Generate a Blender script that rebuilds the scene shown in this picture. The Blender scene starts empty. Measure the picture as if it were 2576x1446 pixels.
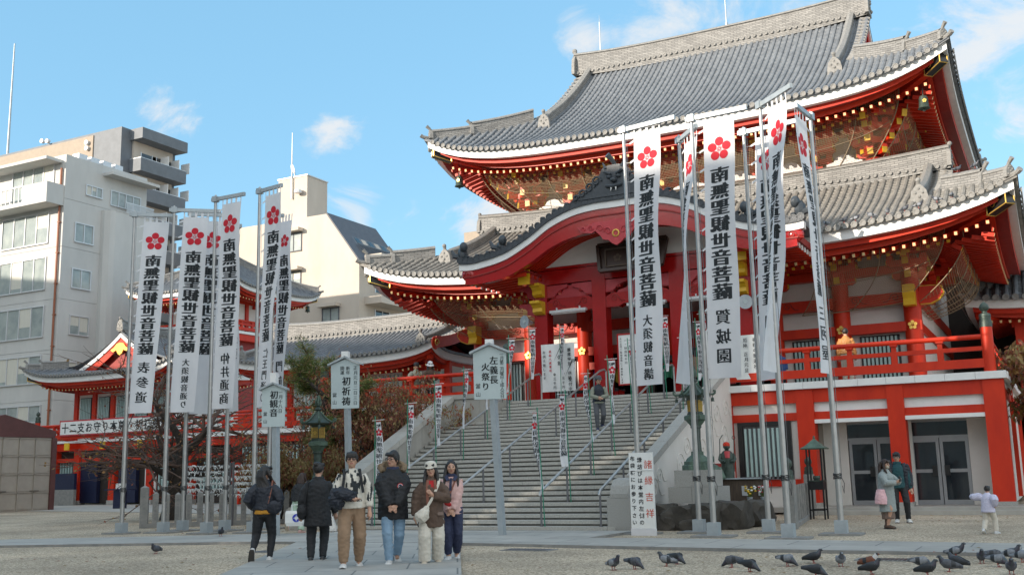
import bpy, bmesh, math, random
from mathutils import Vector, Matrix, noise
from math import sin, cos, pi, sqrt, radians, atan2, floor
random.seed(7)
SC = bpy.context.scene; COL = SC.collection
V = Vector
# ---------------------------------------------------------------- camera
F_PX, PITCH, ROLL, YAW, HC = 2620.0, math.atan(465/2620.0), 0.023, radians(27.4), 1.42
FW = V((-sin(YAW)*cos(PITCH), cos(YAW)*cos(PITCH), sin(PITCH)))
_r = V((cos(YAW), sin(YAW), 0)); _u = _r.cross(FW)
RT = _r*cos(ROLL)-_u*sin(ROLL); UP = _u*cos(ROLL)+_r*sin(ROLL)
CAM = V((0, 0, HC))
cd = bpy.data.cameras.new('camera'); cd.sensor_width = 36; cd.lens = F_PX/2576*36; cd.clip_end = 3000
cam = bpy.data.objects.new('camera', cd); COL.objects.link(cam); SC.camera = cam
M = Matrix((RT, UP, -FW)).transposed().to_4x4(); M.translation = CAM; cam.matrix_world = M
def ray(x, y): return FW*F_PX+RT*(x-1288)+UP*(723-y)
def atZ(x, y, z=0.0): d = ray(x, y); return CAM+d*((z-HC)/d.z)
def atY(x, y, Y): d = ray(x, y); return CAM+d*(Y/d.y)
def proj(p):
    v = V(p)-CAM; z = v.dot(FW); return (1288+F_PX*v.dot(RT)/z, 723-F_PX*v.dot(UP)/z)
# ---------------------------------------------------------------- materials
MATS = {}
def mat(name, col, rough=0.6, col2=None, scale=6.0, bump=0.0, bscale=None, metal=0.0, spec=0.5, detail=4.0, stretch=None, coat=0.0, trans=0.0):
    m = bpy.data.materials.new(name); m.use_nodes = True; nt = m.node_tree; n = nt.nodes; l = nt.links
    b = n['Principled BSDF']; b.inputs['Roughness'].default_value = rough; b.inputs['Metallic'].default_value = metal
    b.inputs['Specular IOR Level'].default_value = spec; b.inputs['Coat Weight'].default_value = coat
    b.inputs['Coat Roughness'].default_value = 0.12
    c2 = col2 or tuple(c*0.8 for c in col)
    tc = n.new('ShaderNodeTexCoord'); mp = n.new('ShaderNodeMapping'); l.new(tc.outputs['Object'], mp.inputs[0])
    if stretch: mp.inputs['Scale'].default_value = stretch
    nz = n.new('ShaderNodeTexNoise'); nz.inputs['Scale'].default_value = scale; nz.inputs['Detail'].default_value = detail
    nz.inputs['Roughness'].default_value = 0.65
    l.new(mp.outputs[0], nz.inputs['Vector'])
    r = n.new('ShaderNodeValToRGB'); r.color_ramp.elements[0].position = 0.3; r.color_ramp.elements[1].position = 0.7
    r.color_ramp.elements[0].color = (*col, 1); r.color_ramp.elements[1].color = (*c2, 1)
    l.new(nz.outputs['Fac'], r.inputs[0]); l.new(r.outputs[0], b.inputs['Base Color'])
    if bump:
        nb = n.new('ShaderNodeTexNoise'); nb.inputs['Scale'].default_value = bscale or scale*4; nb.inputs['Detail'].default_value = 3
        l.new(mp.outputs[0], nb.inputs['Vector'])
        bp = n.new('ShaderNodeBump'); bp.inputs['Strength'].default_value = bump; bp.inputs['Distance'].default_value = 0.02
        l.new(nb.outputs['Fac'], bp.inputs['Height']); l.new(bp.outputs[0], b.inputs['Normal'])
    if trans:
        t = n.new('ShaderNodeBsdfTranslucent'); l.new(r.outputs[0], t.inputs[0]); mx = n.new('ShaderNodeMixShader')
        mx.inputs[0].default_value = trans; l.new(b.outputs[0], mx.inputs[1]); l.new(t.outputs[0], mx.inputs[2])
        l.new(mx.outputs[0], n['Material Output'].inputs[0])
    MATS[name] = m; return m
mat('red', (0.62, 0.034, 0.005), 0.5, (0.45, 0.018, 0.004), 1.6, .10, 9, detail=12, spec=.35, stretch=(1, 1, .3))
mat('redgloss', (0.40, 0.010, 0.009), 0.16, (0.33, 0.008, 0.008), 2, .12, 6, coat=.4)
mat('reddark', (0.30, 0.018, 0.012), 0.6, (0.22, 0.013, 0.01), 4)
mat('orange', (0.72, 0.05, 0.012), 0.45, (0.6, 0.035, 0.01), 4)  # red paint with sunlight put in, for sunlit eave boards and bracket arms
mat('pinkred', (0.50, 0.05, 0.06), 0.35, (0.4, .03, .04), 6)
mat('yellow', (0.75, 0.47, 0.02), 0.4, (0.66, 0.38, 0.015), 4)
mat('gold', (0.75, 0.50, 0.12), 0.35, (0.6, 0.38, 0.08), 20, metal=.6)
mat('goldpale', (0.80, 0.68, 0.36), 0.5, (0.7, 0.55, 0.25), 20)
mat('tile', (0.20, 0.215, 0.23), 0.6, (0.095, 0.105, 0.118), 2.6, .25, 30, detail=8)
mat('tilelight', (0.29, 0.285, 0.27), 0.7, (0.16, 0.158, 0.15), 9, .25, 30, detail=8)
mat('tilesunlit', (0.28, 0.265, 0.235), 0.65, (0.13, 0.127, 0.12), 2.6, .25, 30, detail=8)  # tile grey with the sun's warmth put in, for the sunlit lower roof
mat('tiledark', (0.05, 0.06, 0.072), 0.4, (0.03, 0.038, 0.046), 7, .3, 30)
mat('ridge', (0.40, 0.385, 0.35), 0.75, (0.22, 0.215, 0.20), 3, .3, 20, stretch=(1, 1, 6), detail=8)
mat('plaster', (0.74, 0.72, 0.68), 0.75, (0.64, 0.62, 0.57), 1.2, detail=8)
mat('white', (0.80, 0.80, 0.78), 0.5, (0.70, 0.70, 0.69), 2)
mat('black', (0.012, 0.012, 0.013), 0.35, (0.02, 0.02, 0.02), 5)
mat('ink', (0.016, 0.02, 0.022), 0.8, (0.022, 0.026, 0.03), 5)
mat('inkred', (0.55, 0.012, 0.03), 0.8, (0.5, .01, .025), 5)
mat('inkorange', (0.62, 0.07, 0.03), 0.8)
mat('cloth', (0.80, 0.80, 0.81), 0.85, (0.70, 0.70, 0.72), 1.6, .55, 5, trans=.25, stretch=(1, 1, .5), detail=8)
mat('steel', (0.46, 0.455, 0.44), 0.38, (0.38, 0.375, 0.365), 6, metal=.7)
mat('steeldark', (0.2, 0.2, 0.21), 0.45, (0.15, .15, .16), 6, metal=.6)
mat('galv', (0.42, 0.46, 0.48), 0.5, (0.34, 0.38, 0.40), 5, metal=.4)
mat('granite', (0.42, 0.41, 0.38), 0.85, (0.25, 0.245, 0.225), 60, .2, 90, detail=2)
mat('stonegrey', (0.28, 0.27, 0.25), 0.85, (0.17, 0.175, 0.17), 5, .25, 50, detail=9)
mat('concrete', (0.42, 0.405, 0.365), 0.85, (0.31, 0.295, 0.265), 1.6, .1, 40, detail=9, stretch=(1, 1, .5))
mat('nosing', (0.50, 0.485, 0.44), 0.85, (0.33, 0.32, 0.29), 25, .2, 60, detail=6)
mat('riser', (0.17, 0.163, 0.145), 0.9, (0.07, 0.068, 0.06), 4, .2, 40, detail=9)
mat('rock', (0.085, 0.075, 0.062), 0.9, (0.035, 0.032, 0.028), 3, .9, 9, detail=10)
mat('bronze', (0.075, 0.105, 0.085), 0.5, (0.035, 0.05, 0.042), 7, .2, 30, metal=.35, detail=8)
mat('bronzegreen', (0.12, 0.19, 0.14), 0.6, (0.05, 0.075, 0.058), 6, .2, 30, metal=.2, detail=8)
mat('wood', (0.12, 0.085, 0.06), 0.7, (0.07, 0.05, 0.037), 6, .2, 30, stretch=(4, 4, .6))
mat('darkwood', (0.045, 0.024, 0.016), 0.4, (0.03, 0.016, 0.011), 6)
mat('slat', (0.42, 0.58, 0.56), 0.5, (0.36, 0.5, 0.48), 4)
mat('glassdark', (0.02, 0.026, 0.032), 0.06, (0.03, 0.036, 0.042), 1.3, spec=.8)
mat('glasscity', (0.22, 0.26, 0.26), 0.12, (0.38, 0.42, 0.40), .7, spec=.7)
mat('curtain', (0.62, 0.60, 0.52), 0.6, (0.5, 0.49, 0.43), 3, stretch=(8, 8, .2))
mat('alu', (0.62, 0.63, 0.64), 0.4, (0.55, 0.56, 0.57), 4, metal=.3)
mat('doorframe', (0.36, 0.37, 0.38), 0.4, (0.31, 0.32, 0.33), 4, metal=.4)
mat('citywhite', (0.54, 0.54, 0.52), 0.8, (0.45, 0.45, 0.435), .5, .05, 20, detail=9, stretch=(1, 1, .35))
mat('citybeige', (0.52, 0.465, 0.40), 0.8, (0.45, 0.395, 0.335), .5, .05, 20, detail=9, stretch=(1, 1, .35))
mat('citygrey', (0.145, 0.16, 0.18), 0.6, (0.11, 0.125, 0.14), 1, .1, 30)
mat('citytan', (0.33, 0.27, 0.21), 0.7, (0.27, 0.225, 0.175), 2, .15, 8, detail=8)
mat('slate', (0.11, 0.115, 0.13), 0.6, (0.08, 0.085, 0.10), 2, .2, 12)
mat('pipe', (0.30, 0.10, 0.045), 0.5)
mat('shed', (0.38, 0.335, 0.28), 0.6, (0.32, 0.28, 0.235), 2, detail=8)
mat('maroon', (0.12, 0.045, 0.04), 0.6, (0.09, 0.035, 0.03), 3)
mat('navy', (0.012, 0.018, 0.055), 0.5, (0.008, .012, .04), 5)
mat('bark', (0.060, 0.050, 0.042), 0.95, (0.028, 0.023, 0.02), 12, .6, 30)
mat('twig', (0.13, 0.085, 0.065), 0.9, (0.075, .05, .04), 12)
mat('leafyellow', (0.34, 0.20, 0.045), 0.6, (0.18, 0.085, 0.03), 2, trans=.35)
mat('leafred', (0.34, 0.11, 0.06), 0.6, (0.17, 0.07, 0.04), 3, trans=.35)
mat('leafolive', (0.40, 0.30, 0.12), 0.6, (0.21, 0.155, 0.065), 2.5, trans=.35)
mat('pine', (0.17, 0.22, 0.05), 0.6, (0.07, 0.115, 0.028), 2, trans=.25)
mat('rope', (0.32, 0.25, 0.16), 0.9)
mat('green_pole', (0.02, 0.22, 0.13), 0.45)
mat('signboard', (0.47, 0.55, 0.55), 0.6, (0.42, 0.49, 0.50), 2)
mat('paper', (0.74, 0.75, 0.73), 0.7, (0.68, .69, .67), 4)
mat('silkgreen', (0.10, 0.52, 0.30), 0.6); mat('silkyellow', (0.8, 0.6, 0.06), 0.6); mat('silkorange', (0.85, .2, .03), .6); mat('silkpurple', (.12, .03, .25), .6)
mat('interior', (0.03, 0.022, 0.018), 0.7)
mat('skin', (0.50, 0.29, 0.20), 0.55, (0.46, 0.26, 0.18), 14)
mat('eye', (0.02, 0.015, 0.012), 0.3); mat('lip', (0.33, 0.11, 0.09), 0.5)
mat('hair', (0.012, 0.010, 0.010), 0.42, (0.022, 0.018, 0.016), 30, .3, 60, stretch=(6, 6, 1))
mat('hairbrown', (0.04, 0.02, 0.014), 0.5, (.03, .015, .01), 30, .3, 60)
mat('shoewhite', (0.68, 0.67, 0.64), 0.6, (.5, .49, .47), 12); mat('sole', (0.06, .055, .05), .8)
def netmat(name, col, cell, thick):
    m = bpy.data.materials.new(name); m.use_nodes = True; nt = m.node_tree; n = nt.nodes; l = nt.links
    b = n['Principled BSDF']; b.inputs['Base Color'].default_value = (*col, 1); b.inputs['Roughness'].default_value = .8
    uv = n.new('ShaderNodeUVMap'); sp = n.new('ShaderNodeSeparateXYZ'); l.new(uv.outputs[0], sp.inputs[0])
    outs = []
    for ax in ('X', 'Y'):
        a = n.new('ShaderNodeMath'); a.operation = 'MULTIPLY'; a.inputs[1].default_value = 1/cell; l.new(sp.outputs[ax], a.inputs[0])
        f = n.new('ShaderNodeMath'); f.operation = 'FRACT'; l.new(a.outputs[0], f.inputs[0])
        g = n.new('ShaderNodeMath'); g.operation = 'LESS_THAN'; g.inputs[1].default_value = thick; l.new(f.outputs[0], g.inputs[0]); outs.append(g)
    mx = n.new('ShaderNodeMath'); mx.operation = 'MAXIMUM'; l.new(outs[0].outputs[0], mx.inputs[0]); l.new(outs[1].outputs[0], mx.inputs[1])
    t = n.new('ShaderNodeBsdfTransparent'); s = n.new('ShaderNodeMixShader'); l.new(mx.outputs[0], s.inputs[0])
    l.new(t.outputs[0], s.inputs[1]); l.new(b.outputs[0], s.inputs[2]); l.new(s.outputs[0], n['Material Output'].inputs[0])
    MATS[name] = m
netmat('net', (0.40, 0.31, 0.19), .08, .12)
netmat('lattice', (0.035, 0.05, 0.042), .05, .35)
def gravelmat():
    m = bpy.data.materials.new('gravel'); m.use_nodes = True; nt = m.node_tree; n = nt.nodes; l = nt.links; b = n['Principled BSDF']
    b.inputs['Roughness'].default_value = .95
    tc = n.new('ShaderNodeTexCoord')
    v = n.new('ShaderNodeTexVoronoi'); v.inputs['Scale'].default_value = 38; l.new(tc.outputs['Object'], v.inputs['Vector'])
    hs = n.new('ShaderNodeValToRGB'); e = hs.color_ramp.elements
    e[0].position = 0; e[0].color = (.20, .158, .11, 1); e[1].position = 1; e[1].color = (.66, .555, .42, 1)
    k = hs.color_ramp.elements.new(.55); k.color = (.44, .36, .26, 1)
    sp = n.new('ShaderNodeSeparateColor'); l.new(v.outputs['Color'], sp.inputs[0]); l.new(sp.outputs[0], hs.inputs[0])
    nz = n.new('ShaderNodeTexNoise'); nz.inputs['Scale'].default_value = .45; nz.inputs['Detail'].default_value = 7; l.new(tc.outputs['Object'], nz.inputs['Vector'])
    mr = n.new('ShaderNodeMapRange'); mr.inputs[1].default_value = .3; mr.inputs[2].default_value = .7; mr.inputs[3].default_value = .72; mr.inputs[4].default_value = 1.2
    l.new(nz.outputs[0], mr.inputs[0])
    mx = n.new('ShaderNodeMix'); mx.data_type = 'RGBA'; mx.blend_type = 'MULTIPLY'; mx.inputs[0].default_value = 1
    l.new(hs.outputs[0], mx.inputs[6]); l.new(mr.outputs[0], mx.inputs[7]); l.new(mx.outputs[2], b.inputs['Base Color'])
    bp = n.new('ShaderNodeBump'); bp.inputs['Strength'].default_value = .9; bp.inputs['Distance'].default_value = .02; bp.invert = True
    l.new(v.outputs['Distance'], bp.inputs['Height']); l.new(bp.outputs[0], b.inputs['Normal']); MATS['gravel'] = m
gravelmat()
def brickmat(name, c1, c2, mortar, bw, bh, ms=.02, rough=.8, rot=0, off=.5):
    m = bpy.data.materials.new(name); m.use_nodes = True; nt = m.node_tree; n = nt.nodes; l = nt.links; b = n['Principled BSDF']
    b.inputs['Roughness'].default_value = rough
    uv = n.new('ShaderNodeUVMap'); br = n.new('ShaderNodeTexBrick'); l.new(uv.outputs[0], br.inputs['Vector'])
    br.inputs['Scale'].default_value = 1; br.inputs['Brick Width'].default_value = bw; br.inputs['Row Height'].default_value = bh
    br.inputs['Mortar Size'].default_value = ms; br.offset = off
    for k, c in (('Color1', c1), ('Color2', c2), ('Mortar', mortar)): br.inputs[k].default_value = (*c, 1)
    nz = n.new('ShaderNodeTexNoise'); nz.inputs['Scale'].default_value = 1.2; nz.inputs['Detail'].default_value = 9; nz.inputs['Roughness'].default_value = .7
    tc = n.new('ShaderNodeTexCoord'); l.new(tc.outputs['Object'], nz.inputs['Vector'])
    mr = n.new('ShaderNodeMapRange'); mr.inputs[1].default_value = .3; mr.inputs[2].default_value = .7; mr.inputs[3].default_value = .78; mr.inputs[4].default_value = 1.12; l.new(nz.outputs[0], mr.inputs[0])
    mx = n.new('ShaderNodeMix'); mx.data_type = 'RGBA'; mx.blend_type = 'MULTIPLY'; mx.inputs[0].default_value = 1
    l.new(br.outputs[0], mx.inputs[6]); l.new(mr.outputs[0], mx.inputs[7]); l.new(mx.outputs[2], b.inputs['Base Color'])
    MATS[name] = m
brickmat('paving', (.40, .385, .35), (.335, .325, .295), (.16, .165, .16), 1.5, 1.0, .014, .7)
brickmat('ridgetile', (.31, .305, .29), (.20, .198, .19), (.11, .108, .105), .32, .085, .012, .75)
brickmat('walltile', (.60, .53, .41), (.54, .475, .365), (.42, .36, .28), .3, .12, .012)
# ---------------------------------------------------------------- mesh building
SPLIT = {'podium_wall', 'beam', 'floor_edge', 'slat_window', 'window_slats', 'podium_column', 'rail_post', 'latch', 'barge_board', 'rim', 'cloud_relief', 'carving', 'porch_bracket', 'gable', 'column', 'frog_leg_strut', 'white_panel', 'tie_beam', 'porch_beam', 'rainbow_beam', 'carved_swirl', 'doors', 'tie', 'stake', 'strut', 'handle'}
class MB:
    def __init__(s): s.v = []; s.f = []; s.m = []; s.uv = {}
    def face(s, pts, m, uv=None):
        i = len(s.v); s.v += [tuple(p) for p in pts]; s.f.append(tuple(range(i, i+len(pts)))); s.m.append(m)
        if uv: s.uv[len(s.f)-1] = uv
        return s
    def hexa(s, p, m):
        i = len(s.v); s.v += [tuple(q) for q in p]
        for q in ((0, 3, 2, 1), (4, 5, 6, 7), (0, 1, 5, 4), (1, 2, 6, 5), (2, 3, 7, 6), (3, 0, 4, 7)): s.f.append(tuple(i+k for k in q)); s.m.append(m)
        return s
    def box(s, x0, x1, y0, y1, z0, z1, m):
        return s.hexa([(x0, y0, z0), (x1, y0, z0), (x1, y1, z0), (x0, y1, z0), (x0, y0, z1), (x1, y0, z1), (x1, y1, z1), (x0, y1, z1)], m)
    def cbox(s, c, d, m, rz=0, rx=0, ry=0):
        R = Matrix.Rotation(rz, 3, 'Z') @ Matrix.Rotation(rx, 3, 'X') @ Matrix.Rotation(ry, 3, 'Y'); c = V(c); a, b, e = d[0]/2, d[1]/2, d[2]/2
        return s.hexa([c+R@V(q) for q in ((-a, -b, -e), (a, -b, -e), (a, b, -e), (-a, b, -e), (-a, -b, e), (a, -b, e), (a, b, e), (-a, b, e))], m)
    def bar(s, p, q, w, h, m, up=(0, 0, 1)):
        p, q = V(p), V(q); d = (q-p).normalized(); r = d.cross(V(up))
        r = r.normalized() if r.length > 1e-4 else V((1, 0, 0)); u = r.cross(d)
        o = [-r*w/2-u*h/2, r*w/2-u*h/2, r*w/2+u*h/2, -r*w/2+u*h/2]
        return s.hexa([p+k for k in o]+[q+k for k in o], m)
    def rings(s, rs, m, caps=True, closed=True):
        i = len(s.v); n = len(rs[0])
        for r in rs: s.v += [tuple(p) for p in r]
        for a in range(len(rs)-1):
            for k in range(n if closed else n-1):
                k2 = (k+1) % n
                s.f.append((i+a*n+k, i+a*n+k2, i+(a+1)*n+k2, i+(a+1)*n+k)); s.m.append(m)
        if caps and closed:
            s.f.append(tuple(i+k for k in reversed(range(n)))); s.m.append(m)
            s.f.append(tuple(i+(len(rs)-1)*n+k for k in range(n))); s.m.append(m)
        return s
    def tube(s, pts, r, m, n=8, caps=True, sx=1.0, up=(0, 0, 1)):
        pts = [V(p) for p in pts]; rs = r if isinstance(r, (list, tuple)) else [r]*len(pts); out = []
        ref = V(up); a = None
        for i, p in enumerate(pts):
            t = (pts[min(i+1, len(pts)-1)]-pts[max(i-1, 0)]).normalized()
            if a is None:
                a = t.cross(ref)
                if a.length < .35: a = t.cross(V((0, 1, 0)) if abs(t.y) < .8 else V((1, 0, 0)))
            else: a = a-t*a.dot(t)
            a.normalize(); b = a.cross(t)
            out.append([p+(a*cos(2*pi*k/n)*sx+b*sin(2*pi*k/n))*rs[i] for k in range(n)])
        return s.rings(out, m, caps)
    def lathe(s, prof, m, c=(0, 0, 0), n=16, sx=1, sy=1, rot=0):
        return s.rings([[(c[0]+r*sx*cos(2*pi*k/n+rot), c[1]+r*sy*sin(2*pi*k/n+rot), c[2]+z) for k in range(n)] for r, z in prof], m)
    def ell(s, c, r, m, n=12, k=8, R=None):
        c = V(c); rs = []
        for j in range(k+1):
            a = -pi/2+pi*j/k; ca = max(cos(a), .02)
            ring = [V((r[0]*ca*cos(2*pi*i/n), r[1]*ca*sin(2*pi*i/n), r[2]*sin(a))) for i in range(n)]
            rs.append([c+(R@q if R else q) for q in ring])
        return s.rings(rs, m)
    def grid(s, f, nu, nv, m, uvs=None, flip=False):
        i = len(s.v)
        for a in range(nu+1):
            for b in range(nv+1): s.v.append(tuple(f(a/nu, b/nv)))
        for a in range(nu):
            for b in range(nv):
                q = [i+a*(nv+1)+b, i+(a+1)*(nv+1)+b, i+(a+1)*(nv+1)+b+1, i+a*(nv+1)+b+1]
                u = [(a/nu, b/nv), ((a+1)/nu, b/nv), ((a+1)/nu, (b+1)/nv), (a/nu, (b+1)/nv)]
                if flip: q.reverse(); u.reverse()
                s.f.append(tuple(q)); s.m.append(m)
                if uvs: s.uv[len(s.f)-1] = [(x*uvs[0], y*uvs[1]) for x, y in u]
        return s
    def prism(s, poly, fn, d0, d1, m, m2=None):     # poly in 2D, fn(x, y, depth) -> 3D
        n = len(poly); a = [fn(x, y, d0) for x, y in poly]; b = [fn(x, y, d1) for x, y in poly]
        i = len(s.v); s.v += [tuple(p) for p in a+b]
        s.f += [tuple(i+k for k in range(n)), tuple(i+n+k for k in reversed(range(n)))]; s.m += [m, m]
        for k in range(n): s.f.append((i+k, i+n+k, i+n+(k+1) % n, i+(k+1) % n)); s.m.append(m2 or m)
        return s
    def clusters(s, tol=.1):
        """the far-apart pieces of this mesh, each as a builder of its own"""
        own = {}; par = list(range(len(s.v)))
        def fd(x):
            while par[x] != x: par[x] = par[par[x]]; x = par[x]
            return x
        for f in s.f:
            for k in f[1:]: par[fd(k)] = fd(f[0])
        bb = {}
        for i, v in enumerate(s.v):
            b = bb.setdefault(fd(i), [list(v), list(v)])
            for a in range(3): b[0][a] = min(b[0][a], v[a]); b[1][a] = max(b[1][a], v[a])
        ks = list(bb); cp = {k: k for k in ks}
        def fc(x):
            while cp[x] != x: x = cp[x]
            return x
        for i, a in enumerate(ks):
            for b in ks[i+1:]:
                if all(bb[a][0][q]-tol < bb[b][1][q] and bb[b][0][q]-tol < bb[a][1][q] for q in range(3)): cp[fc(b)] = fc(a)
        out = {}
        for fi, (f, m) in enumerate(zip(s.f, s.m)):
            q = out.setdefault(fc(fd(f[0])), (MB(), {})); mb, mp = q
            for k in f:
                if k not in mp: mp[k] = len(mb.v); mb.v.append(s.v[k])
            mb.f.append(tuple(mp[k] for k in f)); mb.m.append(m)
            if fi in s.uv: mb.uv[len(mb.f)-1] = s.uv[fi]
        return [q[0] for q in out.values()]
    def build(s, name, parent=None, smooth=False, loc=None, rz=0, kind=None, label=None, cat=None, group=None, fix=True):
        if name in SPLIT and not s.uv.get('done') and len(s.f) < 4000:
            got = s.clusters()
            if len(got) > 1: return [q.build(name, parent, smooth, loc, rz, kind, label, cat, group, fix) for q in got][0]
        me = bpy.data.meshes.new(name); me.from_pydata(s.v, [], s.f)
        keys = []
        for k in s.m:
            if k not in keys: keys.append(k)
        for k in keys: me.materials.append(MATS[k])
        ix = {k: i for i, k in enumerate(keys)}
        me.polygons.foreach_set('material_index', [ix[k] for k in s.m])
        if s.uv:
            ul = me.uv_layers.new(name='UVMap')
            for fi, us in s.uv.items():
                for li, u in zip(me.polygons[fi].loop_indices, us): ul.data[li].uv = u
        if fix:
            bm = bmesh.new(); bm.from_mesh(me); bmesh.ops.recalc_face_normals(bm, faces=bm.faces); bm.to_mesh(me); bm.free()
        if smooth:
            me.polygons.foreach_set('use_smooth', [True]*len(me.polygons))
            me.set_sharp_from_angle(angle=radians(smooth if smooth is not True else 40))
        me.update()
        return link(name, me, parent, loc, rz, kind, label, cat, group)
def link(name, me, parent=None, loc=None, rz=0, kind=None, label=None, cat=None, group=None):
    o = bpy.data.objects.new(name, me); COL.objects.link(o)
    if parent: o.parent = parent
    if loc: o.location = loc
    if rz: o.rotation_euler = (0, 0, rz)
    tag(o, label, cat, group, kind); return o
def tag(o, label=None, cat=None, group=None, kind=None):
    for k, v in (('label', label), ('category', cat), ('group', group), ('kind', kind)):
        if v: o[k] = v
    return o
def thing(name, label, cat, loc=(0, 0, 0), rz=0, group=None):
    return link(name, None, None, loc, rz, None, label, cat, group)
def dup(root, loc, rz=0, label=None, group=None, sc=None):
    def cp(o, par):
        c = o.copy(); COL.objects.link(c); c.parent = par
        for ch in o.children: cp(ch, c)
        return c
    r = cp(root, None); r.location = loc; r.rotation_euler = (0, 0, rz)
    if sc: r.scale = (sc, sc, sc)
    if label: r['label'] = label
    if group: r['group'] = group
    return r
# ---------------------------------------------------------------- lettering
_G = {}
def glyph(ch, bold):
    k = (ch, bold)
    if k in _G: return _G[k]
    cu = bpy.data.curves.new('g', 'FONT'); cu.body = ch; cu.size = 1; cu.offset = bold; cu.resolution_u = 2; cu.align_x = 'CENTER'
    o = bpy.data.objects.new('g', cu); COL.objects.link(o)
    me = o.evaluated_get(bpy.context.evaluated_depsgraph_get()).to_mesh()
    vs = [(v.co.x, v.co.y) for v in me.vertices]; fs = [tuple(p.vertices) for p in me.polygons]
    bpy.data.objects.remove(o); bpy.data.curves.remove(cu)
    if vs and ord(ch) > 0x2000:
        x0 = (min(v[0] for v in vs)+max(v[0] for v in vs))/2
        y0 = .38 if ch in '一二三・' else (min(v[1] for v in vs)+max(v[1] for v in vs))/2
        vs = [(x-x0, y-y0) for x, y in vs]
    else: vs = [(x, y-.36) for x, y in vs]
    _G[k] = (vs, fs); return _G[k]
def glyph_cut(ch, bold, n):
    k = (ch, bold, n)
    if k in _G: return _G[k]
    vs, fs = glyph(ch, bold); bm = bmesh.new(); bv = [bm.verts.new((x, y, 0)) for x, y in vs]
    for f in fs:
        try: bm.faces.new([bv[i] for i in f])
        except ValueError: pass
    for ax in (0, 1):
        for i in range(1, n):
            co = [0, 0, 0]; no = [0, 0, 0]; co[ax] = -.5+i/n; no[ax] = 1
            bmesh.ops.bisect_plane(bm, geom=bm.verts[:]+bm.edges[:]+bm.faces[:], plane_co=co, plane_no=no)
    bm.verts.index_update()
    r = ([(v.co.x, v.co.y) for v in bm.verts], [tuple(v.index for v in f.verts) for f in bm.faces]); bm.free()
    _G[k] = r; return r
def put_glyph(mb, ch, fn, cx, cy, sx, sy, m, bold=.0, mirror=False, cut=0, slant=0):
    vs, fs = glyph_cut(ch, bold, cut) if cut else glyph(ch, bold)
    i = len(mb.v); k = -1 if mirror else 1
    for x, y in vs: mb.v.append(tuple(fn(cx+k*(x*sx)+0, cy+y*sy+k*slant*x*sx)))
    for f in fs: mb.f.append(tuple(i+j for j in f)); mb.m.append(m)
def bold_glyph(mb, ch, fn, cx, cy, sx, sy, m, mirror=False, cut=0, w=.022, n=3):
    for k in range(n):
        o = (k-(n-1)/2)*w; put_glyph(mb, ch, lambda x, y, k=k: fn(x, y), cx+o*sx, cy+(.35*o*sy if k else 0), sx, sy, m, 0, mirror, cut)
def column(mb, txt, fn, cx, top, size, step, m, **kw):
    y = top-step/2
    for ch in txt:
        if ch != ' ': put_glyph(mb, ch, fn, cx, y, size[0], size[1], m, **kw)
        y -= step if ch != ' ' else step*.6
def blossom(mb, fn, cx, cy, r, m, fine=True):
    for k in range(5):
        a = pi/2+2*pi*k/5; ox, oy = cx+cos(a)*r*.62, cy+sin(a)*r*.62
        pts = [fn(ox+cos(2*pi*j/14)*r*.36, oy+sin(2*pi*j/14)*r*.36) for j in range(14)]; mb.face(pts, m)
    if fine:
        for k in range(10):
            a = pi/2+2*pi*k/10+pi/10
            for (r0, r1, w) in ((.07, .24, .022),):
                ca, sa = cos(a), sin(a)
                mb.face([fn(cx+(ca*rr-sa*ww)*r, cy+(sa*rr+ca*ww)*r) for rr, ww in ((r0, -w), (r1, -w), (r1, w), (r0, w))], m)
# ---------------------------------------------------------------- world and sun
SUN_EL, SUN_AZ = radians(16.5), V((-.5, -.866, 0))
w = bpy.data.worlds.new('World'); SC.world = w; w.use_nodes = True; nt = w.node_tree; n = nt.nodes; l = nt.links
bg = n['Background']; sky = n.new('ShaderNodeTexSky'); sky.sky_type = 'NISHITA'; sky.sun_disc = False; sky.sun_elevation = SUN_EL
sky.sun_rotation = atan2(SUN_AZ.x, SUN_AZ.y); sky.air_density = 1.0; sky.dust_density = .6; sky.ozone_density = 1.6
bg.inputs[1].default_value = .13
tc = n.new('ShaderNodeTexCoord')
mp = n.new('ShaderNodeMapping'); mp.inputs['Scale'].default_value = (1.0, 1.0, 1.7); mp.inputs['Location'].default_value = (3.1, 1.7, .4)
l.new(tc.outputs['Generated'], mp.inputs[0])
nz = n.new('ShaderNodeTexNoise'); nz.inputs['Scale'].default_value = 9; nz.inputs['Detail'].default_value = 12; nz.inputs['Roughness'].default_value = .62; nz.inputs['Distortion'].default_value = .5
l.new(mp.outputs[0], nz.inputs['Vector'])
def mth(op, a, b):
    q = n.new('ShaderNodeMath'); q.operation = op
    for k, v in enumerate((a, b)):
        if isinstance(v, (int, float)): q.inputs[k].default_value = v
        else: l.new(v, q.inputs[k])
    return q.outputs[0]
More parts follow.
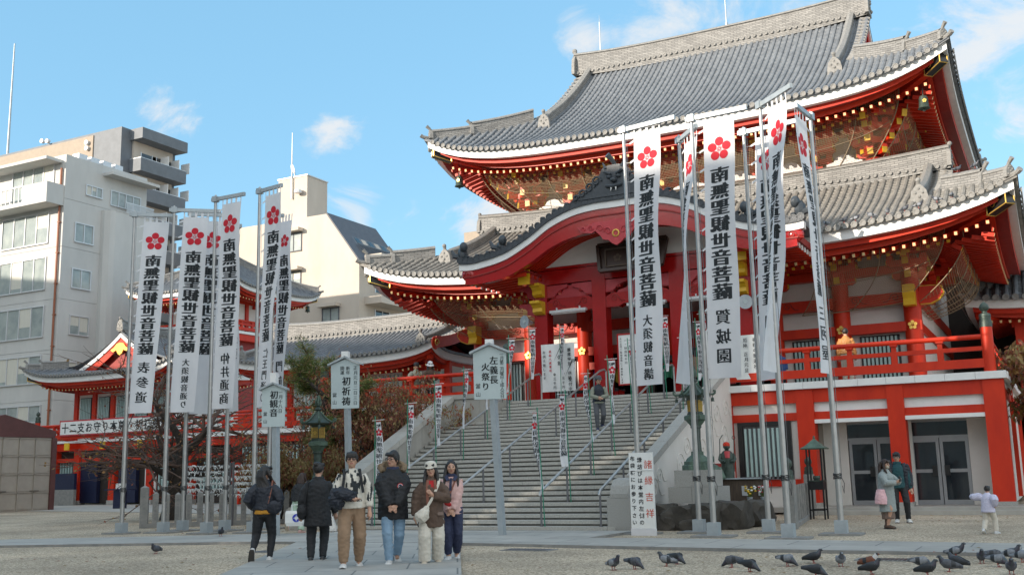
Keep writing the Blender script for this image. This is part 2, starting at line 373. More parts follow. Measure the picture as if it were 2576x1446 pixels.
# broken cloud: soft regions of the sky that hold cloud, torn up by fractal noise; in the unseen half behind the viewer bright cloud is added as neutral fill light
dt = n.new('ShaderNodeVectorMath'); dt.operation = 'DOT_PRODUCT'; dt.inputs[1].default_value = V((-FW.x, -FW.y, .25)).normalized(); l.new(tc.outputs['Generated'], dt.inputs[0])
mr = n.new('ShaderNodeMapRange'); mr.inputs[1].default_value = -.45; mr.inputs[2].default_value = .35; mr.inputs[3].default_value = 0; mr.inputs[4].default_value = .75; l.new(dt.outputs['Value'], mr.inputs[0]); acc = dmask = mr.outputs[0]
for (px, py, rad, amp) in ((1760, 60, .13, .8), (2000, 40, .10, .62), (1830, 130, .09, .6), (2500, 190, .13, .66), (2570, 60, .09, .62), (2440, 360, .10, .5), (400, 318, .07, .6), (1230, 560, .10, .8), (890, 530, .05, .5), (850, 345, .045, .38), (1455, 100, .05, .7), (2560, 470, .08, .5)):
    vs = n.new('ShaderNodeVectorMath'); vs.operation = 'DISTANCE'; vs.inputs[1].default_value = ray(px, py).normalized(); l.new(tc.outputs['Generated'], vs.inputs[0])
    mr = n.new('ShaderNodeMapRange'); mr.interpolation_type = 'SMOOTHERSTEP'; mr.inputs[1].default_value = 0; mr.inputs[2].default_value = rad; mr.inputs[3].default_value = amp; mr.inputs[4].default_value = 0
    l.new(vs.outputs['Value'], mr.inputs[0]); acc = mth('MAXIMUM', acc, mr.outputs[0])
cv = mth('ADD', acc, mth('MULTIPLY', mth('SUBTRACT', nz.outputs[0], .5), 3.3))
rp = n.new('ShaderNodeMapRange'); rp.interpolation_type = 'SMOOTHSTEP'; rp.inputs[1].default_value = .3; rp.inputs[2].default_value = 1.0; rp.inputs[3].default_value = 0; rp.inputs[4].default_value = .85
l.new(mth('MULTIPLY', cv, mth('GREATER_THAN', acc, .01)), rp.inputs[0])
hs = n.new('ShaderNodeHueSaturation'); hs.inputs['Saturation'].default_value = 1.03; hs.inputs['Hue'].default_value = .488; hs.inputs['Value'].default_value = .93; l.new(sky.outputs[0], hs.inputs['Color'])
mx = n.new('ShaderNodeMix'); mx.data_type = 'RGBA'; l.new(rp.outputs[0], mx.inputs[0]); ev = n.new('ShaderNodeMix'); ev.data_type = 'RGBA'; ev.inputs[0].default_value = .62; l.new(hs.outputs[0], ev.inputs[6]); ev.inputs[7].default_value = (.86, 1.93, 2.87, 1); l.new(ev.outputs[2], mx.inputs[6]); mx.inputs[7].default_value = (3.3, 3.15, 3.0, 1)
cm = n.new('ShaderNodeMix'); cm.data_type = 'RGBA'; l.new(dmask, cm.inputs[0]); cm.inputs[6].default_value = (2.75, 2.75, 2.75, 1); cm.inputs[7].default_value = (6.8, 6.5, 6.1, 1); l.new(cm.outputs[2], mx.inputs[7])  # the added cloud behind the viewer is made brighter for fill
l.new(mx.outputs[2], bg.inputs[0])
sd = bpy.data.lights.new('sun', 'SUN'); sd.energy = 2.9; sd.angle = radians(.5); sd.color = (1, .88, .74)
so = bpy.data.objects.new('sun', sd); COL.objects.link(so)
so.rotation_euler = V((-SUN_AZ.x*cos(SUN_EL), -SUN_AZ.y*cos(SUN_EL), -sin(SUN_EL))).to_track_quat('-Z', 'Y').to_euler()
SC.view_settings.view_transform = 'Standard'; SC.view_settings.look = 'None'; SC.view_settings.exposure = 1.33; SC.view_settings.gamma = 1
SC.cycles.max_bounces = 6; SC.cycles.diffuse_bounces = 3; SC.cycles.transparent_max_bounces = 12; SC.cycles.use_denoising = True
# ================================================================ tiled roofs
class Roof:
    def __init__(s, cx, y0, W, D, z0, zR, g, up, a, sp=.29, r=.085, cy=None):
        s.cx, s.y0, s.W, s.D, s.z0, s.zR, s.g, s.up, s.a, s.sp, s.r = cx, y0, W, D, z0, zR, g, up, a, sp, r
        s.b = (zR-z0-a*D)/D**2; s.dg = W-g
    def S(s, d): return s.z0+s.a*d+s.b*d*max(d, 0)
    def U(s, t, d=0): t = min(abs(t), 1.05); return s.up*(.22*t*t+.78*t**6)*max(0, 1-max(d, 0)/s.D)**1.5
    def um(s, d): return max(s.g, s.W-d) if s.g > 0 else s.W-d
    def front(s, u, d, dz=0): return V((s.cx+u, s.y0+d, s.S(d)+s.U(u/max(s.um(d), .01), d)+dz))
    def side(s, k, v, d, dz=0): return V((s.cx+k*(s.W-d), s.y0+s.D+v, s.S(d)+s.U(v/max(s.D-d, .01), d)+dz))
    def loop(s, d, zo, nu=28, nv=18):
        P = []
        for i in range(nu): t = -1+2*i/nu; P.append(V((s.cx+t*(s.W-d), s.y0+d, s.z0+s.U(t)+zo)))
        for i in range(nv): t = -1+2*i/nv; P.append(V((s.cx+s.W-d, s.y0+s.D+t*(s.D-d), s.z0+s.U(t)+zo)))
        for i in range(nu): t = 1-2*i/nu; P.append(V((s.cx+t*(s.W-d), s.y0+2*s.D-d, s.z0+s.U(t)+zo)))
        for i in range(nv): t = 1-2*i/nv; P.append(V((s.cx-s.W+d, s.y0+s.D+t*(s.D-d), s.z0+s.U(t)+zo)))
        return P
    def strips(s, mb, seq):
        for d0, z0, d1, z1, m in seq:
            A, B = s.loop(d0, z0), s.loop(d1, z1); n = len(A)
            for i in range(n): mb.face([A[i], A[(i+1) % n], B[(i+1) % n], B[i]], m)
    def half_tube(s, mb, pts, lat, r, m, n=5):
        rs = []
        for p in pts: rs.append([p+lat*(r*cos(pi*k/(n-1)))+V((0, 0, 1))*(r*1.05*sin(pi*k/(n-1))) for k in range(n)])
        mb.rings(rs, m, caps=False, closed=False)
    def disc(s, mb, c, nrm, r, m, n=10):
        nrm = nrm.normalized(); a = nrm.cross(V((0, 0, 1))).normalized(); b = V((0, 0, 1))
        mb.rings([[c+nrm*e+(a*cos(2*pi*k/n)+b*sin(2*pi*k/n))*rr for k in range(n)] for e, rr in ((0, r), (.05, r), (.05, r*.7), (.035, r*.65))], m)
    def tiles(s, root, sides=True, mt='tile', me='tilelight', cs=.30, umax=None, discs=True):
        mb = MB(); D = s.D
        def rows(dmax):
            out = []; d = 0; k = 0
            while d < dmax-1e-4:
                e = min(d+cs, dmax); out += [(d-(.05 if k == 0 else 0), .035), (e, .0)]; d = e; k += 1
            return out
        nu = 30
        def surf(rw, fn, wid, n):
            i = len(mb.v)
            for d, dz in rw:
                for j in range(n+1): mb.v.append(tuple(fn(-1+2*j/n, d, dz)))
            for a in range(len(rw)-1):
                for j in range(n): mb.f.append((i+a*(n+1)+j, i+a*(n+1)+j+1, i+(a+1)*(n+1)+j+1, i+(a+1)*(n+1)+j)); mb.m.append(mt)
        rwf = rows(D)
        surf(rwf, lambda t, d, dz: s.front(t*s.um(d), d, dz), 0, nu)
        surf([(i*D/8, 0) for i in range(9)], lambda t, d, dz: (lambda p: V((p.x, 2*(s.y0+D)-p.y, p.z)))(s.front(t*s.um(d), d, dz)), 0, nu)
        dgs = min(s.dg, D)
        if dgs > .2:
            for k in (-1, 1): surf(rows(dgs) if sides else [(i*dgs/4, 0) for i in range(5)], lambda t, d, dz: s.side(k, t*(D-d), d, dz), 0, 18)
        k = int(s.W/s.sp); ends = MB()
        for i in range(-k, k+1):
            u = (i+.5)*s.sp if 0 else i*s.sp
            if abs(u) > s.W-.12 or (umax and not umax(u)): continue
            dm = D if abs(u) < s.g else s.W-abs(u)
            if dm < .3: continue
            nn = max(2, int(dm/.45)); s.half_tube(mb, [s.front(u, -.07+(dm+.07)*j/nn, .02) for j in range(nn+1)], V((1, 0, 0)), s.r, mt)
            if discs: s.disc(ends, s.front(u, -.07, .05)+V((0, 0, 0)), V((0, -1, 0)), s.r*1.22, me)
        if sides and s.dg > .2:
            k = int(D/s.sp)
            for kk in (-1, 1):
                for i in range(-k, k+1):
                    v = i*s.sp; dm = min(dgs, D-abs(v))
                    if dm < .3: continue
                    nn = max(2, int(dm/.5)); s.half_tube(mb, [s.side(kk, v, -.07+(dm+.07)*j/nn, .02) for j in range(nn+1)], V((0, 1, 0)), s.r, mt)
                    s.disc(ends, s.side(kk, v, -.07, .05), V((kk, 0, 0)), s.r*1.22, me)
        s.strips(ends, [(-.02, .05, -.02, -.07, mt), (-.02, -.07, .1, -.07, mt)])
        o = mb.build('roof', root, smooth=35); ends.build('eave_tile', o, smooth=35); return o
    def ridges(s, root, roof, h=1.0, w=.42, ku=.7, kd=None, m='ridgetile', main=True, corner=True, hip_h=.5):
        D, g = s.D, s.g
        if main:
            mb = MB(); pts = [s.front(u, D, .0)+V((0, 0, .25*(abs(u)/g)**3)) for u in [-g-.05+(2*g+.1)*i/24 for i in range(25)]]
            ridge_wall(mb, pts, w, h, m)
            for k in (-1, 1): oni(mb, s.front(k*(g+.02), D, .25+h*.45), V((k, 0, 0)), h*1.0, h*1.25, 'tilelight')
            n = int(2*g/s.sp)
            for i in range(n):
                for q in (-1, 1):
                    c = V((s.cx-g+(i+.5)*2*g/n, s.y0+D+q*(w/2+.02), s.zR+.16)); s.disc(mb, c, V((0, q, 0)), s.r*.95, 'tilelight', 8)
            mb.build('ridge', roof)
        if ku and g > 0:
            for k in (-1, 1):
                mb = MB(); u = k*(g-ku); d0 = kd if kd is not None else s.dg
                pts = [s.front(u, D-.15+(d0-D+.15)*i/12, .02) for i in range(13)]
                ridge_wall(mb, pts, .30, hip_h, m); oni(mb, pts[-1]+V((0, -.04, hip_h*.45)), V((0, -1, 0)), .62, .8, 'tilelight')
                mb.build('descending_ridge', roof)
                if g-abs(u) > .4:                       # verge: rolled tiles stepping out over the gable edge
                    mb = MB(); nn = int((D-s.dg)/.3)
                    for i in range(nn):
                        d = s.dg+(i+.5)*(D-s.dg)/nn; p = s.front(k*(g-.35), d, .06); q = s.front(k*(g+.10), d, -.03)
                        mb.tube([p, q], s.r, 'tilelight', 7)
                    mb.build('verge_tile', roof, smooth=40)
        if corner:
            for k in (-1, 1):
                for (ys, nm) in ((0, 0), (1, 1)):
                    mb = MB(); f = lambda d, dz: (lambda p: V((p.x, p.y if not ys else 2*(s.y0+D)-p.y, p.z)))(s.front(k*(s.W-d), d, dz))
                    dd = min(s.dg, D)*.98; mid = dd*.42
                    ridge_wall(mb, [f(dd+(mid-dd)*i/8, .04) for i in range(9)], .28, hip_h, m)
                    ridge_wall(mb, [f(mid+.3+(.22-mid-.3)*i/8, .02) for i in range(9)], .26, hip_h*.66, m)
                    dr = V((k, 1 if ys else -1, 0)).normalized()
                    for d, sc in ((mid, 1), (.2, .85)):
                        c = f(d, .2); oni(mb, c, dr, .42*sc, .5*sc, 'tilelight'); mb.tube([c+V((0, 0, .25*sc)), c+dr*.10+V((0, 0, .36*sc)), c+dr*.2+V((0, 0, .46*sc))], [.06, .07, .085], 'tilelight', 7)
                    c = f(0, .05); mb.tube([c-dr*.2, c+dr*.08+V((0, 0, .04)), c+dr*.2+V((0, 0, .11))], [.09, .09, .1], 'tilelight', 8)
                    mb.build('corner_ridge', roof, smooth=40)
    def gable(s, root, m='red', m2='white', inset=.55, ornament=True):
        D = s.D; mb = MB(); 
        for k in (-1, 1):
            x = s.cx+k*(s.g-inset); ds = [s.dg+(D-s.dg)*i/8 for i in range(9)]
            prof = [(s.y0+d, s.S(d)-.25) for d in ds]+[(2*(s.y0+D)-(s.y0+d), s.S(d)-.25) for d in reversed(ds[:-1])]
            mb.face([(x, y, z) for y, z in prof], 'reddark')
            for q in (0, 1):
                for i in range(8):
                    d0, d1 = ds[i], ds[i+1]; Y = lambda d: s.y0+d if not q else 2*(s.y0+D)-s.y0-d
                    for (xa, xb, za, zb, mm) in ((s.g-.02, s.g-.12, -.04, -.32, m2), (s.g-.10, s.g-.22, -.30, -.85, m)):
                        p = lambda dx, d, z: V((s.cx+k*dx, Y(d), s.S(d)+z)); mb.hexa([p(xa, d0, za), p(xb, d0, za), p(xb, d1, za), p(xa, d1, za), p(xa, d0, zb), p(xb, d0, zb), p(xb, d1, zb), p(xa, d1, zb)], mm)
        mb.build('gable', root)
    def eaves(s, root, wall=3.6, raf=.33, white=.34, tiers=2, cap='goldpale', corner_box=True, drop=0):
        mb = MB()
        s.strips(mb, [(.10, -.06, .10, -.06-white, 'white'), (.10, -.06-white, .36, -.07-white, 'white')])
        mb.build('eave_board', root); w = -.06-white
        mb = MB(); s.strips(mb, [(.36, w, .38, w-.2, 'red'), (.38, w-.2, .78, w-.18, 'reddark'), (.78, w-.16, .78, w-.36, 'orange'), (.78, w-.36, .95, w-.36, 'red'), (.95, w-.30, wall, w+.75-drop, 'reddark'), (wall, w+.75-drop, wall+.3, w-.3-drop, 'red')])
        mb.build('soffit', root)
        rb = MB(); cb = MB()
        def raft(fn, umx, dm):
            n = int(2*umx/raf)
            for i in range(n+1):
                u = -umx+(i)*2*umx/n
                for (d0, z0, d1, z1, wd, h, mm, cm) in ((.86, w-.45, 2.15, w-.12, .11, .13, 'red', cap), (1.95, w-.40, wall, w+.45-drop, .13, .14, 'red', 'yellow'))[:tiers]:
                    lim = dm(u)-.1
                    if d0 > lim: continue
                    d1 = min(d1, lim); p, q = fn(u, d0, z0), fn(u, d1, z0+(z1-z0)*(d1-d0)/max(.01, (2.15-.86)))
                    rb.bar(p, q, wd, h, mm); dr = (p-q).normalized(); cb.bar(p+dr*.012, p+dr*.001, wd*.8, h*.8, cm)
        raft(lambda u, d, z: V((s.cx+u, s.y0+d, s.z0+s.U(u/s.W)+z)), s.W-1.0, lambda u: s.W-abs(u))
        for k in (-1, 1): raft(lambda v, d, z: V((s.cx+k*(s.W-d), s.y0+s.D+v, s.z0+s.U(v/s.D)+z)), s.D-1.0, lambda v: s.D-abs(v))
        o = rb.build('rafters', root); cb.build('rafter_cap', o)
        for k in (-1, 1):
            for q in (-1, 1):
                dr = V((k, q, 0)).normalized(); c = V((s.cx+k*s.W, s.y0+s.D+q*s.D, s.z0+s.up))
                mb = MB(); a = c-dr*.75+V((0, 0, w-.32)); mb.bar(a, c-dr*(wall*1.35)+V((0, 0, w-.3-s.up*.55)), .3, .36, 'red')
                bm_ = mb.build('corner_beam', root)
                if corner_box:
                    mb = MB(); e = c-dr*.38+V((0, 0, w-.22)); mb.bar(e, c-dr*1.25+V((0, 0, w-.44)), .34, .40, 'black')
                    for t in (0, .85):
                        f0 = c-dr*(.37+t)+V((0, 0, w-.22-.25*t)); r2 = dr.cross(V((0, 0, 1)))
                        for sx in (-1, 1):
                            mb.bar(f0+r2*sx*.17+V((0, 0, -.2)), f0+r2*sx*.17+V((0, 0, .2)), .035, .035, 'gold'); mb.bar(f0-r2*.17+V((0, 0, .2*sx)), f0+r2*.17+V((0, 0, .2*sx)), .035, .035, 'gold')
                    r2 = dr.cross(V((0, 0, 1)))
                    for sx in (-1, 1):
                        for sz in (-1, 1): mb.bar(c-dr*.38+r2*sx*.17+V((0, 0, w-.22+.2*sz)), c-dr*1.25+r2*sx*.17+V((0, 0, w-.44+.2*sz)), .03, .03, 'gold')
                        cc = c-dr*.95+r2*sx*.175+V((0, 0, w-.33)); pts = [cc+dr*(.09*cos(t*pi/4))+V((0, 0, .09*sin(t*pi/4))) for t in range(9)]+[cc+dr*.08, cc+dr*.3+V((0, 0, .1))]
                        mb.tube(pts, .016, 'gold', 5)
                    mb.build('beam_end_cap', bm_)
def ridge_wall(mb, pts, w, h, m):
    L = 0; n = len(pts); rows = []
    for i, p in enumerate(pts):
        t = (pts[min(i+1, n-1)]-pts[max(i-1, 0)]); t.z = 0; t.normalize(); a = V((t.y, -t.x, 0))
        if i: L += (pts[i]-pts[i-1]).length
        rows.append((L, p, a))
    for i in range(n-1):
        (l0, p0, a0), (l1, p1, a1) = rows[i], rows[i+1]
        for sg in (-1, 1):
            q = [p0+a0*sg*w/2-V((0, 0, .2)), p1+a1*sg*w/2-V((0, 0, .2)), p1+a1*sg*w*.42+V((0, 0, h)), p0+a0*sg*w*.42+V((0, 0, h))]
            mb.face(q, m, [(l0, 0), (l1, 0), (l1, h+.2), (l0, h+.2)])
            q = [p0+a0*sg*w*.42+V((0, 0, h)), p1+a1*sg*w*.42+V((0, 0, h)), p1+a1*sg*w*.55+V((0, 0, h)), p0+a0*sg*w*.55+V((0, 0, h))]; mb.face(q, 'tilelight')
            mb.face([p0+a0*sg*w*.55+V((0, 0, h)), p1+a1*sg*w*.55+V((0, 0, h)), p1+a1*sg*w*.5+V((0, 0, h+.07)), p0+a0*sg*w*.5+V((0, 0, h+.07))], 'tilelight')
        mb.face([p0-a0*w*.5+V((0, 0, h+.07)), p0+V((0, 0, h+.07+w*.28)), p1+V((0, 0, h+.07+w*.28)), p1-a1*w*.5+V((0, 0, h+.07))], 'tilelight')
        mb.face([p0+a0*w*.5+V((0, 0, h+.07)), p0+V((0, 0, h+.07+w*.28)), p1+V((0, 0, h+.07+w*.28)), p1+a1*w*.5+V((0, 0, h+.07))], 'tilelight')
    for (l0, p, a) in (rows[0], rows[-1]):
        mb.face([p-a*w/2-V((0, 0, .2)), p+a*w/2-V((0, 0, .2)), p+a*w*.42+V((0, 0, h)), p+V((0, 0, h+.07+w*.28)), p-a*w*.42+V((0, 0, h))], 'tilelight')
def oni(mb, c, nrm, w, h, m):
    """ogre-faced end tile: a shaped plate with curls, face bosses and a round knob on top"""
    nrm = nrm.normalized(); a = nrm.cross(V((0, 0, 1))).normalized(); z = V((0, 0, 1))
    poly = [(-.5, -.5), (.5, -.5), (.48, -.1), (.40, .22), (.22, .40), (.1, .5), (-.1, .5), (-.22, .40), (-.40, .22), (-.48, -.1)]
    mb.prism(poly, lambda x, y, d: c+a*x*w+z*y*h+nrm*d, -.08, .08, m)
    for x, y, r in ((-.2, .12, .1), (.2, .12, .1), (0, -.05, .13), (-.3, -.3, .13), (.3, -.3, .13), (0, -.32, .1), (0, .3, .09)):
        mb.ell(c+a*x*w+z*y*h+nrm*.08, (r*w*.8, r*w*.8, r*w*.8), m, 7, 5)
    mb.tube([c+z*h*.5, c+z*(h*.5+w*.22)+nrm*.05], [w*.1, w*.13], m, 8); mb.ell(c+z*(h*.5+w*.25)+nrm*.06, (w*.15, w*.15, w*.15), m, 8, 6)
def net(name, R, d0, z0, d1, z1, t0, t1, sides, label, sag=.35):
    mb = MB(); rp = MB()
    def pt(d, z, t, part):
        if part == 0: return V((R.cx+t*(R.W-d), R.y0+d, R.z0+R.U(t)*(1-.8*(d-d0)/(d1-d0))+z))
        return V((R.cx+part*(R.W-d), R.y0+R.D+t*(R.D-d), R.z0+R.U(t)*(1-.8*(d-d0)/(d1-d0))+z))
    def row(v): return d0+(d1-d0)*v**2.4, z0+(z1-z0)*(v**.85)-sag*.5*v*(1-v)
    for part, ta, tb in [(0, t0, t1)]+sides:
        Ln = (tb-ta)*(R.W if part == 0 else R.D); f = lambda u, v: pt(*row(v), ta+(tb-ta)*u, part)
        mb.grid(f, 40, 10, 'net', uvs=(Ln, abs(z1-z0)*1.35))
        nn = max(2, int(Ln/1.9))
        for i in range(nn+1): rp.tube([f(i/nn, j/10)+V((0, -.02, 0)) for j in range(11)], .018, 'rope', 4)
        for v in (.5, 1): rp.tube([f(j/30, v)+V((0, -.02, 0)) for j in range(31)], .014, 'rope', 4)
    root = mb.build(name, None, label=label, cat='net'); rp.build('net_rope', root); return root
def bracket_mesh(k=1.0, steps=3):
    """stepped bracket set; local -Y points outwards, origin at the wall face, bottom of the stack"""
    mb = MB()
    mb.cbox((0, -.02, .14), (.5*k, .5*k, .26), 'red')
    for j in range(steps):
        o = .50*(j+1)*k; z = .34+.42*j
        mb.box(-.11*k, .11*k, -o-.12, .3, z, z+.24, 'red'); mb.box(-.115*k, .115*k, -o-.14, -o-.12, z-.005, z+.245, 'yellow')
        for off in ([0] if j == 0 else [0, .5*j*k]):
            L = (.62+.14*j)*k
            prof = [(-L, z+.24), (-L, z+.10), (-L*.8, z), (L*.8, z), (L, z+.10), (L, z+.24)]
            mb.prism(prof, lambda x, zz, d: V((x, d, zz)), -off-.10, -off+.10, 'orange')
            for sg in (-1, 1): mb.box(sg*L-.012, sg*L+.012, -off-.105, -off+.105, z+.08, z+.245, 'yellow')
            for sx in (-1, 0, 1): mb.cbox((sx*L*.8, -off, z+.33), (.24*k, .26*k, .17), 'orange')
        mb.cbox((0, -o, z+.33), (.26*k, .26*k, .17), 'orange')
    z = .34+.42*steps
    mb.bar((0, .3, z+.45), (0, -.50*(steps+.9)*k, z-.05), .2*k, .26, 'red'); mb.bar((0, -.50*(steps+.9)*k-.0, z-.05), (0, -.50*(steps+.95)*k-.01, z-.06), .22*k, .28, 'yellow')
    mb.box(-1.1*k, 1.1*k, -.50*steps*k-.1, -.50*steps*k+.1, z+.02, z+.2, 'red')
    return mb
def place_brackets(root, xs, y, z, k, sides=None, steps=3):
    first = None
    for (x, yy, rz) in [(x, y, 0) for x in xs]+(sides or []):
        if first is None: first = bracket_mesh(k, steps).build('bracket', root, loc=(x, yy, z), rz=rz)
        else: o = first.copy(); COL.objects.link(o); o.location = (x, yy, z); o.rotation_euler = (0, 0, rz)
def wind_bell(loc, label, k=1.0):
    t = thing('wind_bell', label, 'bell', loc)
    mb = MB(); mb.lathe([(.02, 0), (.15*k, -.02*k), (.18*k, -.1*k), (.21*k, -.5*k), (.26*k, -.56*k), (.24*k, -.57*k), (.17*k, -.5*k), (.02, -.4*k)], 'bronze', (0, 0, -.28*k), 14); mb.tube([(0, 0, .06), (0, 0, -.3*k)], .02, 'bronze', 6); mb.build('bell_body', t, smooth=True)
    mb = MB(); blossom(mb, lambda x, y: V((x+.05, -.215*k-.012, -.55*k+y)), 0, 0, .09*k, 'gold', False); mb.build('blossom_crest', t)
    mb = MB(); mb.tube([(0, 0, -.7*k), (0, 0, -.95*k)], .012, 'bronze', 5); mb.lathe([(.01, -.98*k), (.07*k, -.93*k), (.01, -.88*k)], 'bronze', n=8); mb.build('clapper', t); return t
def baluster_rail(root, pts, zb, name='railing', newels=(), post=1.35, m='red', h=1.0):
    """red three-bar balcony rail along a polyline of (x, y); newels = indices of points that carry a capped post"""
    o = None; mb = MB(); pb = MB()
    for a, b in zip(pts[:-1], pts[1:]):
        A, B = V((*a, zb)), V((*b, zb)); d = B-A; L = d.length; dr = d.normalized()
        mb.bar(A+V((0, 0, .26*h)), B+V((0, 0, .26*h)), .2, .25, m); mb.bar(A+V((0, 0, .68*h)), B+V((0, 0, .68*h)), .16, .12, m)
        mb.tube([A+V((0, 0, 1.02*h)), B+V((0, 0, 1.02*h))], .075, m, 10)
        n = max(1, round(L/post))
        for i in range(1, n):
            p = A+dr*(L*i/n); pb.bar(p+V((0, 0, .385*h)), p+V((0, 0, .62*h)), .17, .19, m, up=(0, 1, 0)); pb.bar(p+V((0, 0, .74*h)), p+V((0, 0, .93*h)), .13, .15, m, up=(0, 1, 0)); pb.bar(p+V((0, 0, .90*h)), p+V((0, 0, .955*h)), .2, .26, m, up=(0, 1, 0))
    o = mb.build(name, root, smooth=40); pb.build('rail_post', o)
    for i in newels:
        x, y = pts[i]; mb = MB(); mb.lathe([(.165, 0), (.165, 1.28*h)], m, (x, y, zb), 16); q = mb.build('newel_post', o, smooth=40)
        mb = MB(); mb.lathe([(.175, 0), (.175, .16), (.155, .17), (.155, .30), (.165, .31), (.15, .38), (.07, .42), (.07, .46), (.13, .52), (.135, .58), (.10, .66), (.02, .74)], 'bronze', (x, y, zb+1.28*h), 14); mb.build('finial', q, smooth=True)
    return o
# ================================================================ the main hall
CX = -13.35
hall = thing('temple_hall', 'large red and white two-storey temple hall with grey tiled curved roofs above stairs', 'temple', (CX, 45, 0))
def part(mb, name, parent=None, **k):
    o = mb.build(name, parent or hall, **k); 
    if not parent or parent == hall: o.location = (-CX, -45, 0)
    return o
class HallRoot:                       # builders work in world axes, so parts are parented through this offset Empty-free trick
    pass
hall.location = (0, 0, 0)
RU = Roof(CX-.15, 39.4, 11.3, 9.1, 15.43, 22.0, 7.45, 1.3, .42, .285, .088)
ru = RU.tiles(hall); RU.ridges(hall, ru, h=.95, w=.46, ku=.75, kd=3.3, hip_h=.42); RU.gable(hall); RU.eaves(hall, wall=3.6)
RL = Roof(CX+.15, 36.0, 12.75, 6.5, 9.27, 12.55, 10.4, 1.12, .36, .285, .088)
rl = RL.tiles(hall, mt='tilesunlit'); RL.ridges(hall, rl, h=.62, w=.42, ku=.75, kd=1.9, hip_h=.34); RL.eaves(hall, wall=3.9); RL.gable(hall)
# upper storey wall, beams and brackets
mb = MB(); yu = 43.0; xu = 7.7
mb.box(CX-xu, CX+xu, yu+.25, 56, 12.2, 15.6, 'plaster')
part(mb, 'upper_wall', hall).location = (0, 0, 0)
mb = MB()
for z0, z1, m_ in ((12.55, 13.0, 'tilelight'), (13.02, 13.32, 'orange'), (13.34, 13.5, 'white'), (14.75, 14.95, 'red'), (15.15, 15.45, 'red')): mb.box(CX-xu-.25, CX+xu+.25, yu, yu+.245, z0, z1, m_); 
for k in (-1, 1):
    for z0, z1, m_ in ((12.55, 13.0, 'tilelight'), (13.02, 13.32, 'orange'), (14.75, 14.95, 'red')): mb.box(CX+k*(xu+.12)-.12, CX+k*(xu+.12)+.12, yu+.25, 55.8, z0, z1, m_)
mb.build('wall_beam', hall)
mb = MB()                                        # white frog-leg struts between the bracket sets
for i in range(7):
    x = CX-6.6+2.2*i
    mb.prism([(-.75, 0), (.75, 0), (.7, .1), (.42, .16), (.3, .34), (.12, .42), (-.12, .42), (-.3, .34), (-.42, .16), (-.7, .1)], lambda a, b, d: V((x+a, yu-.12+d, 13.5+b)), -.06, .06, 'white')
mb.build('frog_leg_strut', hall)
bx = [CX-7.7+2.2*i for i in range(8)]
place_brackets(hall, bx, yu, 13.32, 1.0, [(CX+k*7.75, yu+1.1+2.2*i, k*pi/2) for k in (-1, 1) for i in range(3)]+[(CX+k*7.8, yu-.05, k*pi/4) for k in (-1, 1)])
mb = MB()
for i in range(22):
    x = CX-7.3+i*.7; mb.box(x-.13, x+.13, yu+.2, yu+.26, 14.1, 14.7, 'white')
mb.build('white_panel', hall)
net('bird_net', RU, 1.75, -.62, 3.55, -2.55, -.97, .97, [(-1, -.95, .9), (1, -.95, .9)], 'tan bird netting hung under the top eaves of the main hall')
# lower storey
yl, xl = 40.0, 9.05
mb = MB(); mb.box(CX-xl, CX-4.1, yl+.3, yl+.5, 3.9, 9.4, 'plaster'); mb.box(CX+4.1, CX+xl, yl+.3, yl+.5, 3.9, 9.4, 'plaster')
mb.box(CX-4.1, CX+4.1, yl+.3, yl+.5, 6.5, 9.4, 'plaster')
for k in (-1, 1): mb.box(CX+k*xl-.1, CX+k*xl+.1, yl+.5, 57, 3.9, 9.4, 'plaster')
mb.box(CX-xl, CX+xl, 56.8, 57, 3.9, 9.4, 'plaster'); mb.build('wall', hall)
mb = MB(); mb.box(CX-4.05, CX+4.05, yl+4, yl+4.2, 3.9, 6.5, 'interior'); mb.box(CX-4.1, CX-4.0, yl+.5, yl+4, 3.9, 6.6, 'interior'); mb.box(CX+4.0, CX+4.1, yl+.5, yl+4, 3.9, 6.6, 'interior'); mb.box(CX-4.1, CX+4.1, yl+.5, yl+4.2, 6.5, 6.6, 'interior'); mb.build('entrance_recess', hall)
for x in (-9, -6.5, -4.0, -1.5, 1.5, 4.0, 6.5, 9):
    mb = MB(); mb.lathe([(.31, 0), (.31, 5.0)], 'red', (CX+x, yl, 3.9), 18); c = mb.build('column', hall, smooth=40)
    mb = MB()
    for zz in (6.33,):
        blossom(mb, lambda a, b: V((CX+x+a, yl-.345, zz+b)), 0, 0, .17, 'gold', False); mb.lathe([(.05, 0), (.05, .02)], 'gold', (CX+x, yl-.345, zz), 8)
    mb.build('gold_crest', c)
mb = MB()
for z0, z1, d in ((6.15, 6.5, .20), (7.16, 7.58, .16), (8.3, 8.6, .2)):
    mb.box(CX-9.3, CX+9.3, yl-d, yl+d, z0, z1, 'red')
mb.box(CX-4.0, CX+4.0, yl-.18, yl+.18, 5.55, 5.85, 'orange')
for k in (-1, 1): mb.box(CX+k*9.05-.18, CX+k*9.05+.18, yl+.2, 56.5, 6.15, 6.5, 'red'); mb.box(CX+k*9.05-.16, CX+k*9.05+.16, yl+.2, 56.5, 7.16, 7.58, 'red')
mb.build('tie_beam', hall)
def swirl(mb, fn, cx, cy, r, m, flip=1, w=.03):
    pts = [fn(cx+flip*r*(1-.8*t/14)*cos(t*.62), cy+r*(1-.8*t/14)*sin(t*.62)) for t in range(15)]; mb.tube(pts, w, m, 5)
    pts = [fn(cx+flip*(r+.0)*1.0, cy), fn(cx+flip*r*1.7, cy-r*.8), fn(cx+flip*r*2.6, cy-r*.9)]; mb.tube(pts, w, m, 5)
mb = MB()
for x0 in (-9, -6.5, 4, 6.5):
    for q in (0, 1): swirl(mb, lambda a, b: V((CX+x0+a, yl-.17, b)), .55+q*1.4, 7.4, .16, 'reddark', 1 if q == 0 else -1, .02)
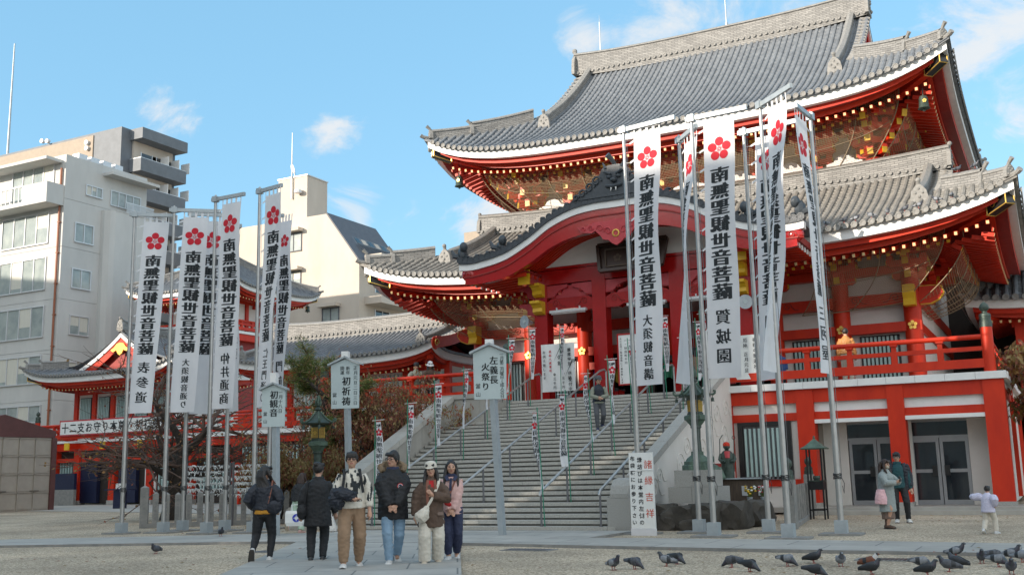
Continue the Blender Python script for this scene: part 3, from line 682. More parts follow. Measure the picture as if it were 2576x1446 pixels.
mb.build('carved_swirl', hall)
for k in (-1, 1):                                  # carved beam noses at the corner columns
    mb = MB(); prof = [(0, 7.1), (.35, 7.1), (.62, 7.22), (.8, 7.45), (.72, 7.68), (.4, 7.72), (0, 7.72)]
    mb.prism([(k*(x+.3), z) for x, z in prof], lambda a, b, d: V((CX+k*9+a, yl+d, b)), -.15, .15, 'red')
    mb.prism([(k*(x*1.06+.3), (z-7.4)*1.1+7.4) for x, z in prof], lambda a, b, d: V((CX+k*9+a, yl+d, b)), -.11, .11, 'yellow')
    mb.build('beam_nose', hall)
    mb = MB(); prof = [(0, 7.0), (-.5, 7.0), (-.42, 7.25), (-.55, 7.45), (-.5, 7.75), (0, 7.75)]
    mb.prism(prof, lambda a, b, d: V((CX+k*9+d, yl-.28+a, b)), -.2, .2, 'yellow'); mb.build('beam_nose', hall)
mb = MB()
for x in (-8.45, -7.9, -7.3): pass
mb = MB()
for x0 in (-9, -6.5, 4.0, 6.5):                   # slatted shutters in the side bays
    a, b = CX+x0+.55, CX+x0+1.95; mb.box(a, b, yl+.24, yl+.29, 4.3, 6.1, 'black')
    for i in range(9): x = a+.12+i*(b-a-.24)/8; mb.box(x-.04, x+.04, yl+.17, yl+.235, 4.35, 6.05, 'slat')
mb.build('slat_window', hall)
place_brackets(hall, [CX-9, CX-6.5, CX-4, CX+4, CX+6.5, CX+9], yl+.1, 7.72, .95, [(CX+k*9.1, yl+2.4+2.4*i, k*pi/2) for k in (-1, 1) for i in range(2)], steps=2)
net('bird_net', RL, 1.85, -.62, 3.7, -2.3, -.95, -.52, [(-1, -.9, .6)], 'dark bird netting under the lower eave left of the porch')
net('bird_net', RL, 1.85, -.62, 3.7, -2.3, .55, .95, [(1, -.9, .6)], 'dark bird netting under the lower eave right of the porch')
for k, lb in ((-1, 'small bronze wind bell under the left tip of the top eave'), (1, 'large bronze wind bell under the right tip of the top eave')):
    wind_bell((RU.cx+k*(RU.W-1.15), RU.y0+1.15, 15.3), lb, .88)
# lightning rods
for x, lb in ((-6.2, 'thin lightning rod near the left end of the main ridge'), (.6, 'thin lightning rod on the middle of the main ridge'), (6.3, 'thin lightning rod at the right end of the main ridge')):
    mb = MB(); mb.tube([(0, 0, 0), (0, 0, 1.7)], [.035, .03], 'galv', 6); mb.tube([(0, 0, 1.7), (0, 0, 2.1)], [.018, .005], 'galv', 5); mb.tube([(0, 0, -.3), (0, 0, .1)], .07, 'galv', 6)
    mb.build('lightning_rod', None, loc=(CX+x, 48.5, 23.15), label=lb, cat='lightning rod')
# ---------------------------------------------------------------- porch with the undulating gable
YK, KH = 34.0, 6.55
_kp = [(0, 10.86), (.9, 10.86), (1.8, 10.74), (2.7, 10.42), (3.5, 9.93), (4.5, 9.46), (5.6, 9.24), (6.2, 9.20), (6.7, 9.26)]
def kz(x):
    x = abs(x)
    for (a, za), (b, zb) in zip(_kp[:-1], _kp[1:]):
        if x <= b:
            i = _kp.index((a, za)); t = (x-a)/(b-a); z_1 = _kp[i-1][1] if i > 0 else zb; z2 = _kp[min(i+2, len(_kp)-1)][1]
            return .5*((2*za)+(-z_1+zb)*t+(2*z_1-5*za+4*zb-z2)*t*t+(-z_1+3*za-3*zb+z2)*t**3)
    return _kp[-1][1]
def kslab(mb, y0, y1, z0, z1, m, xs=KH, n=64, taper=0):
    rs = []
    for i in range(n+1):
        x = -xs+2*xs*i/n; t = abs(x)/KH; zz = z0+taper*t*t
        rs.append([V((CX+x, y0, kz(x)+zz)), V((CX+x, y1, kz(x)+zz)), V((CX+x, y1, kz(x)+z1)), V((CX+x, y0, kz(x)+z1))])
    mb.rings(rs, m)
porch_roof = MB(); kslab(porch_roof, YK+.1, 43.2, .02, .2, 'tile', KH-.02)
for i in range(-21, 22):
    x = i*.305; porch_roof.tube([(CX+x, YK+.05, kz(x)+.22), (CX+x, 43.2, kz(x)+.22)], .1, 'tile', 8, caps=False)
for j in range(30):
    y = YK+.35+j*.3; kslab(porch_roof, y, y+.05, .2, .235, 'tile', KH-.05, 40)
pr = porch_roof.build('porch_roof', hall, smooth=35)
mb = MB(); ridge_wall(mb, [V((CX, YK+.35+i*1.1, 11.1)) for i in range(9)], .5, .5, 'ridgetile')
mb.build('ridge', pr)
mb = MB(); kslab(mb, YK-.06, YK+.12, .1, .22, 'tiledark')
for i in range(-27, 28):
    x = i*.24; s_ = (kz(x+.05)-kz(x-.05))/.1; nrm = V((-s_, 0, 1)).normalized()
    c = V((CX+x, YK-.02, kz(x)+.25)); mb.tube([c, c+V((0, .3, 0))], .12, 'tiledark', 9); Roof.disc(None, mb, c, V((0, -1, 0)), .135, 'tiledark', 10)
    if i % 2 == 0: mb.ell(c+nrm*.16+V((0, .1, 0)), (.11, .12, .06), 'tiledark', 7, 4)
for k in (-1, 1):
    for (x, h) in ((6.45, .55), (4.75, .35)):
        mb.ell((CX+k*x, YK+.15, kz(x)+.35+h*.3), (.2, .25, h*.6), 'tiledark', 8, 6); mb.ell((CX+k*(x-.12), YK+.0, kz(x)+.5+h*.5), (.16, .18, .2), 'tiledark', 8, 6); mb.tube([(CX+k*x, YK+.1, kz(x)+.4), (CX+k*(x+.3), YK, kz(x)+.45), (CX+k*(x+.42), YK, kz(x)+.7)], [.12, .1, .05], 'tiledark', 7)
mb.build('gable_edge_tile', pr, smooth=40)
mb = MB(); c = V((CX, YK+.05, 11.55))                # ogre tile with clouds at the peak
mb.prism([(-1.7, -.42), (1.7, -.42), (1.5, -.25), (1.15, -.12), (.9, .1), (.62, .3), (.45, .62), (.2, .72), (-.2, .72), (-.45, .62), (-.62, .3), (-.9, .1), (-1.15, -.12), (-1.5, -.25)], lambda x, y, d: c+V((x, d, y)), -.14, .3, 'tiledark')
for sg in (-1, 1):
    for (x, y, r) in ((1.25, -.2, .17), (.95, -.02, .2), (.68, .18, .2), (1.5, -.32, .12)): 
        mb.tube([c+V((sg*x+r*cos(t)*(1-t/9), -.16, y+r*sin(t)*(1-t/9))) for t in [i*.6 for i in range(13)]], .045, 'tiledark', 5)
    mb.ell(c+V((sg*.18, -.16, .28)), (.11, .08, .08), 'tiledark', 8, 6); mb.tube([c+V((sg*.1, -.2, .36)), c+V((sg*.34, -.2, .48))], .05, 'tiledark', 6); mb.tube([c+V((sg*.3, -.12, .6)), c+V((sg*.42, -.1, .85))], [.07, .02], 'tiledark', 6); mb.tube([c+V((sg*.08, -.2, -.12)), c+V((sg*.1, -.24, -.26))], [.04, .01], 'paper', 5)
mb.ell(c+V((0, -.2, .14)), (.13, .12, .1), 'tiledark', 8, 6); mb.tube([c+V((-.3, -.18, -.05)), c+V((0, -.22, -.1)), c+V((.3, -.18, -.05))], .06, 'tiledark', 6); mb.tube([c+V((0, .1, .7)), c+V((-.08, -.05, .95)), c+V((-.2, -.2, 1.1))], [.07, .08, .11], 'tiledark', 8)
mb.build('ogre_tile', pr, smooth=40)
mb = MB(); kslab(mb, YK, YK+.35, -.14, .1, 'white'); mb.build('gable_board', hall, smooth=30)
mb = MB(); kslab(mb, YK+.06, YK+.5, -.36, -.145, 'redgloss', KH-.12); kslab(mb, YK+.02, YK+.3, -.95, -.36, 'redgloss', KH-.25, taper=.30); kslab(mb, YK-.02, YK+.02, -.42, -.37, 'reddark', KH-.2)
for k in (-1, 1):
    mb.ell((CX+k*(KH-.35), YK+.16, 8.93), (.32, .17, .27), 'redgloss', 14, 8)
    swirl(mb, lambda a, b: V((CX+k*(KH-.4)+a, YK-.01, 8.92+b)), 0, 0, .15, 'reddark', k, .018)
mb.build('barge_board', hall, smooth=30)
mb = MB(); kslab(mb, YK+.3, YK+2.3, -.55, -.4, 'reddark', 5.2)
for j in range(9): kslab(mb, YK+.5+j*.2, YK+.6+j*.2, -.66, -.55, 'red', 4.0, 30)
mb.build('porch_soffit', hall)
mb = MB(); prof = [(0, .55), (.35, .5), (.8, .52), (1.25, .35), (1.5, .42), (1.35, .2), (.95, .12), (.8, .2), (.62, .02), (.5, -.16), (.3, -.2), (.18, -.32), (0, -.42)]
mb.prism(prof+[(-x, y) for x, y in reversed(prof[1:-1])], lambda x, y, d: V((CX+x, YK+d, 9.72+y)), -.1, -.02, 'pinkred')
for sg in (-1, 1):
    for x, y, r in ((.3, .12, .16), (.6, .26, .14), (.95, .3, .12), (1.25, .3, .09)): mb.tube([V((CX+sg*(x+r*cos(t)*(1-t/9)), YK-.11, 9.72+y+r*sin(t)*(1-t/9))) for t in [i*.6 for i in range(13)]], .03, 'pinkred', 5)
mb.tube([V((CX+.12*cos(t), YK-.11, 9.72+.02+.12*sin(t))) for t in [i*.7 for i in range(10)]], .03, 'gold', 5)
mb.build('gegyo_carving', hall)
yp = 36.0
mb = MB(); rs = [(x, kz(x)-.5) for x in [-4.3+.43*i for i in range(21)]]
mb.prism(rs+[(4.3, 9.12), (-4.3, 9.12)], lambda x, z, d: V((CX+x, yp-.24+d, z)), 0, .06, 'plaster'); mb.build('gable_panel', hall)
mb = MB(); mb.box(CX-4.4, CX+4.4, yp-.24, yp+.2, 8.5, 9.05, 'redgloss'); mb.box(CX-4.4, CX+4.4, yp-.28, yp+.2, 9.055, 9.16, 'redgloss')
for k in (-1, 1): mb.box(CX+k*4.15-.22, CX+k*4.15+.22, yp-1.2, yp+4, 8.45, 8.95, 'redgloss'); mb.box(CX+k*4.15-.24, CX+k*4.15+.24, yp-1.27, yp-1.2, 8.42, 8.98, 'yellow')
mb.build('porch_beam', hall)
for k in (-1, 1):                                   # side eave of the porch: rafters running outwards
    mb = MB()
    for i in range(15):
        y = YK+.45+i*.42; mb.bar((CX+k*3.9, y, 8.75), (CX+k*6.25, y, 8.62), .12, .14, 'red'); mb.cbox((CX+k*6.27, y, 8.62), (.04, .14, .16), 'white')
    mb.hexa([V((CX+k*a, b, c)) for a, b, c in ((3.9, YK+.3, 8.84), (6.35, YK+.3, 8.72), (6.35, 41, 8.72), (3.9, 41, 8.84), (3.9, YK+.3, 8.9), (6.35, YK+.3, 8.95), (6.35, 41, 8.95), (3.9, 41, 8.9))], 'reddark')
    mb.build('porch_rafters', hall)
PX = (-3.95, -1.52, 1.52, 3.95)
for x in PX:
    h_ = 8.5 if abs(x) > 2 else 8.62
    mb = MB(); mb.box(CX+x-.27, CX+x+.27, yp-.27, yp+.27, 4.05, h_, 'redgloss'); mb.box(CX+x-.34, CX+x+.34, yp-.34, yp+.34, 3.9, 4.05, 'granite')
    if abs(x) < 2: mb.cbox((CX+x, yp, h_+.04), (.5, .5, .08), 'redgloss')
    mb.build('porch_column', hall)
mb = MB()
for a, b in zip(PX[:-1], PX[1:]):
    x0, x1 = CX+a+.27, CX+b-.27; L = x1-x0
    prof = [(0, 7.42), (L*.2, 7.42), (L*.28, 7.52), (L*.72, 7.52), (L*.8, 7.42), (L, 7.42), (L, 7.83), (L*.9, 7.95), (L*.1, 7.95), (0, 7.83)]
    mb.prism(prof, lambda u, z, d: V((x0+u, yp+d, z)), -.2, .2, 'redgloss')
mb.build('rainbow_beam', hall)
mb = MB()
for a, b in zip(PX[:-1], PX[1:]):
    for q in (0, 1):
        x = CX+(a+.62 if q == 0 else b-.62); swirl(mb, lambda u, z: V((x+u, yp-.21, z)), 0, 7.75, .15, 'reddark', 1 if q == 0 else -1, .018)
mb.build('carved_swirl', hall)
mb = MB()
for x in PX:
    for sg in (-1, 1):
        if (x == PX[0] and sg < 0) or (x == PX[-1] and sg > 0): continue
        for j in range(3): mb.cbox((CX+x+sg*(.42+.14*j), yp-.02, 8.02+.17*j+.04), (.3+.26*j, .3, .15), 'redgloss')
        mb.prism([(0, 8.0), (.3, 8.05), (.5, 8.25), (.85, 8.36), (.85, 8.46), (0, 8.46)], lambda u, z, d: V((CX+x+sg*(.27+u), yp-.1+d, z)), -.1, .1, 'pinkred')
for x in (0, -2.7, 2.7): mb.prism([(-.85, 0), (.85, 0), (.8, .1), (.45, .18), (.3, .42), (.12, .5), (-.12, .5), (-.3, .42), (-.45, .18), (-.8, .1)], lambda u, z, d: V((CX+x+u, yp+d, 7.95+z)), -.08, .08, 'pinkred')
mb.build('porch_bracket', hall)
for k in (-1, 1):                                   # gilded elephant-nose beam ends outside the corner columns
    for z in (7.35, 8.02):
        mb = MB(); prof = [(0, 0), (.16, .02), (.3, .1), (.28, .24), (.4, .36), (.55, .40), (.55, .5), (0, .5)]
        mb.prism(prof, lambda u, zz, d: V((CX+k*3.95+d, yp-.27-u, z+zz)), -.2, .2, 'yellow'); mb.prism([(k*u*1.3, zz) for u, zz in prof], lambda u, zz, d: V((CX+k*4.22+u, yp+d, z+zz)), -.13, .13, 'pinkred'); mb.build('beam_nose', hall)
mb = MB(); mb.box(CX-4.2, CX+4.2, yp+.3, yl-.3, 8.35, 8.45, 'reddark')
for i in range(12): mb.bar((CX-4.0+i*.727, yp+.3, 8.28), (CX-4.0+i*.727, yl-.3, 8.28), .1, .12, 'red')
mb.build('porch_ceiling', hall)
# plaque with a carved panel, tilted forward
pq = thing('name_plaque', 'dark framed plaque leaning out under the curved gable of the porch', 'plaque', (CX+.05, 35.35, 9.62)); pq.rotation_euler = (radians(-14), 0, 0)
mb = MB(); mb.prism([(-1.2, -1.0), (1.2, -1.0), (1.35, .05), (-1.35, .05)], lambda x, y, d: V((x, d, y)), 0, .1, 'darkwood'); mb.build('panel', pq)
mb = MB()
for a, b in (((-1.35, .05), (1.35, .05)), ((-1.2, -1.0), (1.2, -1.0)), ((-1.35, .05), (-1.2, -1.0)), ((1.35, .05), (1.2, -1.0))): mb.bar((a[0], -.04, a[1]), (b[0], -.04, b[1]), .12, .16, 'darkwood', up=(0, 1, 0))
for a, b in (((-1.05, -.14), (1.05, -.14)), ((-.98, -.84), (.98, -.84)), ((-1.05, -.14), (-.98, -.84)), ((1.05, -.14), (.98, -.84))): mb.bar((a[0], -.03, a[1]), (b[0], -.03, b[1]), .05, .05, 'wood', up=(0, 1, 0))
mb.build('frame', pq)
mb = MB()
for x in (-.55, 0, .55): blossom(mb, lambda a, b: V((x+a, -.012, -.5+b)), 0, 0, .17, 'wood', True)
mb.build('carving', pq)
for i, (x, lb) in enumerate(((-2.75, 'white strip light under the left rainbow beam of the porch'), (.4, 'white strip light under the middle rainbow beam of the porch'), (2.75, 'white strip light under the right rainbow beam of the porch'))):
    t = thing('strip_light', lb, 'lamp', (CX+x, yp-.35, 7.36)); mb = MB(); mb.box(-.75, .75, -.09, .09, 0, .1, 'alu'); mb.build('housing', t); mb = MB(); mb.tube([(-.7, 0, -.03), (.7, 0, -.03)], .025, 'white', 8); mb.build('tube_lamp', t); mb = MB(); mb.box(-.5, -.45, -.03, .03, .1, .2, 'alu'); mb.box(.45, .5, -.03, .03, .1, .2, 'alu'); mb.build('bracket', t)
# big paper lantern in the middle bay
t = thing('paper_lantern', 'huge red paper lantern hanging in the middle bay of the porch', 'lantern', (CX+.2, 37.4, 5.6)); mb = MB()
mb.lathe([(.5, 0)]+[(.62+.42*sin(pi*(i+.5)/21)+.015*(i % 2), .02+1.75*i/21) for i in range(22)]+[(.5, 1.8)], 'red', n=28); mb.build('shade', t, smooth=True)
mb = MB(); mb.lathe([(.52, -.2), (.56, -.2), (.56, .02), (.52, .02)], 'black', n=24); mb.lathe([(.52, 1.78), (.56, 1.78), (.56, 2.0), (.1, 2.05)], 'black', n=24); mb.tube([(0, 0, 2.0), (0, 0, 2.6)], .03, 'black', 6); mb.build('rim', t)
mb = MB(); f_ = lambda x, y: V((1.06*sin(x/1.05), -1.07*cos(x/1.05), .9+y)); column(mb, '大悲', f_, 0, .7, (.62, .62), .68, 'black', bold=.03, cut=5); mb.build('lettering', t)
# dark doors, silk curtain behind
for x in (-2.75, -1.0, 1.0, 2.75):
    mb = MB(); mb.cbox((CX+x, yl-.1, 5.0), (.14, .8, 2.1), 'darkwood', rz=.25 if x < 0 else -.25); mb.tube([(CX+x, yl-.6, 3.95), (CX+x, yl-.6, 6.05)], .06, 'wood', 8); mb.build('door', hall)
for x0, x1, lb in ((-3.7, -1.85, 'five-coloured silk curtain in the left doorway of the hall'), (-1.2, 1.2, 'five-coloured silk curtain across the middle doorway of the hall'), (1.85, 3.7, 'five-coloured silk curtain in the right doorway of the hall')):
    mb = MB(); cols = ('silkpurple', 'silkgreen', 'silkyellow', 'silkorange', 'white')
    for i, m_ in enumerate(cols):
        a, b = x0+(x1-x0)*i/5, x0+(x1-x0)*(i+1)/5; mb.grid(lambda u, v: V((CX+a+(b-a)*u, yl+.1+.03*sin(u*12+i), 5.55-v*(.55+.06*sin(u*6+i)))), 6, 3, m_)
    mb.build('silk_curtain', None, label=lb, cat='curtain')
t = thing('offering_box', 'red and black offertory box at the hall doorway behind the stairs', 'offering box', (CX-2.9, 38.6, 3.9)); mb = MB(); mb.box(-1.0, 1.0, -.35, .35, 0, .62, 'redgloss'); mb.build('chest', t); mb = MB()
for i in range(13): mb.box(-.95+i*.15, -.87+i*.15, -.34, .34, .63, .68, 'black')
mb.box(-1.03, 1.03, -.38, -.33, .58, .70, 'black'); mb.box(-1.03, 1.03, .33, .38, .58, .70, 'black'); mb.build('slats', t)
# ---------------------------------------------------------------- podium, terrace and its rooms
XR, XLp = -1.32, -25.6; YF = 32.6
mb = MB(); mb.box(XLp, XR, YF+.02, 62, 3.55, 3.72, 'plaster'); mb.box(XLp+.02, XR-.02, YF+.3, 62, 3.72, 3.9, 'stonegrey'); mb.build('terrace_floor', hall)
mb = MB()
for a, b in ((-9.3, XR+.12), (XLp-.12, -17.2)):
    n = max(1, round((b-a)/.8))
    for i in range(n): mb.box(a+(b-a)*i/n, a+(b-a)*(i+1)/n-.008, YF-.14, YF+.3, 3.74, 3.95, 'white')
for x in (XR, XLp):
    for i in range(30): mb.box(x-.12, x+.14, YF+.3+i, YF+.3+i+.99, 3.74, 3.95, 'white')
mb.build('floor_edge', hall)
mb = MB()
for a, b in ((-9.3, XR), (XLp, -17.2)): mb.box(a, b, YF, YF+.35, 3.33, 3.735, 'red'); mb.box(a, b, YF+.06, YF+.3, 2.8, 3.04, 'red')
mb.box(-9.28, -9.16, YF-.02, YF+.3, .8, 3.33, 'red'); mb.box(-9.1, -7.14, YF+.06, YF+.3, .82, 1.03, 'red'); mb.box(XR-.35, XR-.02, YF+.3, 61, 3.33, 3.735, 'red'); mb.build('beam', hall)
for x0, x1 in ((-7.14, -6.62), (-4.48, -4.01), (-1.86, -1.30), (-25.6, -25.1), (-22.6, -22.1), (-19.6, -19.1)):
    mb = MB(); mb.box(x0, x1, YF-.05, YF+.5, .32, 3.732, 'red'); c = mb.build('podium_column', hall); mb = MB(); mb.box(x0-.03, x1+.03, YF-.08, YF+.53, .12, .32, 'granite'); mb.build('column_base', c)
for y in (38, 44, 50):
    mb = MB(); mb.box(XR-.5, XR+.02, y, y+.5, .3, 3.732, 'red'); mb.build('podium_column', hall)
mb = MB(); mb.box(-9.3, -7.1, YF+.12, YF+.26, .2, 3.34, 'plaster')
for x0, x1 in ((-6.62, -4.48), (-4.01, -1.86), (-25.1, -22.6), (-22.1, -19.6)): mb.box(x0, x1, YF+.12, YF+.26, 3.0, 3.36, 'white'); mb.box(x0, x1, YF-.02, YF+.3, 2.69, 2.803, 'white')
mb.box(-6.62, -1.4, YF+.3, 33.9, 2.7, 2.75, 'plaster'); mb.box(-6.9, -5.9, 33.75, 33.95, .2, 2.72, 'plaster'); mb.box(-2.45, -1.35, 33.75, 33.95, .2, 2.72, 'plaster'); mb.box(-6.75, -6.62, YF+.4, 33.8, .2, 2.72, 'shed'); mb.box(-1.62, -1.5, YF+.4, 33.8, .2, 2.72, 'plaster')
mb.box(XR-.35, XR-.1, 33.8, 60, .2, 3.5, 'plaster'); mb.box(-25.6, -17.2, YF+.9, YF+1.0, .1, 3.5, 'interior'); mb.box(XLp+.1, XLp+.3, YF+.5, 60, .1, 3.5, 'plaster')
mb.box(-4.5, -4.0, 33.75, 33.9, .2, 2.72, 'plaster'); mb.build('podium_wall', hall); mb = MB(); mb.box(-6.0, -2.3, 33.95, 34.0, .2, 2.8, 'interior'); mb.build('door_backing', hall)  # dark backing added behind the doors so no light shows through their gaps
mb = MB()
mb.box(-25.1, -22.6, YF+.55, YF+.6, 1.0, 2.7, 'black'); mb.box(-22.1, -19.6, YF+.55, YF+.6, 1.0, 2.7, 'black')
for x0 in (-25.0, -22.0):
    for i in range(12): mb.box(x0+i*.2, x0+i*.2+.07, YF+.48, YF+.545, 1.0, 2.7, 'slat')
mb.build('slat_window', hall)
mb = MB(); mb.box(-9.02, -8.86, YF-.01, YF+.118, 1.03, 2.80, 'black'); mb.box(-7.55, -7.36, YF-.01, YF+.118, 1.03, 2.80, 'black'); mb.box(-8.86, -7.55, YF-.01, YF+.118, 2.66, 2.80, 'black'); mb.box(-8.86, -7.55, YF+.08, YF+.118, 1.03, 2.66, 'steeldark'); wf = mb.build('window_frame', hall)
mb = MB()
for i in range(9): x = -8.78+i*.143; mb.box(x-.033, x+.033, YF-.0, YF+.075, 1.05, 2.60, 'slat')
mb.box(-8.86, -7.55, YF, YF+.07, 1.03, 1.12, 'steeldark'); mb.build('window_slats', wf)
for x0, x1 in ((-5.88, -4.22), (-4.08, -2.45)):
    mb = MB(); mb.box(x0, x1, 33.8, 33.86, 2.22, 2.64, 'glassdark'); mb.box(x0-.05, x1+.05, 33.76, 33.9, 2.64, 2.70, 'doorframe'); mb.box(x0-.05, x1+.05, 33.76, 33.9, 2.16, 2.23, 'doorframe'); tr = mb.build('transom_window', hall)
    for q in (0, 1):
        a = x0+(x1-x0)*q/2+.01; b = a+(x1-x0)/2-.02; mb = MB()
        for p in ((a, a+.09, .2, 2.16), (b-.09, b, .2, 2.16), (a+.09, b-.09, .2, .34), (a+.09, b-.09, 1.14, 1.24), (a+.09, b-.09, 2.04, 2.16)): mb.box(p[0], p[1], 33.77, 33.83, p[2], p[3], 'doorframe')
        dr = mb.build('glass_door', hall); mb = MB(); mb.box(a+.09, b-.09, 33.79, 33.81, .34, 1.14, 'glassdark'); mb.box(a+.09, b-.09, 33.79, 33.81, 1.24, 2.04, 'glassdark'); mb.build('pane', dr)
        hx = b-.16 if q == 0 else a+.16; mb = MB(); mb.box(hx-.07, hx+.07, 33.70, 33.76, 1.05, 1.35, 'black'); mb.build('push_plate', dr)
baluster_rail(hall, [(-9.3, YF+.12), (-1.62, YF+.12), (-1.62, 50)], 3.95, newels=(1,), post=1.28)
baluster_rail(hall, [(-25.3, 50), (-25.3, YF+.12), (-17.25, YF+.12)], 3.95, newels=(1, 2), post=1.28)
mb = MB(); mb.box(-7.2, -1.1, 31.6, YF-.08, .0, .12, 'concrete'); mb.box(-9.3, -1.0, 32.0, 33.9, .06, .2, 'concrete'); mb.build('podium_step', hall)
# ================================================================ ground, paths
def sheet(name, polys, z, m, kind='structure', uvs=True, thick=0, edge=None):
    mb = MB()
    for P in polys:
        pts = [V((p[0], p[1], z)) for p in P]
        mb.face(pts, m, [(p[0], p[1]) for p in P])
        if thick:
            for i in range(len(pts)):
                a, b = pts[i], pts[(i+1) % len(pts)]; mb.face([a, b, b-V((0, 0, thick)), a-V((0, 0, thick))], edge or m, [(0, 0), (1, 0), (1, .1), (0, .1)])
    return mb.build(name, None, kind=kind)
mb = MB(); mb.face([(-900, -300, 0), (700, -300, 0), (700, 1200, 0), (-900, 1200, 0)], 'gravel'); mb.build('ground', None, kind='structure')
g = lambda x, y: (lambda p: (p.x, p.y))(atZ(x, y))
# approach path laid obliquely; its slabs follow its own direction, so it is a rotated object
aL0, aL1, aR0, aR1 = (atZ(*q) for q in ((748, 1367), (604, 1423), (1157, 1370), (1184.6, 1445.8)))
dirn = ((aL0-aL1).normalized()+(aR0-aR1).normalized()).normalized()
ang = atan2(dirn.y, dirn.x)-pi/2; R_ = Matrix.Rotation(-ang, 3, 'Z')
pa = [R_@p for p in (aL0, aR0)]
mb = MB(); xl_, xr_ = pa[0].x, pa[1].x; yt = max(pa[0].y, pa[1].y)+3
def slab(x0, x1, y0, y1, z, m, th):
    mb.face([(x0, y0, z), (x1, y0, z), (x1, y1, z), (x0, y1, z)], m, [(x0, y0), (x1, y0), (x1, y1), (x0, y1)])
    for a, b in (((x0, y0), (x1, y0)), ((x1, y0), (x1, y1)), ((x1, y1), (x0, y1)), ((x0, y1), (x0, y0))): mb.face([(*a, z), (*b, z), (*b, z-th), (*a, z-th)], 'stonegrey')
slab(xl_, xr_, -14, yt, .05, 'paving', .06)
o = mb.build('approach_path', None, kind='structure'); o.rotation_euler = (0, 0, ang)
for fi in ():
    pass
cross = [g(-1100, 1386), g(0, 1362), g(644, 1348), g(760, 1346), g(850, 1337.5), g(1600, 1340), g(1480, 1358), g(2012, 1364), g(2576, 1374), g(3600, 1392), g(3600, 1420), g(2576, 1400), g(2012, 1390), g(1449, 1377.7), g(1157, 1371), g(748, 1368), g(644, 1367.5), g(0, 1377), g(-1100, 1394)]
sheet('cross_path', [cross], .056, 'paving', thick=.07, edge='stonegrey')
sheet('concrete_apron', [[(-62, 40.2), (-40, 36.0), (-27.5, 32.4), (-27.5, 48), (-62, 48)]], .03, 'concrete', thick=.04)
for i, (x, y, lb) in enumerate(((1330, 1383, 'flat iron drain cover in the gravel right of the approach path'), (2240, 1408, 'slotted drain grate in the gravel among the pigeons'), (690, 1388, 'flat iron drain cover in the gravel left of the approach path'))):
    p = atZ(x, y); mb = MB(); mb.box(-.5, .5, -.22, .22, .0, .012, 'stonegrey'); t = thing('drain_cover', lb, 'drain cover', (p.x, p.y, 0)); mb.build('frame', t); mb = MB()
    for k in range(14): mb.box(-.44+k*.064, -.40+k*.064, -.18, .18, .013, .018, 'black' if i == 1 else 'steeldark')
    mb.build('grate', t)
# ================================================================ staircase
ST0, RISE, NST = 23.0, .13, 30; TREAD = 10.1/NST
stair = thing('stone_staircase', 'wide grey stone staircase climbing to the temple porch', 'staircase', (0, 0, 0))
mb = MB()
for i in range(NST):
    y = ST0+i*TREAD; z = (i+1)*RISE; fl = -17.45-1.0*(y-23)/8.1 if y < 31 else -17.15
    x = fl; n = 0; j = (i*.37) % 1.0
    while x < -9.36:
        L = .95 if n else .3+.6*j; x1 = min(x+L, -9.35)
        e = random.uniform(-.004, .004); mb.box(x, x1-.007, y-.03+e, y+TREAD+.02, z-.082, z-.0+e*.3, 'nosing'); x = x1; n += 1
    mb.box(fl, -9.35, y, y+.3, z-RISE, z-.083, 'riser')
mb.build('steps', stair)

def par(y): return .386*(y-ST0)+.95
mb = MB()                                          # left parapet: flared concrete with cap blocks
for i in range(9):
    y0, y1 = 23.6+i*.83, 23.6+(i+1)*.83-.012; xa = lambda y: -17.5-1.0*(y-23)/8.1
    mb.hexa([V((xa(y)-dx, y, z)) for dx, y, z in ((.48, y0, -.05), (.0, y0, -.05), (.0, y1, -.05), (.48, y1, -.05), (.48, y0, par(y0)-.16), (0, y0, par(y0)-.16), (0, y1, par(y1)-.16), (.48, y1, par(y1)-.16))], 'concrete')
    mb.hexa([V((xa(y)-dx, y, z)) for dx, y, z in ((.54, y0, par(y0)-.158), (-.06, y0, par(y0)-.158), (-.06, y1, par(y1)-.158), (.54, y1, par(y1)-.158), (.5, y0, par(y0)), (-.02, y0, par(y0)), (-.02, y1, par(y1)), (.5, y1, par(y1)))], 'concrete')
mb.box(-18.95, -18.2, 22.95, 23.58, 0, .62, 'concrete'); mb.box(-19.0, -17.45, 31.08, 31.5, 0, 3.94, 'concrete'); mb.box(-19.05, -17.15, 31.02, 31.56, 3.945, 4.1, 'concrete'); mb.box(-17.44, -17.16, 31.08, 32.5, 0, 3.94, 'concrete')
mb.build('parapet', stair)
mb = MB(); poly = [(23.9, 0), (32.6, 0), (32.6, par(32.6)-.17), (23.9, par(23.9)-.17)]
mb.prism(poly, lambda y, z, d: V((-9.33+d, y, z)), 0, .16, 'plaster'); mb.box(-9.30, -9.14, 23.9, 32.58, 0, .28, 'concrete'); mb.build('side_wall', stair)
mb = MB(); n_ = 8
for i in range(n_):
    y0, y1 = 23.9+8.7*i/n_, 23.9+8.7*(i+1)/n_-.012
    mb.hexa([V((x, y, z)) for x, y, z in ((-9.42, y0, par(y0)-.168), (-9.06, y0, par(y0)-.168), (-9.06, y1, par(y1)-.168), (-9.42, y1, par(y1)-.168), (-9.40, y0, par(y0)), (-9.08, y0, par(y0)), (-9.08, y1, par(y1)), (-9.40, y1, par(y1)))], 'granite')
mb.box(-9.56, -8.98, 23.0, 23.88, 0, .78, 'granite'); mb.prism([(23.06, .785), (23.88, .785), (23.88, 1.22), (23.6, 1.24), (23.3, 1.2), (23.14, 1.05), (23.06, .88)], lambda y, z, d: V((-9.5+d, y, z)), 0, .46, 'granite'); mb.build('parapet_cap', stair)
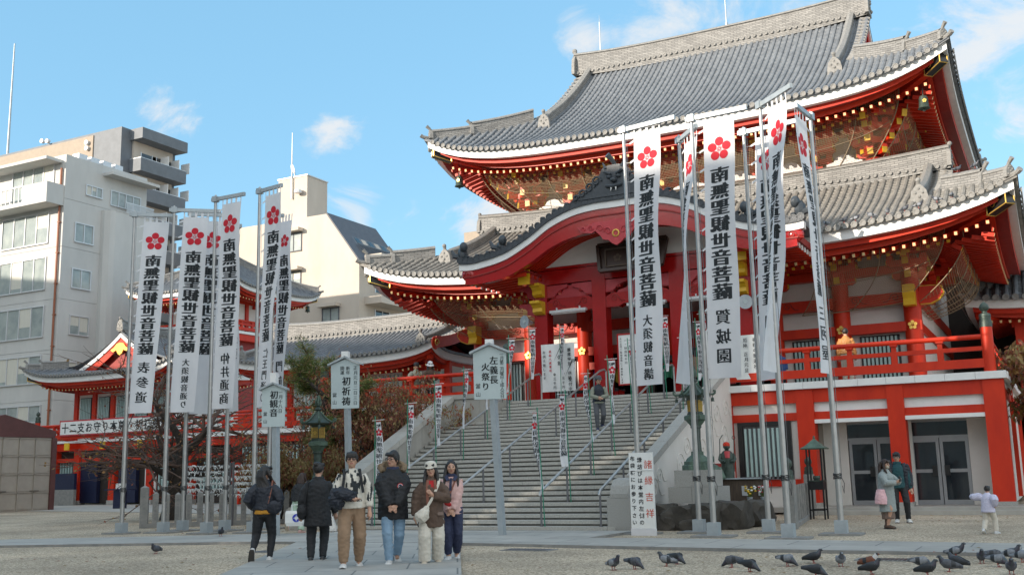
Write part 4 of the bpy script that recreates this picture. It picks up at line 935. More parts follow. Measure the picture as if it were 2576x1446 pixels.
mb = MB()                                          # swirling cloud reliefs on the white side wall
for (y, z, r) in ((25.2, .95, .30), (25.6, 1.25, .22), (27.3, 1.5, .38), (27.9, 2.0, .3), (29.3, 1.9, .42), (30.2, 2.6, .4), (30.9, 3.0, .33), (31.6, 2.4, .34), (31.9, 3.2, .3)):
    mb.tube([V((-9.165, y+r*cos(t)*(1-t/11), z+r*sin(t)*(1-t/11))) for t in [i*.5 for i in range(20)]], .014, 'plaster', 5); mb.tube([V((-9.165, y+r, z)), V((-9.165, y+r*1.5, z-r*.6)), V((-9.165, y+r*2.3, z-r*.5))], .013, 'plaster', 5)
mb.build('cloud_relief', stair)
mb = MB(); mb.box(-9.15, -9.08, 29.6, 32.2, .28, 1.55, 'reddark'); mb.build('alcove', stair)
RAILS = ((-16.25, 'steel handrail nearest the left parapet of the stairs'), (-13.75, 'steel handrail up the middle of the stairs with no prayer flags'), (-11.3, 'steel handrail right of the middle of the stairs, lined with prayer flags'), (-9.75, 'steel handrail beside the right parapet of the stairs'))
for rx, lb in RAILS:
    t = thing('stair_handrail', lb, 'handrail', (rx, 23.0, 0), group='steel handrails up the stone stairs'); mb = MB(); sl = RISE/TREAD
    mb.tube([(0, .0, .85), (0, .08, .93+.08*sl), (0, 9.9, .95+9.9*sl), (0, 10.3, 4.85), (0, 10.45, 4.78), (0, 10.45, 3.9)], .032, 'steel', 8); mb.build('rail', t, smooth=40)
    for k in range(7):
        y = .06+1.55*k; mb = MB(); mb.tube([(0, y, max(0, RISE*(floor(y/TREAD)+1))), (0, y, .92+y*sl)], .027, 'steeldark', 8); mb.lathe([(.05, 0), (.05, .015)], 'steeldark', (0, y, RISE*(floor(y/TREAD)+1)), 8); mb.build('post', t)
# ================================================================ banners
SUTRA = '南無聖観世音菩薩'
def aim(px, py, bx, by, wid, z, th0):
    """direction angle of a horizontal cloth edge of width wid from pole (bx, by): the one nearest the arm's own angle that ends where the photo shows it"""
    best = None
    for i in range(720):
        a = 2*pi*i/720; q = proj((bx+wid*cos(a), by+wid*sin(a), z)); d = abs((a-th0+pi) % (2*pi)-pi); e = max(0, abs(q[0]-px)-3)*3+25*d
        if best is None or e < best[0]: best = (e, a)
    return best[1]
def big_banner(label, base, top, arm, bot, wid, bottom_txt, mirror=True, zbot=None, gap=.27, bold=.022, stamp=False, wav=1.0, side=1, arm_l=None):
    p = atZ(*base); H = atY(top[0], top[1], p.y).z; px, py = p.x, p.y
    ah = atZ(arm[0], arm[1], H-.06); th0 = atan2(ah.y-py, ah.x-px); al = min((V((ah.x-px, ah.y-py))).length, 1.5)
    if arm_l: al = arm_l
    zt = H-.28; zb = zbot if zbot else 3.3
    th1 = th0
    if bot: th1 = aim(bot[0], bot[1], px, py, wid+.06, zb, th0)
    dth = (th1-th0+pi) % (2*pi)-pi
    t = thing('temple_banner', label, 'banner', (px, py, 0), group='tall white temple banners on steel poles')
    mb = MB(); mb.tube([(0, 0, .1), (0, 0, 2.6), (0, 0, 5.2), (0, 0, H)], [.062, .06, .05, .04], 'steel', 12); mb.tube([(0, 0, H), (0, 0, H+.05)], [.042, .02], 'steel', 10); mb.build('pole', t, smooth=40)
    mb = MB(); mb.box(-.12, .12, -.12, .12, .03, .30, 'galv'); mb.box(-.42, .42, -.32, .32, -.02, .04, 'stonegrey'); mb.build('foot', t)
    d0 = V((cos(th0), sin(th0), 0)); mb = MB(); mb.bar(V((0, 0, H-.08))-d0*.14, V((0, 0, H-.08))+d0*al, .07, .10, 'galv'); mb.cbox((0, 0, H-.08), (.15, .15, .16), 'galv', rz=th0); mb.build('arm', t)
    rnd = random.Random(label); ph = rnd.uniform(0, 6)
    def fn(x, y, off=0):            # x across from the pole 0..wid, y height
        v = (zt-y)/(zt-zb); th = th0+dth*max(0, v)**1.3+ .05*wav*sin(v*7+ph)
        d = V((cos(th), sin(th), 0)); nn = V((-sin(th), cos(th), 0))
        wv = (.045*sin(x*5.5+v*3.2+ph)+.03*sin(x*9-v*9+ph*2)+.035*sin(v*11+ph))*wav*(x/wid)**.7*min(1, v*3+.25)
        q = d*(gap+(.06-gap)*min(1, max(0, v))+x)+nn*(wv+off); return V((q.x, q.y, y))
    # which side faces the camera
    mid = fn(wid/2, (zt+zb)/2); nrm = V((-sin(th0+dth*.4), cos(th0+dth*.4), 0)); sgn = 1 if nrm.dot(CAM-V((px, py, 4))) > 0 else -1
    mb = MB(); mb.grid(lambda u, v: fn(u*wid, zt-v*(zt-zb)), 10, 56, 'cloth'); 
    for k in range(5):
        u = k/4; mb.grid(lambda a, b: fn(min(max(u*wid+(a-.5)*.07, .0), wid), zt+b*.2), 1, 1, 'cloth')
    cl = mb.build('cloth', t, smooth=80, fix=False); mb = MB()
    n_ = 13
    for k in range(n_):
        z = zt-.12-(zt-zb-.3)*k/(n_-1); q = fn(0.01, z); mb.grid(lambda a, b: V((q.x*(1-.45*a), q.y*(1-.45*a), z+(b-.5)*.05-a*.05)), 1, 1, 'cloth'); mb.tube([q*.58+V((0, 0, z*.42-.05)), V((.04*cos(th0), .04*sin(th0), z-.04))], .004, 'white', 3)
    mb.tube([V((0.06, .03, H-.2)), V((.09, .02, H*.5)), V((.08, .03, 1.2))], .006, 'steeldark', 4); mb.build('tie', t)
    mb = MB(); s3 = lambda x, y: fn(x, y, sgn*.007); Ht = zt-zb; cs = min(.50, wid*.64)
    blossom(mb, s3, wid*.5, zt-.60, cs*.62, 'inkred')
    y0 = zt-1.0; st = min((Ht-1.0)*.64/8, .47)
    for j, ch in enumerate(SUTRA): bold_glyph(mb, ch, s3, wid*.5, y0-(j+.5)*st, cs*1.0, st*1.0, 'ink', mirror=mirror, cut=5, w=.036, n=4)
    y1 = y0-8*st-.15; rest = y1-zb-.1
    if bottom_txt:
        st2 = min(rest/len(bottom_txt), .42); cs2 = min(.34, st2*.9)
        for j, ch in enumerate(bottom_txt):
            if ch != ' ': bold_glyph(mb, ch, s3, wid*.5, y1-(j+.5)*st2, cs2, cs2, 'ink', mirror=mirror, cut=3, w=.03, n=3)
        if stamp:
            pts = [(wid*.5+.15*cos(q*pi/8), y1+.12+.15*sin(q*pi/8)) for q in range(17)]
            for a, b in zip(pts[:-1], pts[1:]): mb.face([s3(*a), s3(*b), s3(b[0]*.85+wid*.075, b[1]*.85+.15*(y1+.12)), s3(a[0]*.85+wid*.075, a[1]*.85+.15*(y1+.12))], 'ink')
    # the dyed characters show through: same lettering on the far face
    n0 = len(mb.v); off = -sgn*.014
    mb.build('lettering', cl, fix=False)
    # rope tied round the pole at hand height
    mb = MB(); 
    for k in range(4): mb.tube([V((.085*cos(a), .085*sin(a), 1.15+.03*k+.01*sin(a*3+k))) for a in [i*pi/6 for i in range(13)]], .009, 'black', 4)
    mb.tube([V((.08, -.03, 1.18)), V((.14, -.06, 1.05)), V((.12, -.05, .85)), V((.09, -.02, 1.0))], .008, 'black', 4); mb.build('rope', t)
    return t
big_banner('white temple banner ending in 表参道, outermost on the left of the courtyard', (305, 1342), (344, 532), (442, 541), (374, 1058), .70, '表参道')
big_banner('white temple banner ending in 大須観音通り', (410, 1340), (448, 520), (557, 530), (487, 1057), .70, '大須観音通り')
big_banner('white temple banner half hidden behind the 大須観音通り banner, text facing the viewer', (459, 1335), (470, 535), (566, 540), (556, 1060), .70, '', mirror=False)
big_banner('white temple banner ending in 仲井通商 株式会社', (519, 1342), (553, 493), (616, 486), (592, 1052), .70, '仲井通商')
big_banner('white temple banner mostly hidden behind the 仲井通商 banner', (565, 1335), (592, 575), (606, 566), (600, 1062), .40, '', mirror=False)
big_banner('white temple banner ending in 仁王門通り', (636, 1340), (652, 475), (710, 464), (676, 1045), .70, '仁王門通り')
big_banner('narrow white temple banner peeping out behind the 仁王門通り banner', (674, 1330), (688, 540), (714, 540), (706, 985), .50, '門前町')
big_banner('white temple banner ending in 大須観音講, in front of the porch', (1612, 1343), (1577, 318), (1697, 293), (1662, 985), .70, '大須観音講')
big_banner('white temple banner seen nearly edge on, between two facing banners', (1760, 1340), (1707, 345), (1752, 314), (1690, 992), .70, '昔日苗')
big_banner('white temple banner ending in 賀城園', (1797, 1350), (1742, 290), (1878, 268), (1868, 972), .70, '賀城園')
big_banner('white temple banner whose lower half is hidden behind a twisted banner', (1935, 1340), (1870, 325), (2003, 302), (1952, 985), .70, '四日市', mirror=True)
big_banner('white temple banner twisting round its pole with a round crest above 三清本店', (1985, 1355), (1918, 255), (1990, 213), (1915, 985), .70, '三清本店', mirror=False, stamp=True)
big_banner('white temple banner seen edge on, rightmost of the courtyard banners', (2118, 1345), (2040, 285), (2001, 262), (2078, 975), .70, '三河屋', mirror=False)
# ---------------------------------------------------------------- small prayer flags along the handrails
def nobori(rx, k, label, twist, lean, L=1.75, Hh=2.85, seed=0, wid=.18):
    y = 23.0+.06+1.55*k; zb = RISE*(floor((y-23)/TREAD)+1); x = rx+.11
    t = thing('prayer_flag', label, 'flag', (x, y, zb), group='small white prayer flags along the stairs')
    ln = V((lean*.1, 0, 1)); mb = MB(); mb.tube([V((0, -.04, 0)), V((0, -.04, 0))+ln*Hh], .014, 'green_pole', 7); mb.build('pole', t)
    mb = MB(); a = V((cos(twist), sin(twist), 0)); tp = V((0, -.04, 0))+ln*(Hh-.12); mb.tube([tp-a*.08, tp+a*(wid+.1)+V((0, 0, .02))], .008, 'white', 6); mb.build('crossbar', t)
    r = random.Random(seed); ph = r.uniform(0, 6); tw2 = r.choice((-1, 1))*r.uniform(.5, 1.5)
    def fn(u, v, off=0):
        th = twist+tw2*v; d = V((cos(th), sin(th), 0)); n_ = V((-sin(th), cos(th), 0)); w_ = 1-.25*max(0, sin(v*3+ph))
        return V((0, -.04, 0))+ln*(Hh-.16-v*L)+d*(.03+u*wid*w_)+n_*(off+.05*sin(v*5+ph)*u+.03*sin(u*5+v*8))
    mb = MB(); mb.grid(lambda u, v: fn(u, v), 4, 24, 'cloth')
    for q in range(4): mb.grid(lambda a_, b_: fn(q/3*.9+.05+(a_-.5)*.08, -b_*.03), 1, 1, 'inkred')
    cl = mb.build('cloth', t, smooth=80, fix=False); mb = MB(); sgn = -1 if cos(twist) > 0 else 1; s3 = lambda xx, yy: fn(xx/wid, -yy/L, sgn*.006)
    for q in (0, 1): put_glyph(mb, '奉納'[q], s3, wid*(.72-.44*q), -.1, .1, .1, 'ink', bold=.03)
    blossom(mb, s3, wid*.5, -.27, .11, 'inkred', False)
    for j, ch in enumerate(SUTRA): bold_glyph(mb, ch, s3, wid*.5, -.45-j*.145, .17, .145, 'ink', cut=2, w=.04, n=2)
    mb.build('lettering', cl, fix=False)
nth = ('lowest', 'second lowest', 'third lowest', 'middle', 'third highest', 'second highest', 'topmost')
random.seed(3)
for k in range(7):
    nobori(-16.25, k, 'small white prayer flag on a green pole, %s along the left handrail' % nth[k], random.uniform(-.2, 1.0), random.uniform(-.2, .3), seed=k)
for k in range(7):
    nobori(-11.3, k, 'small white prayer flag on a green pole, %s along the right-of-middle handrail' % nth[k], random.uniform(2.2, 3.3) if k in (0, 1, 2) else random.uniform(-.3, .9), random.uniform(-.5, -.2), seed=20+k, L=1.8)
for k in (4, 5, 6): nobori(-9.75, k, 'small white prayer flag on a green pole, %s along the right parapet handrail' % ('lowest', 'middle', 'topmost')[k-4], random.uniform(-.2, .8), 0, seed=40+k)
for i, (x, y, lb) in enumerate(((-15.9, 34.4, 'small white prayer flag beside the left porch column'), (-12.5, 34.6, 'small white prayer flag in front of the sutra notice board'), (-10.6, 34.4, 'small white prayer flag beside the right inner porch column'))):
    nobori(0, 0, lb, .1, 0, seed=60+i); o = COL.objects[-1]
    rt = [q for q in COL.objects if q.get('label') == lb][0]; rt.location = (x, y, 3.9)
# ================================================================ wooden notice boards on posts
def roofed_sign(label, base, top, corners, cols, lean=0):
    """corners: pixel left, right, eave and bottom of the board, at the post's distance"""
    p = atZ(*base); Yv = p.y; c = atY((corners[0]+corners[1])/2, corners[2], Yv); s = (c-CAM).dot(FW)/F_PX
    t = thing('notice_board', label, 'sign', (p.x, p.y, 0), group='white roofed notice boards on posts')
    zb = atY(sum(corners[:2])/2, corners[3], Yv).z; ze = c.z; w = (corners[1]-corners[0])*s; zt = atY(top[0], top[1], Yv).z; cx = c.x-p.x
    t.rotation_euler = (0, 0, 0); yaw = radians(22); R = Matrix.Rotation(yaw, 3, 'Z')
    f = lambda x, y, d: V((cx, 0, 0))+R@V((x, d, y))
    mb = MB(); mb.bar((0, .06, 0), (cx*.8, .06, zb), .15, .13, 'galv'); mb.bar((cx*.8, .06, zb), (cx, .06, ze), .13, .1, 'galv'); mb.build('post', t)
    mb = MB(); wt, wb = w/2, w/2*.96; mb.prism([(-wb, zb), (wb, zb), (wt, ze), (0, ze+.2*w), (-wt, ze)], f, -.05, -.01, 'signboard'); bd = mb.build('board', t)
    mb = MB()
    for sg in (-1, 1): mb.prism([(sg*(-.02), ze+.25*w), (sg*w*.60, ze-.02), (sg*w*.60, ze+.03), (0, ze+.31*w)], f, -.13, .1, 'galv')
    mb.prism([(-.12*w, ze+.24*w), (.12*w, ze+.24*w), (.12*w, zt), (-.12*w, zt)], f, -.12, .1, 'white'); mb.build('cap_roof', t)
    mb = MB(); g3 = lambda x, y: f(x*w, y, -.054)
    Hh = ze-zb
    for txt, cx_, top_, sz, st, bd_ in cols:
        y = ze-top_*Hh
        for ch in txt:
            if ch != ' ': bold_glyph(mb, ch, lambda x, yy: f(x, yy, -.055), cx_*w, y-st*Hh/2, sz*w, sz*w, 'ink', w=bd_*.9, n=3 if bd_ > .025 else 2)
            y -= st*Hh*(1 if ch != ' ' else .5)
    mb.build('lettering', bd, fix=False); return t
roofed_sign('white roofed notice board reading 一月十八日 初観音, lowest and leftmost of three', (690, 1353), (692, 938), (660, 720, 980, 1073), [('一月十八日', .30, .02, .19, .125, .02), ('初観音', .02, .02, .36, .24, .035), ('當山', -.34, .55, .18, .2, .01)])
roofed_sign('white roofed notice board reading 初祈祷 on a tall post left of the stairs', (877, 1330), (863, 885), (833, 906, 918, 1027), [('正月元旦二日三日', .36, .02, .15, .115, .02), ('新年', .1, .03, .15, .1, .02), ('開運', -.1, .03, .15, .1, .02), ('初祈祷', .04, .26, .31, .23, .035), ('當山', -.36, .6, .16, .17, .01)])
roofed_sign('white roofed notice board reading 左義長 火祭り on the tallest post before the stairs', (1261, 1352), (1226, 855), (1190, 1274, 888, 1004), [('一月第二月曜日(成人の日)', .36, .0, .13, .082, .015), ('左義長', .12, .06, .26, .21, .035), ('火祭り', -.13, .2, .25, .21, .035), ('當山', -.36, .62, .16, .18, .01)])
# white placard tied to the banner pole: 諸縁吉祥
p = atZ(1616, 1345); c0, c1 = atY(1585, 1142, p.y-.15), atY(1648, 1328, p.y-.15)
t = thing('placard', 'white placard with orange 諸縁吉祥 lettering tied to a banner pole', 'sign', ((c0.x+c1.x)/2, p.y-.16, 0)); w_ = (c1.x-c0.x)*1.10; zt, zb = c0.z+.03, c1.z
mb = MB(); mb.box(-w_/2, w_/2, -.02, .02, zb, zt, 'paper'); mb.box(-w_/2-.01, w_/2+.01, -.025, .025, zb-.22, zb, 'cloth'); pb = mb.build('board', t)
mb = MB(); Hh = zt-zb; f = lambda x, y: V((x, -.026, y))
for txt, cx_, top_, sz, st, m_, b_ in (('諸縁吉祥', .30, .05, .36, .215, 'inkorange', .0), ('縁結びは本堂内左側の', -.05, .05, .21, .092, 'ink', .02), ('布袋様にお参り下さい', -.35, .03, .20, .094, 'ink', .02)): column(mb, txt, f, cx_*w_, zt-top_*Hh, (sz*w_, sz*w_), st*Hh, m_, bold=b_)
mb.build('lettering', pb, fix=False); mb = MB(); mb.bar((-w_/2+.03, .04, 0), (-w_/2+.03, .04, zt), .04, .04, 'alu'); mb.bar((w_/2-.03, .04, .0), (w_/2-.03, .04, zt), .04, .04, 'alu'); mb.tube([(-w_/2, .03, zb+Hh*.77), (w_/2, .03, zb+Hh*.77)], .008, 'white', 5); mb.tube([(-w_/2, -.03, zb+Hh*.765), (w_/2, -.03, zb+Hh*.765)], .008, 'white', 5); mb.build('stake', t)
# boards and cloth notices on the porch
def notice(label, x, y, z0, z1, w, cols, frame='red', name='notice_board', ln=False):
    t = thing(name, label, 'notice', (x, y, z0)); H = z1-z0; mb = MB()
    if not ln: mb.box(-w/2, w/2, -.02, .02, 0, H, 'paper')
    else: mb.grid(lambda u, v: V((-w/2+u*w, .02*sin(u*9+v*4), v*H)), 12, 12, 'paper')
    b_ = mb.build('sheet', t)
    if frame:
        mb = MB(); e = .05; mb.box(-w/2-e, -w/2, -.04, .03, -e, H+e, frame); mb.box(w/2, w/2+e, -.04, .03, -e, H+e, frame); mb.box(-w/2, w/2, -.04, .03, H, H+e, frame); mb.box(-w/2, w/2, -.04, .03, -e, 0, frame); mb.build('frame', t)
    mb = MB(); f = lambda xx, yy: V((xx, -.05 if ln else -.024, yy))
    for txt, cx_, top_, sz, st, m_ in cols: column(mb, txt, f, cx_*w, H*(1-top_), (sz, sz), st, m_, bold=.015)
    mb.build('lettering', b_, fix=False); return t
notice('red framed sutra copying notice board at the top of the stairs', -12.95, 33.8, 4.35, 6.05, .85, [('写経のすすめ', .34, .08, .13, .15, 'ink'), ('写経をおすすめします', .14, .05, .08, .1, 'ink'), ('一、志納料', -.02, .08, .1, .13, 'ink'), ('一、納経料千円', -.2, .08, .1, .13, 'ink'), ('大仁王門二階納経殿にて奉安致します', -.4, .05, .08, .095, 'ink')], 'redgloss')
notice('red framed notice board on the right of the porch, partly behind banners', -9.9, 34.1, 4.2, 6.0, .9, [('一、願意', .1, .08, .12, .15, 'ink'), ('家内安全', -.15, .08, .12, .15, 'ink'), ('当山にて', .35, .08, .1, .13, 'ink')], 'redgloss')
notice('large white handwritten cloth notice hung left of the doorway', -16.1, 34.6, 4.3, 6.05, 1.35, [('護摩特別御供餅', .35, .1, .14, .17, 'ink'), ('受付中', .36, .72, .15, .17, 'ink'), ('御供餅', .06, .1, .17, .22, 'ink'), ('金五千円', .16, .6, .12, .16, 'ink'), ('金三千円', -.1, .6, .12, .16, 'ink'), ('お供え致します', -.4, .12, .12, .16, 'ink'), ('星祭大護摩供', -.22, .12, .1, .14, 'inkred')], None, 'cloth_notice', True)
notice('white handwritten cloth notice tied to the red railing behind a banner', -8.75, 32.62, 4.15, 5.55, 1.25, [('祈祷の聞運祓', .36, .06, .14, .17, 'ink'), ('厄除 正月元旦', .12, .06, .14, .17, 'ink'), ('初詣二日より', -.08, .06, .13, .16, 'ink'), ('家内安全商売繁盛', -.28, .06, .12, .15, 'ink'), ('高志', -.42, .5, .13, .16, 'inkred')], None, 'cloth_notice', True)
for x, y, z, lb, rz in ((-17.75, 35.6, 7.1, 'grey horn loudspeaker on the left corner column of the porch', -.35), (-9.3, 35.55, 7.05, 'grey horn loudspeaker on the right corner column of the porch', .3)):
    t = thing('loudspeaker', lb, 'loudspeaker', (x, y, z), rz); mb = MB(); mb.rings([[(r*cos(k*pi/9), yy, r*sin(k*pi/9)) for k in range(18)] for r, yy in ((.25, -.25), (.23, -.24), (.1, .02), (.06, .16))], 'galv', caps=True); mb.build('horn', t, smooth=50); mb = MB(); mb.rings([[(r*cos(k*pi/6), yy, r*sin(k*pi/6)) for k in range(12)] for r, yy in ((.07, -.27), (.09, -.2))], 'signboard'); mb.bar((0, .1, 0), (0, .4, 0), .05, .05, 'steeldark'); mb.build('driver', t)
def atX(x, y, X): d = ray(x, y); return CAM+d*(X/d.x)
def ground_at(px, depth):
    y = 1200.0
    for _ in range(40):
        p = atZ(px, y); dd = (p-CAM).dot(FW)
        y += (dd-depth)*.6*(1 if dd > 0 else -1)*(y-1180)/max(depth, 5)
    return p
# ================================================================ bronze lanterns
def bronze_lantern(label, loc, h, rz=0.2):
    t = thing('bronze_lantern', label, 'lantern', loc, rz, group='tall bronze lanterns flanking the stairs'); k = h/4.12; kr = k*.70
    def la(prof, name, m='bronze', n=6, par=None, sm=False):
        mb = MB(); mb.lathe([(r*kr, z*k) for r, z in prof], m, n=n); return mb.build(name, par or t, smooth=sm)
    la([(.92, 0), (.92, .18), (.80, .22), (.80, .34), (.70, .36), (.62, .46), (.45, .56), (.36, .60), (.36, .74)], 'base', 'bronzegreen')
    la([(.29, .74), (.27, .80), (.24, 1.2), (.26, 1.66), (.32, 1.70), (.32, 1.78)], 'shaft', 'bronze', 12, sm=40)
    la([(.32, 1.78), (.55, 1.98), (.66, 2.02), (.66, 2.17), (.58, 2.2), (.48, 2.22)], 'platform', 'bronzegreen')
    fb = la([(.47, 2.22), (.47, 2.30), (.42, 2.31), (.42, 2.84), (.47, 2.86), (.50, 2.92)], 'fire_box')
    mb = MB()
    for i in range(6):
        a = (i+.5)*pi/3; nn = V((cos(a), sin(a), 0)); s_ = V((-sin(a), cos(a), 0)); c = nn*.372*kr+V((0, 0, 2.575*k)); hw, hh = .17*kr, .22*k
        mb.face([c-s_*hw-V((0, 0, hh)), c+s_*hw-V((0, 0, hh)), c+s_*hw+V((0, 0, hh)), c-s_*hw+V((0, 0, hh))], 'wood')
        for q in range(6): o_ = -hw+2*hw*q/5; mb.bar(c+s_*o_-V((0, 0, hh))+nn*.006, c+s_*o_+V((0, 0, hh))+nn*.006, .013*k, .012, 'gold', up=nn)
        for q in range(8): z_ = -hh+2*hh*q/7; mb.bar(c-s_*hw+V((0, 0, z_))+nn*.008, c+s_*hw+V((0, 0, z_))+nn*.008, .012, .012*k, 'gold')
        if i % 2 == 0: blossom(mb, lambda x, y: c+nn*.03+s_*x+V((0, 0, y)), 0, 0, .12*kr, 'gold', False)
    mb.build('lattice', fb)
    rf = la([(.52, 2.90), (.90, 2.95), (.93, 3.0), (.72, 3.08), (.52, 3.18), (.34, 3.33), (.20, 3.46), (.14, 3.5), (.14, 3.56)], 'lantern_roof')
    mb = MB()
    for i in range(6):
        a = i*pi/3; d = V((cos(a), sin(a), 0))
        mb.tube([d*r*kr+V((0, 0, z*k)) for r, z in ((.16, 3.5), (.36, 3.34), (.55, 3.2), (.75, 3.1), (.95, 3.03), (1.08, 3.02), (1.2, 3.08), (1.22, 3.17), (1.13, 3.19), (1.1, 3.12))], [.035*k]*5+[.05*k, .05*k, .042*k, .035*k, .02*k], 'bronzegreen', 6)
        mb.tube([d*1.05*kr+V((0, 0, 2.98*k)), d*1.05*kr+V((0, 0, 2.9*k))], .008, 'bronze', 4); mb.lathe([(.02, 0), (.05*k, -.02*k), (.06*k, -.13*k), (.075*k, -.16*k), (.01, -.15*k)], 'bronze', tuple(d*1.05*kr+V((0, 0, 2.9*k))), 8)
    mb.build('roof_scroll', rf)
    la([(.16, 3.54), (.22, 3.58), (.22, 3.63), (.13, 3.66), (.10, 3.70)], 'neck', n=12)
    mb = MB(); mb.lathe([(.06*kr, 3.68*k), (.13*kr, 3.76*k), (.15*kr, 3.86*k), (.10*kr, 3.95*k), (.02, 4.02*k)], 'bronze', n=12)
    for i in range(5): a = i*2*pi/5; mb.tube([(.13*kr*cos(a), .13*kr*sin(a), 3.76*k), (.17*kr*cos(a), .17*kr*sin(a), 3.9*k), (.11*kr*cos(a+.3), .11*kr*sin(a+.3), 4.05*k), (.02*cos(a), .02*sin(a), 4.22*k)], [.035*k, .045*k, .035*k, .006], 'bronzegreen', 6)
    mb.build('flame_jewel', t, smooth=60); return t
gp = ground_at(798, 31.5); gp.z = 0; zt = atY(794, 990, gp.y).z
bronze_lantern('bronze lantern left of the stairs, standing in the shrubs', (gp.x, gp.y, .95), (zt-.95)*.96)
mb = MB(); mb.box(-.65, .65, -.65, .65, 0, .5, 'granite'); mb.box(-.5, .5, -.5, .5, .5, .95, 'granite'); mb.build('lantern_plinth', None, loc=(gp.x, gp.y, 0), label='two-step granite plinth under the lantern left of the stairs', cat='plinth')
lp = atY(1759, 1230, 25.3); lp.z = 0; ztop = atY(1752, 915, lp.y).z
bronze_lantern('bronze lantern right of the stairs, on a granite plinth over rough rocks', (lp.x, lp.y, 1.38), (ztop-1.38)*.96)
t = thing('lantern_plinth', 'two-step granite plinth on rough rocks under the lantern right of the stairs', 'plinth', (lp.x, lp.y, 0)); 
for (w_, z0, z1) in ((.60, .60, .98), (.47, .985, 1.38)):
    mb = MB()
    for a in (-1, 0):
        mb.box(a*w_+.004, (a+1)*w_-.004, -w_, w_, z0, z1, 'granite')
    mb.build('granite_course', t)
# rough rock bank: individual boulders fitted together
def boulder(c, r, seed, sub=3):
    bm = bmesh.new(); bmesh.ops.create_icosphere(bm, subdivisions=sub, radius=1)
    o_ = V((seed*3.1, seed*1.7, seed*.3)); mb = MB()
    for v in bm.verts:
        p = v.co; q = V((max(-.72, min(.72, p.x)), max(-.72, min(.72, p.y)), max(-.72, min(.72, p.z))))*1.25
        q = q*(1+.22*noise.noise(p*1.6+o_)+.10*noise.noise(p*4+o_)); v.co = V((q.x*r[0], q.y*r[1], q.z*r[2]))+V(c)
    mb.v = [tuple(v.co) for v in bm.verts]; mb.f = [tuple(v.index for v in f.verts) for f in bm.faces]; mb.m = ['rock']*len(mb.f); bm.free(); return mb
rk = thing('rock_bank', 'rough dark rock bank under the right-hand bronze lantern', 'rock', (-7.4, 25.4, 0)); i = 0
for (x, y, rx, ry, rz_) in ((-8.6, 24.4, .55, .5, .36), (-7.75, 24.3, .5, .5, .34), (-6.9, 24.35, .55, .55, .36), (-6.1, 24.8, .5, .6, .38), (-5.9, 25.9, .5, .6, .35), (-6.1, 26.9, .5, .6, .33), (-8.3, 25.4, .7, .7, .3), (-7.2, 25.5, .7, .8, .32), (-7.1, 26.6, .8, .7, .3), (-8.4, 26.6, .7, .7, .28), (-8.15, 24.05, .3, .25, .2), (-7.3, 23.98, .3, .25, .16)):
    b_ = boulder((-1.6+(x+9.0)*.66, y-25.4, rz_*.75), (rx*.8, ry, rz_), i); b_.build('boulder', rk, smooth=25); i += 1
_cc = atY(1850, 1196, 27.3)
# candle case with the small capped statue
t = thing('candle_case', 'dark metal candle case with a flat lid beside the granite plinth', 'candle case', (_cc.x, _cc.y, 0), .1); mb = MB(); mb.box(-.75, .75, -.3, .3, .55, 1.12, 'wood'); mb.box(-.75, -.68, -.3, .3, 0, .55, 'steeldark'); mb.box(.68, .75, -.3, .3, 0, .55, 'steeldark'); mb.box(-.75, .75, -.25, .3, .3, .34, 'steeldark'); mb.build('case', t); mb = MB(); mb.box(-.85, .85, -.4, .4, 1.12, 1.15, 'galv'); mb.build('lid', t); mb = MB(); mb.box(.2, .34, -.33, -.3, .7, .95, 'alu'); mb.box(.62, .7, -.33, -.3, .7, .95, 'alu'); mb.build('latch', t)
t = thing('stone_statue', 'bronze jizo statue with a red knitted cap and bib holding a staff', 'statue', (_cc.x-.2, _cc.y+.02, 1.16), .35); t.scale = (.8, .8, .8)
mb = MB(); mb.rings([[(rx*cos(a*pi/8), ry*sin(a*pi/8)+oy, z) for a in range(16)] for z, rx, ry, oy in ((.0, .20, .17, 0), (.12, .215, .18, 0), (.4, .20, .165, 0), (.62, .21, .165, 0), (.78, .20, .15, 0), (.86, .13, .11, 0), (.90, .06, .06, 0))], 'bronze'); mb.ell((0, -.01, 1.0), (.095, .105, .125), 'bronze', 14, 10); mb.ell((0, -.112, .99), (.018, .02, .025), 'bronze', 6, 5)
for s_ in (-1, 1): mb.tube([(s_*.19, 0, .78), (s_*.235, -.03, .60), (s_*.19, -.16, .52), (s_*.1, -.22, .55)], [.06, .065, .06, .045], 'bronze', 9); mb.ell((s_*.098, 0, 1.0), (.015, .03, .045), 'bronze', 6, 5)
mb.tube([(-.14, -.15, .0), (-.13, -.2, .25), (-.05, -.21, .5)], [.02, .025, .02], 'bronze', 6); mb.build('body', t, smooth=60)
mb = MB(); mb.lathe([(.112, 1.03), (.115, 1.09), (.09, 1.14), (.02, 1.165)], 'red', n=16); mb.build('cap', t, smooth=True); mb = MB(); mb.grid(lambda u, v: V(((u-.5)*.2*(1-.3*v), -.14-.05*v-.03*cos((u-.5)*3), .86-.22*v)), 6, 5, 'pinkred'); mb.build('bib', t); mb = MB(); mb.tube([(.2, -.24, .2), (.23, -.22, 1.25)], .012, 'bronze', 6); mb.tube([(.23+.05*cos(a*pi/5), -.22, 1.29+.06*sin(a*pi/5)) for a in range(11)], .01, 'bronze', 5); mb.build('staff', t); mb = MB(); mb.lathe([(.26, -.14), (.28, -.1), (.2, -.02), (.2, 0)], 'bronzegreen', n=14); mb.build('lotus_base', t)
mb = MB(); mb.tube([(-.1, .2, 0), (-.22, .16, .7), (-.2, .12, 1.25), (-.1, .1, 1.4)], .015, 'bronze', 6); mb.build('halo_rod', t)
